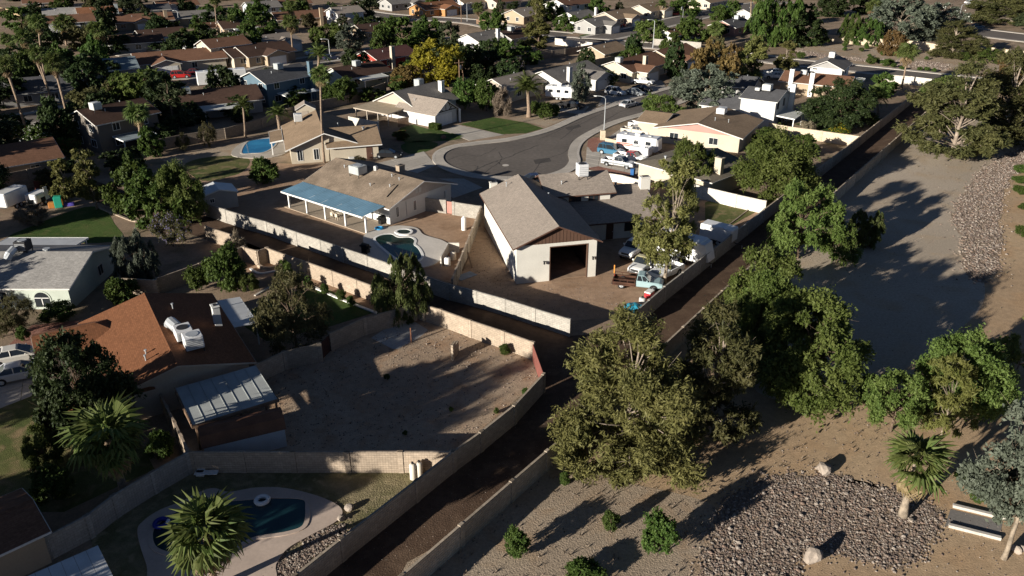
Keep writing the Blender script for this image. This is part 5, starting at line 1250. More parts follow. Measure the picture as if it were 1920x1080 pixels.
# --- trees of the desert strip and alley ------------------------------------------
tree('bigpine', 1170, 842, 580, 255, 'huge olive green pine overhanging the alley corner', 1, 'pine_tree', hmul=1.0)
tree('sidepine', 1328, 812, 568, 172, 'second olive pine to the right of the huge one', 1, 'pine_tree')
tree('mesquite', 1395, 705, 555, 120, 'shaded green tree filling the gap behind the second pine', 2, 'mesquite_tree')
tree('mesquite', 1500, 748, 560, 215, 'broad bright green tree right of the pines', 2, 'mesquite_tree')
tree('mesquite', 1425, 690, 520, 130, 'green tree wedged between the pines and the broad green tree', 2, 'mesquite_tree')
tree('mesquite2', 1422, 600, 468, 135, 'bright green tree leaning over the alley wall', 2, 'mesquite_tree')
tree('mesquite2', 1495, 484, 346, 122, 'upright yellowish green tree beside the desert wall', 2, 'mesquite_tree')
tree('mesquite2', 1568, 493, 418, 68, 'small bushy tree right of the upright one', 2, 'mesquite_tree')
tree('pepper', 1615, 462, 385, 66, 'small weeping tree with pale hanging leaves', 1, 'weeping_tree')
tree('mesquite', 1452, 372, 250, 165, 'broad feathery tree behind the white wall', 2, 'mesquite_tree')
tree('mesquite2', 1290, 352, 262, 88, 'fresh green tree above the tan hip roof house', 2, 'mesquite_tree')
tree('euc', 1246, 533, 288, 145, 'tall slender eucalyptus among the parked trucks', 1, 'eucalyptus_tree')
tree('mesquite2', 1670, 806, 698, 118, 'spreading green tree near the fan palm', 2, 'mesquite_tree')
tree('mesquite', 1800, 770, 632, 165, 'large dense green tree at the right edge', 2, 'mesquite_tree')
tree('pale', 1765, 815, 680, 115, 'feathery yellowish palo verde with bare twigs', 2, 'palo_verde_tree')
tree('pale', 1905, 700, 595, 90, 'pale twiggy palo verde behind the dense tree', 2, 'palo_verde_tree')
tree('greyeuc', 1882, 1048, 738, 190, 'grey green eucalyptus with thick pale trunk at the right edge', 1, 'eucalyptus_tree')
tree('sidepine', 1785, 292, 118, 165, 'wide olive pine at the upper right', 2, 'pine_tree')
tree('sidepine', 1880, 265, 90, 150, 'olive pine at the right edge above the rock bed', 2, 'pine_tree')
tree('fmesq', 1772, 190, 142, 60, 'low green bushy tree at the end of the alley', 2, 'mesquite_tree')
# --- right hand gardens and basin ----------------------------------------------------
tree('dark', 1572, 240, 152, 118, 'big dark tree in the white house garden', 2, 'shade_tree')
tree('fgreen', 1650, 180, 135, 52, 'green tree behind the two palms of the garden', 2, 'shade_tree')
tree('round', 1632, 235, 218, 34, 'rounded green shrub tree at the garden corner', 2, 'garden_tree')
tree('round', 1576, 252, 232, 40, 'yellow flowering bush beside the cream wall', 2, 'flowering_bush', 'bush', blossom='gold')
tree('fgreen', 1447, 275, 235, 70, 'leafy green tree in front of the cream wall', 2, 'shade_tree')
tree('fgreen', 1500, 292, 250, 60, 'green bushy tree below the cream wall', 2, 'shade_tree')
tree('twiggy', 1510, 245, 225, 30, 'bare pale shrub at the cream wall', 2, 'bare_shrub', 'bush')
tree('weep', 1452, 85, -28, 95, 'tall weeping green tree at the top right', 2, 'weeping_tree')
tree('fdark', 1500, 85, 5, 90, 'dark tree right of the tall weeping tree', 2, 'shade_tree')
tree('weep', 1592, 82, 18, 38, 'slim young weeping tree by the basin wall', 2, 'weeping_tree')
tree('weep', 1625, 84, 26, 52, 'rounder weeping tree by the basin wall', 2, 'weeping_tree')
tree('fgrey', 1685, 78, -18, 100, 'big grey green eucalyptus over the basin wall', 2, 'eucalyptus_tree')
tree('fpale', 1668, 104, 55, 45, 'small thin tree standing in the basin', 2, 'thin_tree')
tree('fgrey', 1762, 62, 5, 70, 'grey green tree with pale blossom beyond the basin wall', 2, 'eucalyptus_tree', blossom='white')
tree('sidepine', 1784, 108, 38, 95, 'olive pine at the basin wall end', 2, 'pine_tree')
tree('fgrey', 1735, 75, 15, 55, 'grey green tree left of the lamp on the arterial road', 2, 'eucalyptus_tree')
tree('sidepine', 1895, 45, -30, 120, 'dense olive pine at the top right corner', 2, 'pine_tree')
tree('fpine', 1950, 60, -20, 90, 'dark pine beyond the top right corner', 2, 'pine_tree')
tree('fgreen', 1855, 118, 88, 48, 'dark green low tree right of the basin', 2, 'shade_tree')
tree('fpale', 1895, 165, 100, 70, 'olive brown tree at the right edge by the street', 2, 'thin_tree')
tree('fdark', 1560, 30, -15, 60, 'dark tree at the top above the basin', 2, 'shade_tree')
tree('fdark', 1620, 25, -15, 60, 'dark green tree at the top behind the palm', 2, 'shade_tree')
# --- trees round the cul-de-sac ---------------------------------------------------------
tree('mesquite2', 1239, 225, 176, 72, 'small mesquite on the red gravel by the street', 2, 'mesquite_tree')
tree('fpale', 1330, 175, 75, 88, 'tall brownish tree with drying leaves', 2, 'thin_tree')
tree('fgrey', 1322, 212, 120, 110, 'dusky grey tree below the brownish one', 2, 'shade_tree')
tree('fgrey', 1285, 185, 130, 60, 'bushy grey tree by the parked cars', 2, 'shade_tree')
tree('slim', 1408, 165, 58, 54, 'tall slim tree right of the brownish tree', 2, 'slim_tree')
tree('fpale', 1372, 150, 80, 45, 'olive tree between the brownish and the slim tree', 2, 'thin_tree')
tree('feuc', 1470, 135, 75, 58, 'bushy round topped tree left of the basin street', 2, 'shade_tree')
tree('fgrey', 1088, 192, 118, 42, 'thin tree shading the camper', 2, 'thin_tree')
tree('round', 872, 205, 152, 50, 'left of two round citrus trees by the timbered house', 2, 'citrus_tree')
tree('round', 912, 208, 152, 52, 'right of two round citrus trees by the timbered house', 2, 'citrus_tree')
tree('twiggy', 944, 217, 165, 36, 'grey spiny ocotillo bush beside the citrus trees', 2, 'spiny_bush', 'bush')
tree('round', 618, 195, 160, 40, 'left of the two garden citrus trees behind the shed', 2, 'citrus_tree')
tree('round', 648, 195, 150, 50, 'taller garden citrus tree behind the shed', 2, 'citrus_tree')
tree('fyel', 812, 160, 74, 100, 'large yellow flowering palo verde', 2, 'palo_verde_tree')
tree('fpale', 772, 165, 122, 70, 'duller golden palo verde below the yellow one', 2, 'palo_verde_tree')
tree('fgreen', 745, 170, 140, 40, 'dark prickly bush tree left of the roof cooler', 2, 'garden_tree')
tree('pepper', 757, 592, 462, 108, 'feathery pepper tree between pool wall and alley', 1, 'pepper_tree', var=3)
tree('round', 492, 345, 300, 56, 'dark round shrub on the shaded yard', 2, 'garden_tree')
# --- left part -----------------------------------------------------------------------------
tree('sparse', 556, 650, 512, 150, 'half bare mesquite in the green garden', 2, 'mesquite_tree')
tree('round', 437, 545, 462, 72, 'rounded feathery shrub tree in the dark yard', 2, 'garden_tree')
tree('round', 372, 545, 503, 42, 'small citrus tree in the dark yard', 2, 'citrus_tree')
tree('mesquite2', 535, 530, 488, 34, 'young green tree at the tan wall', 2, 'young_tree')
tree('mesquite2', 470, 550, 512, 34, 'little leafy tree beside the garden kerb', 2, 'young_tree')
tree('twiggy', 445, 480, 440, 36, 'leafless shrub against the sunlit tan wall', 2, 'bare_shrub', 'bush')
tree('greywillow', 262, 522, 412, 85, 'grey green weeping tree by the mint house', 2, 'weeping_tree')
tree('sparse', 325, 462, 398, 70, 'purple blossomed jacaranda beside the weeping tree', 2, 'jacaranda_tree', blossom='purple')
tree('fgreen', 300, 420, 305, 100, 'big fresh green tree behind the jacaranda', 2, 'shade_tree')
tree('mesquite', 345, 415, 310, 90, 'bright green tree right of the big fresh green one', 2, 'mesquite_tree')
tree('fgreen', 250, 390, 278, 80, 'shaded green tree left of the fresh green one', 2, 'shade_tree')
tree('feuc', 182, 392, 268, 62, 'tall olive eucalyptus behind the playground', 2, 'eucalyptus_tree')
tree('feuc', 130, 382, 292, 56, 'shorter eucalyptus left of the tall one', 2, 'eucalyptus_tree')
tree('twiggy', 62, 420, 385, 48, 'straw coloured dry bush on the lawn edge', 2, 'dry_bush', 'bush')
tree('dark', 172, 835, 632, 150, 'big dark leaning tree beside the orange roof', 2, 'shade_tree')
tree('sparse', 28, 628, 558, 78, 'dull olive tree at the left edge', 2, 'shade_tree')
tree('round', 115, 600, 572, 60, 'leafy shrub below the arched window', 2, 'garden_tree')
tree('round', 232, 572, 525, 58, 'leafy citrus beside the orange roof', 2, 'citrus_tree')
tree('round', 105, 935, 885, 70, 'shaded shrub by the lower left roof', 2, 'garden_tree')
tree('round', 300, 855, 815, 55, 'shaded bush between palm and carport wall', 2, 'garden_tree')
tree('round', 45, 640, 615, 22, 'tiny clipped shrub on the gravel bed', 2, 'garden_tree')
tree('mesquite2', 90, 880, 800, 60, 'shaded shrubby tree on the left lawn', 2, 'garden_tree')
for i, (u_, v_) in enumerate(((578, 540), (610, 553), (640, 565), (660, 575))):
    tree('round', u_, v_, v_ - 20, 18, ['leftmost', 'second', 'third', 'rightmost'][i] + ' of the four clipped shrubs along the tan wall', 2, 'wall_shrub', 'bush', group='shrubs along the tan garden wall')
tree('sparse', 345, 283, 248, 26, 'thin young tree on the sandy yard', 2, 'young_tree')
tree('sparse', 392, 275, 230, 34, 'second thin young tree on the sandy yard', 2, 'young_tree')
tree('fmesq', 268, 195, 112, 100, 'large bright mesquite below the brown arched house', 2, 'mesquite_tree')
tree('fpine', 328, 248, 145, 85, 'dark pine right of the large mesquite', 2, 'pine_tree')
tree('foliv', 178, 215, 165, 76, 'olive tree below the blue grey roof', 2, 'olive_tree')
tree('foliv', 225, 200, 150, 50, 'olive shrub tree under the bright mesquite', 2, 'olive_tree')
tree('fgreen', 105, 255, 195, 65, 'green tree left of the shaded two-storey house', 2, 'shade_tree')
tree('round', 22, 258, 218, 62, 'white oleander at the left edge', 2, 'oleander_bush', 'bush', blossom='white')
tree('round', 92, 278, 238, 62, 'white oleander beside the green tree', 2, 'oleander_bush', 'bush', blossom='white')
tree('round', 80, 310, 282, 36, 'small white oleander by the wall', 2, 'oleander_bush', 'bush', blossom='white')
tree('round', 130, 295, 262, 40, 'red bougainvillea by the wall', 2, 'bougainvillea', 'bush', blossom='red')
tree('fdark', 125, 70, 35, 50, 'dark tree by the tall white gable house', 2, 'shade_tree')
tree('foliv', 165, 92, 48, 72, 'olive tree behind the bushy fan palm', 2, 'olive_tree')
tree('fdark', 210, 100, 52, 60, 'dark tree right of the bushy fan palm', 2, 'shade_tree')
tree('fdark', 75, 100, 45, 60, 'dark tree among the palm trunks', 2, 'shade_tree')
tree('fdark', 25, 140, 85, 60, 'dark tree at the left edge among palms', 2, 'shade_tree')
tree('fdark', 100, 130, 85, 60, 'dark tree left of the blue grey house', 2, 'shade_tree')
tree('fgreen', 45, 60, 10, 60, 'green tree near the top left corner', 2, 'shade_tree')
tree('fgreen', 310, 52, 28, 40, 'round green tree by the salmon gable', 2, 'shade_tree')
tree('fdark', 295, 92, 68, 60, 'brownish hedge tree along the upper left street', 2, 'hedge_tree')
tree('fdark', 245, 25, -10, 40, 'dark tall tree at the top left', 2, 'shade_tree')
tree('fdark', 390, 80, 52, 30, 'dark bush tree by the tall thin palm', 2, 'shade_tree')
tree('fgreen', 395, 40, 5, 55, 'green tree right of the tall thin palm', 2, 'shade_tree')
tree('fgreen', 490, 65, 28, 60, 'dark green tree at the white twin gable house', 2, 'shade_tree')
tree('fmesq', 612, 85, 38, 62, 'rounded green mesquite on the upper street', 2, 'mesquite_tree')
tree('fgrey', 660, 95, 45, 50, 'dusky tree right of the rounded mesquite', 2, 'shade_tree')
tree('fpine', 678, 42, -32, 58, 'dark pine at the top centre', 2, 'pine_tree')
tree('fgreen', 755, 95, 28, 90, 'large green tree left of the yellow one', 2, 'shade_tree')
tree('fgreen', 800, 80, 25, 60, 'green tree behind the yellow palo verde', 2, 'shade_tree')
tree('fpine', 845, 120, 28, 80, 'tall open pine right of the yellow tree', 2, 'pine_tree')
tree('fdark', 875, 140, 80, 60, 'dark tree below the tall pine', 2, 'shade_tree')
tree('fdark', 915, 130, 70, 70, 'dark mass of tree right of the tall pine', 2, 'shade_tree')
tree('fgreen', 925, 60, 10, 50, 'green tree beside the far street', 2, 'shade_tree')
tree('fgreen', 950, 110, 68, 45, 'fresh green tree right of the dark mass', 2, 'shade_tree')
tree('slim', 1010, 98, 30, 56, 'poplar-like tree behind the shaded wall', 2, 'slim_tree')
tree('feuc', 1005, 45, -20, 40, 'grey eucalyptus at the top', 2, 'eucalyptus_tree')
tree('fgreen', 1060, 58, 22, 48, 'green tree by the small corner lawn', 2, 'shade_tree')
tree('fmesq', 1218, 80, 36, 60, 'spreading mesquite on the street corner', 2, 'mesquite_tree')
tree('fgreen', 1300, 80, 20, 60, 'tall green tree behind the pale block wall', 2, 'shade_tree')
tree('fgreen', 1345, 68, 40, 36, 'green bush tree left of the pink house', 2, 'shade_tree')
tree('fgreen', 1280, 28, -6, 60, 'green tree near the basketball hoop', 2, 'shade_tree')
tree('fgreen', 1345, 38, 8, 40, 'dark green tree left of the white gable house', 2, 'shade_tree')
tree('fdark', 1430, 45, 15, 40, 'dark green tree right of the white gable house', 2, 'shade_tree')
tree('fgreen', 985, 120, 85, 60, 'dark hedge tree at the brown roofed house', 2, 'hedge_tree')
tree('fpurp' if 'fpurp' in KIND else 'sparse', 972, 140, 108, 28, 'small purple flowering tree behind the grey roof', 2, 'jacaranda_tree', blossom='purple')
tree('round', 1135, 160, 135, 60, 'white flowering hedge bush by the garage wing', 2, 'oleander_bush', 'bush', blossom='white')
for i, (u_, v_, t_, w_) in enumerate(((40, 0, -30, 60), (140, -2, -30, 50), (310, -5, -30, 50), (430, 0, -28, 60), (480, -5, -35, 50), (580, -4, -30, 60), (740, -10, -35, 60), (860, -5, -30, 50), (1000, -5, -40, 60), (1130, -4, -30, 50), (1180, -8, -30, 50), (1260, -6, -30, 60), (1400, -4, -40, 60), (1500, -5, -50, 80), (1600, -8, -50, 80), (1700, -5, -50, 80))):
    tree(('fdark', 'fgreen', 'fgrey')[i % 3], u_, v_, t_, w_, 'tree at the far top edge of the suburb, ' + 'first second third fourth fifth sixth seventh eighth ninth tenth eleventh twelfth thirteenth fourteenth fifteenth last'.split()[i] + ' from the left', 2, 'distant_tree', group='trees along the far top edge')
# --- clipped and wild shrubs on the desert -------------------------------------------------
SHR = [(1232, 1035, 970, 68, 'largest shrub with upright sprigs on the gravel'), (1143, 996, 962, 34, 'clipped round shrub left of the largest one'), (968, 1045, 1000, 50, 'round shrub nearest the alley wall'), (1060, 910, 886, 22, 'small grey green shrub by the wall shadow'),
       (1831, 942, 918, 32, 'clipped shrub above the concrete spillway'), (1800, 897, 876, 26, 'dull clipped shrub behind the fan palm'), (1912, 325, 310, 22, 'topmost small shrub right of the rock bed'), (1912, 343, 330, 22, 'second small shrub right of the rock bed'), (1912, 365, 350, 24, 'third small shrub right of the rock bed'), (1916, 392, 382, 18, 'small shrub at the right frame edge'), (1915, 445, 425, 22, 'leafy little shrub below the row of shrubs'),
       (1090, 1090, 1062, 70, 'shrub at the bottom edge')]
for u_, v_, t_, w_, lb in SHR: tree('round', u_, v_, t_, w_, lb, 2, 'desert_shrub', 'bush', group='shrubs on the desert gravel')
BS = [(1528, 87, 10), (1583, 88, 9), (1583, 95, 9), (1615, 97, 9), (1625, 92, 10), (1650, 92, 9), (1654, 104, 9), (1662, 98, 10), (1630, 107, 7), (1515, 88, 8), (1554, 80, 8), (1736, 112, 8), (1630, 120, 18), (1643, 118, 12), (1660, 124, 16), (1668, 122, 14), (1675, 127, 10), (1692, 131, 10), (1724, 133, 9), (1737, 133, 9), (1750, 135, 9), (1500, 111, 16), (1805, 115, 20)]
ORD = 'leftmost second third fourth fifth sixth seventh eighth ninth tenth eleventh twelfth thirteenth fourteenth fifteenth sixteenth seventeenth eighteenth nineteenth twentieth'.split() + ['third last', 'second last', 'rightmost']
for i, (u_, v_, w_) in enumerate(sorted(BS)): tree('round', u_, v_, v_ - w_ * .8, w_, ORD[i] + ' of the low shrubs on the dry basin, counted from the left', 2, 'basin_shrub', 'bush', group='shrubs scattered over the dry basin')

# --- palms ------------------------------------------------------------------------------------
def fan_frond(seed, dry=False):
    """long stalk, webbed fan split into drooping tips"""
    g = random.Random(seed); mb = MB(); n = 15; Lp = 1.05; Rf = 1.12
    mb.tube([(0, 0, 0), (Lp * .5, 0, .08), (Lp, 0, 0)], [.035, .028, .022], 4)
    for k in range(n):
        w_ = 230 if not dry else 120
        a = math.radians(-w_ / 2 + w_ * k / (n - 1)); b = math.radians(w_ / (n - 1) * .52); r = Rf * (1 - .22 * abs(k - (n - 1) / 2) / n) * g.uniform(.92, 1.06)
        def q(ang, rr, z): return (Lp + math.cos(ang) * rr, math.sin(ang) * rr, z)
        zf = .035; dr = g.uniform(.2, .75) * (1.6 if dry else 1); sg = .16 * abs(a)
        mb.add([q(a, .01, 0), q(a - b, r * .62, -zf - sg), q(a, r * .66, zf - sg), q(a + b, r * .62, -zf - sg), q(a, r * 1.08, -dr - sg)], [(0, 1, 2), (0, 2, 3), (1, 4, 2), (2, 4, 3)])
    return mb
def date_frond(seed, L=2.9):
    g = random.Random(seed); mb = MB(); pts = []; n = 9
    for i in range(n + 1):
        t = i / n; pts.append((L * (t - .18 * t * t), 0, L * (.34 * t - .62 * t * t)))
    mb.tube(pts, [.05 * (1 - i / n) + .008 for i in range(n + 1)], 4)
    for i in range(26):
        t = .12 + .87 * i / 25; j = min(n - 1, int(t * n)); f = t * n - j; p = Vector(pts[j]).lerp(Vector(pts[j + 1]), f); ll = .62 * math.sin(math.pi * min(1, .18 + t * .8)) + .1
        for sg in (-1, 1):
            e = p + Vector((ll * .55, sg * ll * .8, -.1 + .16 * ll)); w_ = Vector((.035, 0, .01)); mb.add([p - w_, p + w_, e + w_ * .4, e - w_ * .4], [(0, 1, 2, 3)])
    return mb
def with_tint(me, seed):
    at = me.attributes.new('tint', 'FLOAT', 'FACE'); g = np.random.default_rng(seed); at.data.foreach_set('value', g.uniform(0, 1, len(me.polygons)).astype(np.float32)); return me
FF = [with_tint(fan_frond(i).mesh('frond', LEAF['palm']), i) for i in range(3)]; FD = [with_tint(fan_frond(9, True).mesh('dry_frond', LEAF['drypalm']), 4)]
DF = [with_tint(date_frond(i).mesh('frond', LEAF['palm']), i) for i in range(2)]
def frond_set(kind, n, seed):
    """poses (mesh, rotation matrix) for the fronds of one head"""
    g = random.Random(seed); out = []
    for i in range(n):
        t = (i + .5) / n; el = math.radians((74 - 106 * t) if seed != 3 else (78 - 84 * t)) if kind == 'fan' else math.radians(82 - 95 * t); a = i * 2.39996 + g.uniform(-.2, .2)
        el += g.uniform(-.18, .18); M_ = Matrix.Rotation(a, 4, 'Z') @ Matrix.Rotation(-el, 4, 'Y') @ Matrix.Rotation(g.uniform(-.55, .55), 4, 'X'); s = g.uniform(.72, 1.15)
        out.append(((FF if kind == 'fan' else DF)[i % 2 + (1 if kind == 'fan' and i % 3 == 0 else 0)], M_ @ Matrix.Scale(s, 4)))
    if kind == 'fan':
        for i in range(n // 5):
            a = g.uniform(0, 6.28); out.append((FD[0], Matrix.Rotation(a, 4, 'Z') @ Matrix.Rotation(math.radians(g.uniform(50, 78)), 4, 'Y')))
    return out
_ph = {}
def palm_head(kind, n, seed):
    if (kind, n, seed) in _ph: return _ph[kind, n, seed]
    vs, fs, mi, tn_ = [], [], [], []; ms = [LEAF['palm'], LEAF['drypalm']]; g = random.Random(seed)
    for me, M_ in frond_set(kind, n, seed):
        o = len(vs); vs += [tuple(M_ @ v.co) for v in me.vertices]; k = 1 if 'dry' in me.name else 0; tt = g.uniform(0, .6)
        for p in me.polygons: fs.append(tuple(i + o for i in p.vertices)); mi.append(k); tn_.append(min(1, tt + g.uniform(0, .4)))
    me = bpy.data.meshes.new('crown'); me.from_pydata(vs, [], fs)
    for m_ in ms: me.materials.append(m_)
    me.polygons.foreach_set('material_index', mi); at = me.attributes.new('tint', 'FLOAT', 'FACE'); at.data.foreach_set('value', np.array(tn_, np.float32)); me.update()
    _ph[kind, n, seed] = me
    return me
def palm(label, base_px, head_px, D, kind='fan', near=False, thick=.22, bark=PALMBARK, seed=1, n=None, skirt=False, name='fan_palm', H=None):
    """foot on the ground, head seen at head_px: the height follows from the head standing above (or leaning from) the foot"""
    b = G(*base_px); H = H or up_height(base_px[0], base_px[1], head_px[1]); top = G(head_px[0], head_px[1], H)
    off = Vector((top.x - b.x, top.y - b.y, 0))
    if off.length > .35 * H: off = off.normalized() * .35 * H
    o = thing(name, label, 'palm tree', b, 90); g = random.Random(seed * 7 + int(H * 10)); mb = MB(); pts = []; rad = []
    for i in range(15):
        t = i / 14; pts.append((off.x * t ** 1.6 + math.sin(t * 3 + seed) * .08, off.y * t ** 1.6, H * t)); rad.append(thick * (1.35 - .5 * min(1, t * 3)) * (1 + .06 * (i % 2)) * (1 if t < .93 else 1.15))
    mb.tube(pts, rad, 9); mb.build('trunk', bark, o, True); hp = Vector(pts[-1]); sc = D / (4.0 if kind == 'fan' else 5.4)
    n = n or (30 if kind == 'fan' else 44)
    if near:
        for me, M_ in frond_set(kind, n, seed):
            f = link('frond' if 'dry' not in me.name else 'dry_frond', me, o); f.matrix_local = Matrix.Translation(hp) @ Matrix.Scale(sc, 4) @ M_
    else:
        c = link('crown', palm_head(kind, n, seed % 3), o); c.location = hp; c.scale = (sc,) * 3; c.rotation_euler.z = seed * 1.3
    if skirt:
        sm = MB(); r2 = random.Random(seed)
        for i in range(110):
            a = r2.uniform(0, 6.28); z = r2.uniform(-1.7, -.1) * sc; r_ = r2.uniform(.25, .75) * sc * (1 + z * .22); p = hp + Vector((math.cos(a) * r_ * .5, math.sin(a) * r_ * .5, z)); e = p + Vector((math.cos(a) * r_ * .5, math.sin(a) * r_ * .5, -.9 * sc)); w_ = Vector((-math.sin(a), math.cos(a), 0)) * .1
            sm.add([p - w_ * .3, p + w_ * .3, e + w_, e - w_], [(0, 1, 2, 3)])
        with_tint(sm.build('skirt', LEAF['drypalm'], o).data, seed)
    return o
palm('fan palm rising in front of the lagoon pool', (402, 1105), (388, 1005), 4.8, near=True, seed=1, n=34, H=6.0)
palm('fan palm with rough trunk beside the dark wall', (236, 935), (205, 822), 5.2, near=True, seed=2, n=34, thick=.3, skirt=True)
palm('fan palm with broad leaves on the cobble bed', (1692, 968), (1720, 872), 4.6, near=True, seed=3, n=24, thick=.26, bark=PALEBARK)
palm('slender palm standing right behind the beige house', (609, 305), (600, 140), 3.4, seed=4, thick=.17)
palm('very tall palm nearest the left edge', (55, 262), (8, 122), 3.9, seed=5, thick=.24)
palm('very tall palm second from the left edge', (138, 268), (100, 118), 3.9, seed=6, thick=.24, skirt=True)
palm('tall leaning palm of the left cluster', (98, 195), (45, 70), 3.9, seed=7, thick=.22)
palm('tall palm with the highest crown of the left cluster', (92, 185), (72, 42), 4, seed=8, thick=.2, skirt=True)
palm('palm at the back of the left cluster', (30, 122), (15, 75), 4, seed=9, thick=.2)
palm('middle palm of the left cluster with hanging skirt', (100, 198), (68, 100), 3.9, seed=10, thick=.22, skirt=True)
palm('short fan palm in front of the shaded two-storey house', (268, 278), (257, 212), 4.2, seed=11, thick=.26)
palm('curly palm by the sandy yard wall', (461, 258), (455, 200), 4.4, 'date', seed=12, thick=.18, name='queen_palm')
palm('bushy fan palm in front of the olive tree', (191, 105), (183, 55), 6.0, seed=13, thick=.3, skirt=True)
palm('very thin tall palm at the top left', (409, 74), (403, 2), 3.6, seed=14, thick=.2)
palm('small palm beside the dark roofed house', (437, 66), (433, 38), 4.6, 'date', seed=15, name='date_palm')
palm('tall palm on the lawn by the white pickup', (551, 112), (545, 42), 5, seed=16, thick=.22, skirt=True)
palm('tufted palm behind the tall lawn palm', (560, 60), (545, 12), 5, seed=17, thick=.3, skirt=True)
palm('feathery date palm beside the upper street', (598, 126), (597, 104), 7.2, 'date', seed=18, thick=.35, name='date_palm')
palm('date palm in the beige house back yard', (525, 252), (520, 215), 5.4, 'date', seed=19, thick=.35, n=30, name='date_palm')
palm('large date palm on the planter by the street', (991, 220), (990, 168), 7.4, 'date', seed=20, thick=.4, n=60, name='date_palm')
palm('small date palm in front of the tan roofed house', (1241, 33), (1241, 10), 5.5, 'date', seed=21, name='date_palm')
palm('palm inside the timber screen by the crossing', (899, 38), (897, 14), 5, seed=22, skirt=True)
palm('left of the twin palms above the white gable house', (1406, 60), (1408, -15), 5, seed=23, thick=.22)
palm('right of the twin palms above the white gable house', (1413, 62), (1420, -8), 5, seed=24, thick=.22)
palm('fan palm with tall bare trunk by the white wall', (1690, 166), (1702, 98), 5.0, seed=25, thick=.2, skirt=True)
palm('leafy queen palm in the white house garden', (1645, 218), (1643, 185), 6.4, 'date', seed=26, thick=.25, name='queen_palm')
palm('palm behind the pale block wall', (1342, 85), (1343, 55), 5, seed=27)
palm('palm at the top above the basin', (1636, 45), (1636, 12), 5, seed=28)
palm('slim palm at the top left corner', (486, 40), (482, -5), 4, seed=29, thick=.18)
palm('thin palm behind the wide brown house', (262, 28), (253, -15), 4, seed=30, thick=.16)
palm('palm left of the thin one behind the wide brown house', (125, 85), (122, 45), 7, seed=31, skirt=True)
# ------------------------------------------------------------------ rocks, lamps and small things
def rock_mesh(seed, s=1.0, flat=.6):
    g = np.random.default_rng(seed); bm = bmesh.new(); bmesh.ops.create_icosphere(bm, subdivisions=1, radius=.5 * s)
    for v in bm.verts: v.co *= float(g.uniform(.72, 1.2)); v.co.z *= flat
    me = bpy.data.meshes.new('rock'); bm.to_mesh(me); bm.free(); return me
RK = []
for i, c in enumerate(((.24, .19, .155), (.17, .135, .11), (.31, .265, .225), (.13, .1, .085), (.23, .165, .13))):
    m_ = mat('river_stone_%d' % i, c, .9, .2, 2); me = rock_mesh(40 + i); me.materials.append(m_); RK.append(me)
def inside(p, poly):
    c = False; n = len(poly)
    for i in range(n):
        a, b = poly[i], poly[i - 1]
        if (a.y > p[1]) != (b.y > p[1]) and p[0] < (b.x - a.x) * (p[1] - a.y) / (b.y - a.y) + a.x: c = not c
    return c
def rock_bed(name, pts, n_ind, n_mass, s0, s1, seed):
    poly = px(pts, 9); g = random.Random(seed)
    for p in poly: p.x += g.gauss(0, .22); p.y += g.gauss(0, .22)
    bed = sheet(name, poly, .02, MC['bed_earth'] if 'bed_earth' in MC else groundmat('bed_earth', (.22, .17, .125), (.30, .23, .165), (.2, .15, .11), .3, 3, .6))
    x0, x1, y0, y1 = min(p.x for p in poly), max(p.x for p in poly), min(p.y for p in poly), max(p.y for p in poly)
    def spot():
        while 1:
            p = (g.uniform(x0, x1), g.uniform(y0, y1))
            if inside(p, poly): j = 1.1 if g.random() < .07 else .35; return (p[0] + g.gauss(0, j), p[1] + g.gauss(0, j))
    for i in range(n_ind):
        p = spot(); o = link('cobble', RK[i % 5], bed); s = s1 * (.8 + 1.1 * g.random() ** 2.2); o.location = (p[0], p[1], .02 + s * .12); o.scale = (s * g.uniform(.8, 1.4), s, s); o.rotation_euler = (g.uniform(-.3, .3), g.uniform(-.3, .3), g.uniform(0, 6.3))
    src = []
    for me in RK: src.append((np.array([v.co[:] for v in me.vertices]), np.array([p.vertices[:] for p in me.polygons])))
    rg = np.random.default_rng(seed); V_, F_, MI = [], [], []; off = 0
    for i in range(n_mass):
        p = spot(); k = i % 5; v, f = src[k]; s = s0 + (s1 - s0) * rg.random() ** 1.5; a = rg.uniform(0, 6.3); c_, s_ = math.cos(a), math.sin(a)
        q = v * np.array([s * rg.uniform(.8, 1.5), s, s * rg.uniform(.7, 1.2)]); q = np.stack([q[:, 0] * c_ - q[:, 1] * s_ + p[0], q[:, 0] * s_ + q[:, 1] * c_ + p[1], q[:, 2] + .02 + s * .1], 1)
        V_.append(q); F_.append(f + off); MI += [k] * len(f); off += len(v)
    me = bpy.data.meshes.new('cobbles'); me.from_pydata(np.concatenate(V_).tolist(), [], np.concatenate(F_).tolist())
    for r_ in RK: me.materials.append(r_.materials[0])
    me.polygons.foreach_set('material_index', MI); me.update(); tag(link('small_cobbles', me, bed), kind='stuff')
rock_bed('cobble_bed', [(1345, 965), (1365, 930), (1440, 900), (1530, 884), (1580, 895), (1640, 915), (1690, 920), (1760, 952), (1762, 985), (1740, 1020), (1690, 1058), (1640, 1055), (1560, 1038), (1500, 1043), (1480, 1090), (1335, 1090), (1328, 1020)], 300, 13000, .05, .2, 3)
rock_bed('dry_stream_bed', [(1830, 327), (1787, 405), (1803, 442), (1808, 505), (1845, 530), (1880, 470), (1874, 405), (1890, 345), (1925, 310), (1945, 262), (1885, 292)], 0, 8000, .1, .32, 5)
rock_bed('basin_stream_bed', [(1495, 93), (1565, 105), (1680, 113), (1770, 119), (1765, 132), (1690, 124), (1595, 113), (1510, 104)], 0, 3500, .2, .5, 6)
rock_bed('pool_gravel_bed', [(500, 1090), (520, 1062), (560, 1030), (620, 990), (650, 1000), (600, 1040), (565, 1085)], 0, 1500, .08, .2, 8)
BOUL = mat('pale_boulder', (.31, .26, .215), .9, .2, 1.2, bump=.5, bscale=3)
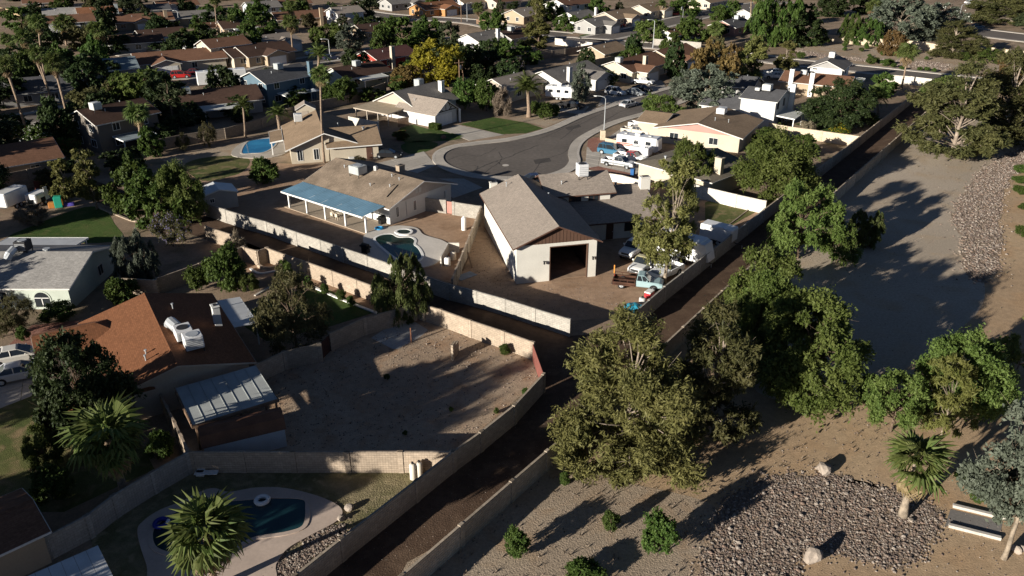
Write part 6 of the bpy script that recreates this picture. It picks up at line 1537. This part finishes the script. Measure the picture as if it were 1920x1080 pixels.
def boulder(label, u, v, s, seed, flat=.8, m=BOUL):
    bm = bmesh.new(); bmesh.ops.create_icosphere(bm, subdivisions=2, radius=.5); g = np.random.default_rng(seed); dirs = unit(g.normal(size=(7, 3))); am = g.uniform(.22, .42, 7)
    for w_ in bm.verts:
        n_ = np.array(w_.co[:]) * 2
        for d_, a_ in zip(dirs, am):
            t_ = float(n_ @ d_)
            if t_ * .5 > a_: w_.co -= Vector(d_) * (t_ * .5 - a_)
        w_.co *= s * float(g.uniform(.95, 1.05)); w_.co.z *= flat
    me = bpy.data.meshes.new('boulder'); bm.to_mesh(me); bm.free(); me.materials.append(m); o = link('boulder', me); p = G(u, v); o.location = (p.x, p.y, s * flat * .3)
    return tag(o, label, 'boulder')
boulder('rounded pale boulder at the top of the cobble bed', 1541, 884, 1.35, 1); boulder('pointed pinkish boulder at the bottom of the cobble bed', 1522, 1052, 1.25, 2, 1.1); boulder('small stone beside the pointed boulder', 1515, 1058, .3, 3)
boulder('white stone at the foot of the fan palm', 1709, 978, .45, 4); boulder('pale rock behind the eucalyptus trunk', 1902, 1035, .8, 5); boulder('second pale rock behind the eucalyptus trunk', 1915, 1030, .7, 6)
boulder('brown boulder on the side lawn', 831, 260, 1.1, 7, .8, mat('brown_boulder', (.22, .12, .085), .9, .2, 1)); boulder('stones on the rust gravel beside the lawn', 38, 404, .5, 8); boulder('white stone heap beside the lagoon pool', 655, 955, .7, 9); boulder('pale stone beside the lagoon pool', 640, 975, .6, 10)
boulder('brown landscaping boulder at the upper street', 672, 94, 2.4, 11, .5, mat('brown_boulder', (.22, .12, .085)))
# spillway
o = thing('spillway', 'short concrete spillway with two white kerbs', 'spillway', G(1830, 980))
q = px([(1782, 955), (1880, 978), (1873, 1008), (1772, 986)]); s_ = sheet('channel_floor', q, .024, mat('grey_concrete', (.2, .185, .17), .9, .1, .4), None); s_.parent = o; s_.matrix_parent_inverse = Matrix.Translation(o.location).inverted()
for a, b in (((1786, 950), (1884, 974)), ((1778, 987), (1876, 1012))):
    k = strip('kerb', px([a, b]), -.13, .13, 0, .22, KERB, None); k.parent = o; k.matrix_parent_inverse = Matrix.Translation(o.location).inverted()
# street lamps
def lamp(label, u, v, vt, az, arm=1.6, H=None):
    b = G(u, v); H = H or up_height(u, v, vt); o = thing('street_lamp', label, 'street lamp', b, az)
    MB().tube([(0, 0, 0), (0, 0, H * .95)], [.11, .065], 8).build('pole', STEEL, o)
    MB().tube([(0, 0, H * .93), (.2, 0, H * .98), (arm * .6, 0, H), (arm, 0, H)], [.06, .05, .045, .04], 6).build('arm', STEEL, o)
    hd = MB().bbox(arm - .05, -.14, H - .08, arm + .6, .14, H + .06, .04).build('lamp_head', ACM, o); MB().bbox(arm + .1, -.1, H - .12, arm + .5, .1, H - .08, .01).build('lens', LAMP, hd)
    MB().cyl((0, 0), .2, 0, .12, 10).build('base', KERB, o); return o
lamp('street lamp beside the cul-de-sac gatepost', 1132, 258, 181, -70); lamp('tall pole lamp on the street corner', 1224, 91, 37, -80); lamp('street lamp in front of the blue grey house', 177, 168, 134, -90); lamp('street lamp beside the feathery date palm', 619, 108, 73, -90); lamp('curved street lamp by the arterial road', 1797, 40, 8, 80); lamp('slim lamp near the top centre', 876, 40, 5, 60); lamp('pale pole on the far left street', 337, 50, 20, -60)
gp = MB(); b = G(1130, 262); gp.bbox(b.x - .45, b.y - .45, 0, b.x + .45, b.y + .45, 1.7, .05); tag(gp.build('gate_pillar', BC), 'cream square gatepost beside the street lamp', 'pillar')
def pole(label, u, v, vt, cross=True, r=.14):
    b = G(u, v); H = up_height(u, v, vt); o = thing('utility_pole', label, 'utility pole', b, 60); MB().tube([(0, 0, 0), (0, 0, H)], [r, r * .7], 7).build('pole', WOOD, o)
    if cross: MB().box(-1.1, -.06, H - .7, 1.1, .06, H - .55).build('crossarm', WOOD, o); MB().cyl((.4, .2), .22, H - 2.2, H - 1.3, 10).build('transformer', ACM, o)
    return o
pole('wooden utility pole behind the timbered house', 862, 168, 112); pole('second utility pole behind the timbered house', 868, 160, 112, False); pole('thin pole left of the citrus trees', 869, 166, 138, False, .06)
pole('wooden pole at the top by the crossing', 865, 42, -8, False); pole('thin mast at the top right of centre', 1294, 24, -5, False, .07)
# basketball hoop
b = G(1280, 34); o = thing('basketball_hoop', 'basketball hoop by the red sports car', 'basketball hoop', b, -60); MB().tube([(0, 0, 0), (0, 0, 3.0), (.5, 0, 3.4)], .07, 6).build('pole', STEEL, o); MB().box(.5, -.85, 2.9, .56, .85, 4.0).build('backboard', WHITE, o)
rg_ = MB(); rg_.tube([(.8 + .23 * math.cos(a), .23 * math.sin(a), 3.05) for a in np.linspace(0, 6.28, 13)], .02, 4); rg_.build('rim', mat('orange_board', (.6, .25, .05)), o)
def bin_(label, u, v, col, h=1.1, w_=.62):
    o = thing('wheelie_bin', label, 'bin', G(u, v), R.uniform(0, 90)); m_ = mat('plastic_' + col, {'blue': (.02, .10, .28), 'black': (.012, .012, .012), 'green': (.02, .05, .03), 'white': (.6, .6, .6)}[col], .5)
    b_ = MB(); s = w_ / 2; t = s * .82; b_.add([(-t, -t, .08), (t, -t, .08), (t, t, .08), (-t, t, .08), (-s, -s, h), (s, -s, h), (s, s, h), (-s, s, h)], [(3, 2, 1, 0), (4, 5, 6, 7), (0, 1, 5, 4), (1, 2, 6, 5), (2, 3, 7, 6), (3, 0, 4, 7)]); b_.build('body', m_, o)
    MB().bbox(-s - .03, -s - .03, h, s + .06, s + .03, h + .08, .02).build('lid', m_, o)
    for sg in (-1, 1): MB().cylx((-s * .7, .1), .1, sg * s - .03, sg * s + .03, 10).build('wheel', RUBBER, o)
    return o
bin_('blue wheelie bin beside the two-tone pickup', 1186, 330, 'blue'); bin_('dark bin standing in the far alley', 1694, 243, 'black'); bin_('white bin leaning by the far alley', 1712, 186, 'white', 1.0)
def cylthing(name, label, cat, u, v, r, h, m_, capm=None, parts=()):
    o = thing(name, label, cat, G(u, v), 30); b_ = MB(); b_.tube([(0, 0, 0), (0, 0, h * .05), (0, 0, h * .92), (0, 0, h)], [r * .9, r, r, r * .6], 14); b_.build('tank', m_, o, True)
    c_ = MB(); c_.cyl((0, 0), r * .35, h - .02, h + .14, 10); c_.build('valve_cap', capm or DARK, o); MB().cyl((0, 0), r * 1.02, .0, .1, 14).build('foot_ring', m_, o); return o
TANK = mat('cream_tank', (.66, .60, .5), .5, .05)
cylthing('gas_cylinder', 'left of two cream gas cylinders at the lot wall', 'gas cylinder', 775, 897, .25, 1.35, TANK); cylthing('gas_cylinder', 'right of two cream gas cylinders at the lot wall', 'gas cylinder', 787, 894, .25, 1.35, TANK)
cylthing('water_heater', 'white cylinder tank standing in the dirt yard', 'tank', 870, 431, .32, 1.75, WHITE, WHITE)
cylthing('pool_filter', 'white pool filter tank behind the block screen', 'tank', 839, 497, .38, 1.0, WHITE); cylthing('pool_filter', 'cream pool pump tank behind the white filter', 'tank', 850, 486, .36, .95, TANK)
# block stack in the bare lot, rubble
o = thing('block_stack', 'stack of concrete blocks in the bare lot', 'block stack', G(848, 676), 105)
for r_ in range(8):
    for k in range(4 if r_ < 6 else 2):
        bl = MB(); y = k * .42 + (r_ % 2) * .05; z = r_ * .2
        bl.box(-.1, y, z, .1, y + .07, z + .19); bl.box(-.1, y + .16, z, .1, y + .23, z + .19); bl.box(-.1, y + .32, z, .1, y + .39, z + .19); bl.box(-.1, y + .07, z, -.06, y + .32, z + .19); bl.box(.06, y + .07, z, .1, y + .32, z + .19); bl.build('block', BP, o)
sl_ = sheet('concrete_pad', px([(696, 634), (740, 605), (768, 598), (803, 619), (785, 634), (745, 655), (735, 654)]), .02, mat('pale_concrete', (.42, .41, .39), .85, .1, .5))
for i, (u_, v_, s__) in enumerate(((882, 685, .35), (876, 688, .25), (800, 646, .25), (780, 688, .2), (886, 690, .2))): boulder(['whitish rubble lump in the bare lot', 'smaller rubble lump in the bare lot', 'chunk beside the concrete pad', 'stone on the lit lot earth', 'last lump of the lot rubble'][i], u_, v_, s__, 20 + i)
pst = MB(); b = G(771, 642); pst.box(b.x - .05, b.y - .05, 0, b.x + .05, b.y + .05, 1.6); tag(pst.build('rusty_post', RUSTM), 'rusty post on the concrete pad', 'post')
# patio furniture
o = thing('patio_table', 'cream plastic table under the blue patio cover', 'table', HB.world(-2.2, 7.2, .09), 37.9); PLA = mat('cream_plastic', (.6, .52, .4), .5, .05)
MB().bbox(-.5, -.8, .68, .5, .8, .74, .02).build('tabletop', PLA, o)
for sx in (-1, 1):
    for sy in (-1, 1): MB().tube([(sx * .4, sy * .68, 0), (sx * .36, sy * .62, .68)], .04, 6).build('leg', PLA, o)
CH = None
for i, (u_, v_, a, lb) in enumerate(((-3.1, 6.8, 0, 'plastic chair on the yard side of the patio table'), (-3.1, 7.7, 0, 'second plastic chair on the yard side of the patio table'), (-1.3, 7.2, 180, 'plastic chair between the table and the house'), (-2.2, 8.6, -90, 'plastic chair at the far end of the patio table'))):
    if CH is None:
        o = thing('plastic_chair', lb, 'chair', HB.world(u_, v_, .09), 37.9 - a); MB().bbox(-.22, -.23, .4, .24, .23, .45, .02).build('seat', PLA, o); MB().bbox(-.28, -.23, .45, -.22, .23, .9, .02).build('backrest', PLA, o)
        for sx in (-1, 1):
            for sy in (-1, 1): MB().tube([(sx * .2, sy * .2, 0), (sx * .19, sy * .19, .41)], .025, 5).build('leg', PLA, o)
            MB().box(-.22, sx * .25 - .02, .6, .2, sx * .25 + .02, .64).build('armrest', PLA, o)
        CH = o
    else:
        o = copy_tree(CH); o.location = HB.world(u_, v_, .09); o.rotation_euler.z = rot_of(37.9 - a); o['label'] = lb
    o['group'] = 'plastic chairs round the patio table'
def grill(label, u, v, az):
    o = thing('barbecue', label, 'barbecue', G(u, v), az); m_ = mat('black_enamel', (.012, .012, .012), .5); MB().bbox(-.75, -.3, .75, .75, .3, .95, .03).build('firebox', m_, o)
    l_ = MB(); l_.tube([(-.45, 0, .95), (.45, 0, .95)], .3, 12); l_.build('lid', m_, o); MB().box(-.45, -.28, .1, .45, .28, .75).build('cabinet', m_, o)
    for sx in (-1, 1): MB().cylx((sx * .4, .08), .08, -.3, .3, 8).build('wheel', RUBBER, o)
    return o
grill('black gas barbecue on the pool deck', 686, 474, 125); grill('black smoker by the white house wall', 717, 420, 40)
o = thing('paddling_ring', 'blue paddling ring on the patio', 'pool toy', HB.world(-2.0, -.0, .1)); t_ = MB(); t_.tube([(.5 * math.cos(a), .5 * math.sin(a), .1) for a in np.linspace(0, 6.283, 17)], .1, 6); t_.build('ring', mat('blue_plastic', (.02, .22, .45), .4), o); MB().cyl((0, 0), .48, .02, .05, 14).build('base', mat('blue_plastic', (.02, .22, .45)), o)
o = thing('swim_ring', 'white swim ring floating in the lagoon pool', 'pool toy', G(492, 940, .12) + Vector((0, 0, .02))); t_ = MB(); t_.tube([(.42 * math.cos(a), .42 * math.sin(a), .1) for a in np.linspace(0, 6.283, 19)], .16, 8); t_.build('ring', WHITE, o, True); MB().bbox(.38, -.16, .18, .6, .16, .36, .06).build('handle', WHITE, o)
o = thing('swim_ring', 'dark blue swim ring in the shaded pool corner', 'pool toy', G(303, 983, .12) + Vector((0, 0, .02))); t_ = MB(); t_.tube([(.42 * math.cos(a), .42 * math.sin(a), .1) for a in np.linspace(0, 6.283, 19)], .16, 8); t_.build('ring', mat('navy_plastic', (.02, .03, .25), .4), o, True); MB().bbox(.38, -.16, .18, .6, .16, .36, .06).build('handle', WHITE, o)
def plank(label, a, b, w_, t_, m_, name='board', z0=.05, z1=.05):
    p, q = G(*a), G(*b); d = (q - p).normalized(); n_ = Vector((-d.y, d.x, 0)) * w_ / 2; mb = MB(); mb.slab([(p.x - n_.x, p.y - n_.y, z0 + t_), (q.x - n_.x, q.y - n_.y, z1 + t_), (q.x + n_.x, q.y + n_.y, z1 + t_), (p.x + n_.x, p.y + n_.y, z0 + t_)], t_); return tag(mb.build(name, m_), label, 'board')
plank('bluish plywood sheet lying beside the garage', (858, 524), (888, 513), 1.3, .04, mat('plywood_blue', (.22, .25, .3), .7), 'plywood_sheet'); plank('timber offcut leaning by the block fence', (868, 508), (879, 490), .16, .06, WOOD, z1=.6); plank('second timber offcut by the block fence', (885, 503), (877, 486), .16, .06, WOOD, z1=.9)
plank('white slide board at the pool yard wall', (367, 894), (410, 893), .5, .05, WHITE, 'white_board', .35, .35)
MB_ = MB(); b = G(377, 890); MB_.bbox(b.x - .3, b.y - .25, 0, b.x + .3, b.y + .25, .4, .03); tag(MB_.build('plastic_crate', WHITE), 'white plastic crate under the slide board', 'crate')
# clutter by the alley wall of the truck yard
o = thing('tarp_pile', 'turquoise tarp bundle beside the alley wall', 'tarp', G(1189, 578)); bm = bmesh.new(); bmesh.ops.create_icosphere(bm, subdivisions=3, radius=1.0); g = np.random.default_rng(4)
for v_ in bm.verts: v_.co.z = max(-.05, v_.co.z) * .5 + .05 * math.sin(v_.co.x * 9) ; v_.co.x *= 1.05 + .1 * math.sin(v_.co.y * 6)
me = bpy.data.meshes.new('tarp'); bm.to_mesh(me); bm.free(); me.materials.append(mat('turquoise_tarp', (.03, .25, .36), .5, .2, 3)); link('tarp', me, o)
o = thing('tool_chest', 'red and white chest beside the alley wall', 'chest', G(1217, 556), 36); MB().bbox(-.5, -.35, 0, .5, .35, .55, .03).build('body', mat('chest_red', (.45, .03, .04), .5), o); MB().bbox(-.52, -.37, .55, .52, .37, .7, .03).build('lid', WHITE, o); MB().box(-.4, -.37, .25, .4, -.355, .3).build('handle', STEEL, o)
cylthing('steel_drum', 'grey drum lying between tarp and chest', 'drum', 1204, 566, .35, .5, ACM)
for i, (u_, v_, lb) in enumerate(((1228, 545, 'lower tyre leaning by the flatbed front'), (1233, 538, 'upper tyre beside the flatbed front'))):
    o = thing('loose_tyre', lb, 'tyre', G(u_, v_)); t_ = MB(); t_.tube([(.27 * math.cos(a), .27 * math.sin(a), .1) for a in np.linspace(0, 6.283, 17)], .1, 7); t_.build('tread', RUBBER, o, True); MB().cyl((0, 0), .16, .04, .14, 10).build('rim', STEEL, o)
# playground set, umbrella, telescope table etc.
o = thing('play_set', 'colourful plastic play set on the lawn', 'play set', G(112, 388), 70)
for nm, c, bx_ in (('tower', (.02, .3, .2), (-.5, -.5, 0, .5, .5, 1.6)), ('panel', (.6, .22, .03), (.5, -.5, .3, .6, .5, 1.3)), ('slide', (.1, .08, .4), (.6, -.3, 0, 1.9, .3, .5)), ('step', (.5, .2, .05), (-1.3, -.4, 0, -.5, .4, .8))): MB().bbox(*bx_, .06).build(nm, mat('play_' + nm, c, .5, .05), o)
def umbrella(label, u, v, m_, r=1.4, h=2.3):
    o = thing('parasol', label, 'parasol', G(u, v)); MB().cyl((0, 0), .03, 0, h, 6).build('pole', STEEL, o); c_ = MB(); n = 8; c_.add([(0, 0, h + .5)] + [(r * math.cos(2 * math.pi * k / n), r * math.sin(2 * math.pi * k / n), h) for k in range(n)], [(0, 1 + k, 1 + (k + 1) % n) for k in range(n)]); c_.build('canopy', m_, o); MB().cyl((0, 0), .3, 0, .08, 10).build('base', KERB, o); return o
umbrella('red parasol behind the mint gabled house', 687, 162, mat('red_canvas', (.5, .04, .05), .8)); umbrella('grey parasol behind the slate blue house', 590, 190, mat('grey_canvas', (.3, .33, .36), .8))
o = thing('garden_table', 'white table with red chairs under the small patio', 'table', G(1474, 232)); MB().cyl((0, 0), .6, .7, .75, 14).build('tabletop', WHITE, o); MB().cyl((0, 0), .06, 0, .7, 8).build('leg', STEEL, o)
for i in range(2):
    o = thing('garden_chair', ['red chair left of the small patio table', 'red chair right of the small patio table'][i], 'chair', G(1468 + 14 * i, 230), 40 + 180 * i); m_ = mat('red_canvas', (.5, .04, .05)); MB().bbox(-.25, -.25, .4, .25, .25, .48, .03).build('seat', m_, o); MB().bbox(-.27, -.25, .48, -.2, .25, .95, .03).build('backrest', m_, o)
    for sx in (-1, 1):
        for sy in (-1, 1): MB().tube([(sx * .2, sy * .2, 0), (sx * .2, sy * .2, .4)], .02, 4).build('leg', STEEL, o)
for i, (u_, v_, c, lb) in enumerate(((1343, 352, 'white', 'white cooler box in the shaded side yard'), (1352, 350, 'red', 'red bucket pile in the shaded side yard'), (1362, 354, 'red', 'red toy car in the shaded side yard'), (1376, 352, 'white', 'white box in the shaded side yard'))):
    o = thing('storage_box', lb, 'box', G(u_, v_), 30 * i); m_ = WHITE if c == 'white' else mat('chest_red', (.45, .03, .04)); MB().bbox(-.4, -.3, 0, .4, .3, .5, .05).build('body', m_, o); MB().bbox(-.42, -.32, .5, .42, .32, .6, .03).build('lid', m_, o)
hb = MB(); b = G(816, 242); hb = thing('box_hedge', 'square clipped hedge beside the timbered garage', 'hedge', b, 127)
g = np.random.default_rng(8); n = 5000; f = g.integers(0, 3, n); C = g.uniform(-1, 1, (n, 3)); C[np.arange(n), f] = np.sign(C[np.arange(n), f]) * g.uniform(.9, 1.02, n); C = C * np.array([1.1, .6, .5]) + np.array([0, 0, .52]); nr = unit(g.normal(size=(n, 3))); ax = unit(np.cross(nr, g.normal(size=(n, 3))))
link('foliage', leaf_mesh('foliage', C, ax * .12, np.cross(nr, ax) * .06, g.random(n), LEAF['green']), hb)
tree('round', 755, 262, 245, 34, 'reddish bronze shrub on the side lawn', 2, 'bronze_shrub', 'bush', blossom='red')
tree('sparse', 673, 306, 292, 26, 'straw shrub beside the beige house wall', 2, 'dry_shrub', 'bush')
for i, (u_, v_, w_) in enumerate(((1001, 215, 26), (1020, 225, 34), (1040, 218, 24), (1012, 214, 22))): tree('round', u_, v_, v_ - w_ * .9, w_, ['spiky green shrub left of the date palm foot', 'large agave-like shrub on the planter', 'rightmost shrub of the planter', 'shrub behind the agave-like one'][i], 2, 'planter_shrub', 'bush')
# weeds in the bare lot
for i, (u_, v_, w_) in enumerate(((948, 665, 24), (846, 772, 10), (930, 775, 12), (726, 712, 12), (760, 815, 10), (985, 740, 14))): tree('round', u_, v_, v_ - w_ * .8, w_, ['tall weed tuft at the foot of the tan wall', 'weed sprig in the middle of the bare lot', 'weed sprig by the alley wall of the lot', 'weed tuft left of the middle of the bare lot', 'weed tuft at the shaded front of the lot', 'low weeds beside the red gate'][i], 2, 'weed_tuft', 'bush', group='weeds on the bare lot')
# --- unseen trees added left of the view to cast shade over the yards ----------------

for i, (x_, y_, H_, D_) in enumerate(((-41, 27, 13.5, 9), (-47, 24, 14.5, 7.5), (-45, 34, 7.5, 7), (-52, 31, 9.5, 6), (-60, 44, 9, 8), (-66, 66, 8, 8), (-72, 92, 8.5, 8), (-76, 106, 9, 9), (-84, 122, 9, 9), (-95, 138, 10, 9), (-106, 156, 10, 10), (-118, 175, 10, 10))):
    k_ = ('dark', 'dark')[i % 2]; lm, tm, H0, R0 = tree_mesh(k_, i % 2); o = thing('shade_tree', ['first', 'second', 'third', 'fourth', 'fifth', 'sixth', 'seventh', 'eighth', 'ninth', 'tenth', 'eleventh', 'last'][i] + ' unseen shade tree added left of the view, nearest first', 'tree', (x_, y_, 0), i * 47, 'unseen trees added to shade the yards')
    for nm, me in (('crown', lm), ('trunk', tm)): q = link(nm, me, o); q.scale = (D_ / 2 / R0, D_ / 2 / R0, H_ / H0)

# loose stones and dry tufts strewn over the open ground
def strew(name, region, n, s0, s1, seed, label_kind='stone'):
    poly = px(region); g = random.Random(seed); x0, x1, y0, y1 = min(p.x for p in poly), max(p.x for p in poly), min(p.y for p in poly), max(p.y for p in poly); V_, F_, MI = [], [], []; off = 0; mats = [r_.materials[0] for r_ in RK] if label_kind == 'stone' else [LEAF['twig']]
    k = 0
    while k < n:
        p = (g.uniform(x0, x1), g.uniform(y0, y1))
        if not inside(p, poly): continue
        k += 1; s = s0 + (s1 - s0) * g.random() ** 3
        if label_kind == 'stone':
            a = g.uniform(0, 6.3); q = [(math.cos(a + t) * s * g.uniform(.35, .6) + p[0], math.sin(a + t) * s * g.uniform(.35, .6) + p[1], .015) for t in (0, 1.57, 3.14, 4.71)] + [(p[0] + g.uniform(-.1, .1) * s, p[1], .015 + s * .42)]
            V_ += q; F_ += [(off, off + 1, off + 4), (off + 1, off + 2, off + 4), (off + 2, off + 3, off + 4), (off + 3, off, off + 4)]; MI += [k % 5] * 4; off += 5
        else:
            for _ in range(7):
                a = g.uniform(0, 6.3); l = s * g.uniform(.6, 1.2); w_ = .02 + s * .04; e = (p[0] + math.cos(a) * l * .6, p[1] + math.sin(a) * l * .6, l * .8)
                V_ += [(p[0] - math.sin(a) * w_, p[1] + math.cos(a) * w_, .01), (p[0] + math.sin(a) * w_, p[1] - math.cos(a) * w_, .01), e]; F_.append((off, off + 1, off + 2)); MI.append(0); off += 3
    me = bpy.data.meshes.new(name); me.from_pydata(V_, [], F_)
    for m_ in mats: me.materials.append(m_)
    me.polygons.foreach_set('material_index', MI); me.update()
    if label_kind != 'stone': with_tint(me, seed)
    return tag(link(name, me), {'stone': 'loose stones strewn over the ' + name.split('_')[0] + ' ground', 'tuft': 'dry grass tufts dotted over the ' + name.split('_')[0] + ' ground'}[label_kind], 'stones' if label_kind == 'stone' else 'dry grass', kind='stuff')
strew('apron_stones', [(760, 1090), (960, 948), (1110, 812), (1430, 800), (1600, 770), (1900, 900), (1900, 1090)], 2600, .03, .16, 1)
strew('gravel_stones', [(1560, 400), (1690, 280), (1900, 200), (1900, 300), (1780, 410), (1800, 560), (1600, 760), (1450, 720)], 2200, .04, .18, 2)
strew('lot_stones', [(500, 690), (777, 585), (995, 655), (1012, 705), (848, 842), (380, 842)], 3500, .03, .2, 3)
strew('alley_stones', [(745, 1090), (1080, 800), (1060, 640), (1000, 720), (840, 860), (570, 1090)], 1300, .02, .08, 4)
strew('yard_stones', [(860, 528), (905, 400), (965, 540), (1120, 525), (1200, 590), (1060, 595)], 1500, .03, .16, 5)
strew('desert_tufts', [(960, 948), (1110, 812), (1430, 800), (1640, 780), (1780, 860), (1360, 930), (1300, 1090), (800, 1090)], 420, .12, .4, 6, 'tuft')
strew('lot_tufts', [(500, 690), (777, 585), (995, 655), (1012, 705), (848, 842), (380, 842)], 260, .1, .35, 7, 'tuft')
strew('basin_tufts', [(1690, 280), (1900, 200), (1900, 500), (1920, 620), (1840, 590), (1790, 410)], 300, .12, .45, 8, 'tuft')
strew('alley_tufts', [(560, 1085), (640, 1016), (850, 853), (1019, 712), (1010, 722), (850, 868), (650, 1024), (585, 1085)], 260, .15, .45, 9, 'tuft')
# garden trees between the houses of the far blocks
cnt = 0
ROADS = [(px(pts), w_) for pts, w_ in (([(1900, 160), (1600, 128), (1390, 104), (1230, 86), (1040, 73)], 10), ([(1110, 75), (1290, 34), (1470, 2)], 10), ([(480, 138), (640, 105), (800, 80), (900, 72)], 10), ([(660, 20), (880, 40), (1060, 66)], 10), ([(-40, 235), (150, 205), (230, 195)], 9), ([(240, 108), (420, 86), (480, 62)], 9))]
def seg_d(p, a, b):
    ab = b - a; t = max(0, min(1, (p - a).dot(ab) / ab.length_squared)); return (p - a - ab * t).length
for hi, (lb, h, L, W) in enumerate(HL):
    c = h.world(L / 2, W / 2); spots = []
    ray = Vector((c.x, c.y, 0)).normalized(); rgt = Vector((ray.y, -ray.x, 0)); ext = max(L, W) / 2
    for wd, d in (('behind the', ray * (ext + 2)), ('left of the', rgt * -(ext + 2.5)), ('right of the', rgt * (ext + 2.5)), ('in front of the', ray * -(W / 2 + 5.5) + rgt * 4)):
        if R.random() < (.95 if wd in ('behind the', 'left of the') else .6): spots.append((wd, c + d))
    for wd, p in spots:
        p = Vector((p.x + R.uniform(-1.5, 1.5), p.y + R.uniform(-1.5, 1.5), 0))
        if any(seg_d(p, a, b) < w_ / 2 + 3 for pts, w_ in ROADS for a, b in zip(pts[:-1], pts[1:])): continue
        bad = False
        for _, h2, L2, W2 in HL:
            q = p - h2.o; uu, vv = q.dot(h2.u), q.dot(h2.v)
            if -1.8 < uu < L2 + 1.8 and -2.5 < vv < W2 + 1.8: bad = True; break
        if bad: continue
        k_ = R.choice(('fdark', 'fdark', 'fdark', 'fgreen', 'fgreen', 'foliv', 'fpine')); var = R.randint(0, 1); lm, tm, H0, R0 = tree_mesh(k_, var); far_left = c.x < 0; Ht = R.uniform(5.5, 10.5) if far_left else R.uniform(4.5, 8.5); D_ = R.uniform(6, 9.5) if far_left else R.uniform(4.5, 8)
        if wd == 'in front of the': Ht, D_ = Ht * .55, D_ * .6
        nm = {'fdark': 'dark', 'fgreen': 'green', 'foliv': 'olive', 'fpine': 'dark pine', 'fgrey': 'grey green'}[k_]
        words_ = (nm + ' tree ' + wd + ' ' + lb).split()
        o = thing('garden_tree', ' '.join(words_[:16]), 'tree', p, R.uniform(0, 360), 'garden trees of the far blocks')
        for n2, me in (('crown', lm), ('trunk', tm)): q = link(n2, me, o); q.scale = (D_ / 2 / R0, D_ / 2 / R0, Ht / H0)
        cnt += 1
print('garden trees', cnt)
for i, (u_, v_, t_, w_, k_, lb) in enumerate(((15, 200, 140, 75, 'fdark', 'dark tree below the palms at the left edge'), (62, 150, 95, 70, 'fdark', 'dark tree behind the shaded grey roofed house'), (145, 270, 235, 50, 'fgreen', 'green hedge tree beside the shaded two-storey house'), (240, 262, 215, 60, 'fdark', 'dark tree right of the short fan palm'), (300, 270, 232, 60, 'fdark', 'dark bushy tree along the shaded yard wall'), (360, 232, 190, 60, 'fdark', 'dark tree under the awning roof'), (440, 215, 178, 50, 'fdark', 'dark tree left of the slate blue house'), (560, 190, 158, 50, 'fdark', 'dark tree right of the slate blue house porch'), (700, 190, 162, 50, 'fgreen', 'green hedge tree behind the timbered house yard'), (205, 150, 110, 50, 'fdark', 'dark tree right of the blue grey roof'), (150, 330, 290, 60, 'fdark', 'dark shrubby tree behind the playground wall'), (235, 320, 278, 70, 'fdark', 'dark tree above the shaded back wall'), (95, 355, 318, 50, 'foliv', 'olive tree by the rust fence'), (20, 180, 120, 60, 'fgreen', 'green tree in front of the palms at the left edge'), (840, 150, 108, 60, 'fdark', 'dark tree right of the yellow palo verde'), (900, 160, 118, 60, 'fdark', 'dark tree above the round citrus trees'), (1100, 130, 100, 40, 'fdark', 'dark tree left of the detached tan house'))):
    tree(k_, u_, v_, t_, w_, lb, 2, 'shade_tree')
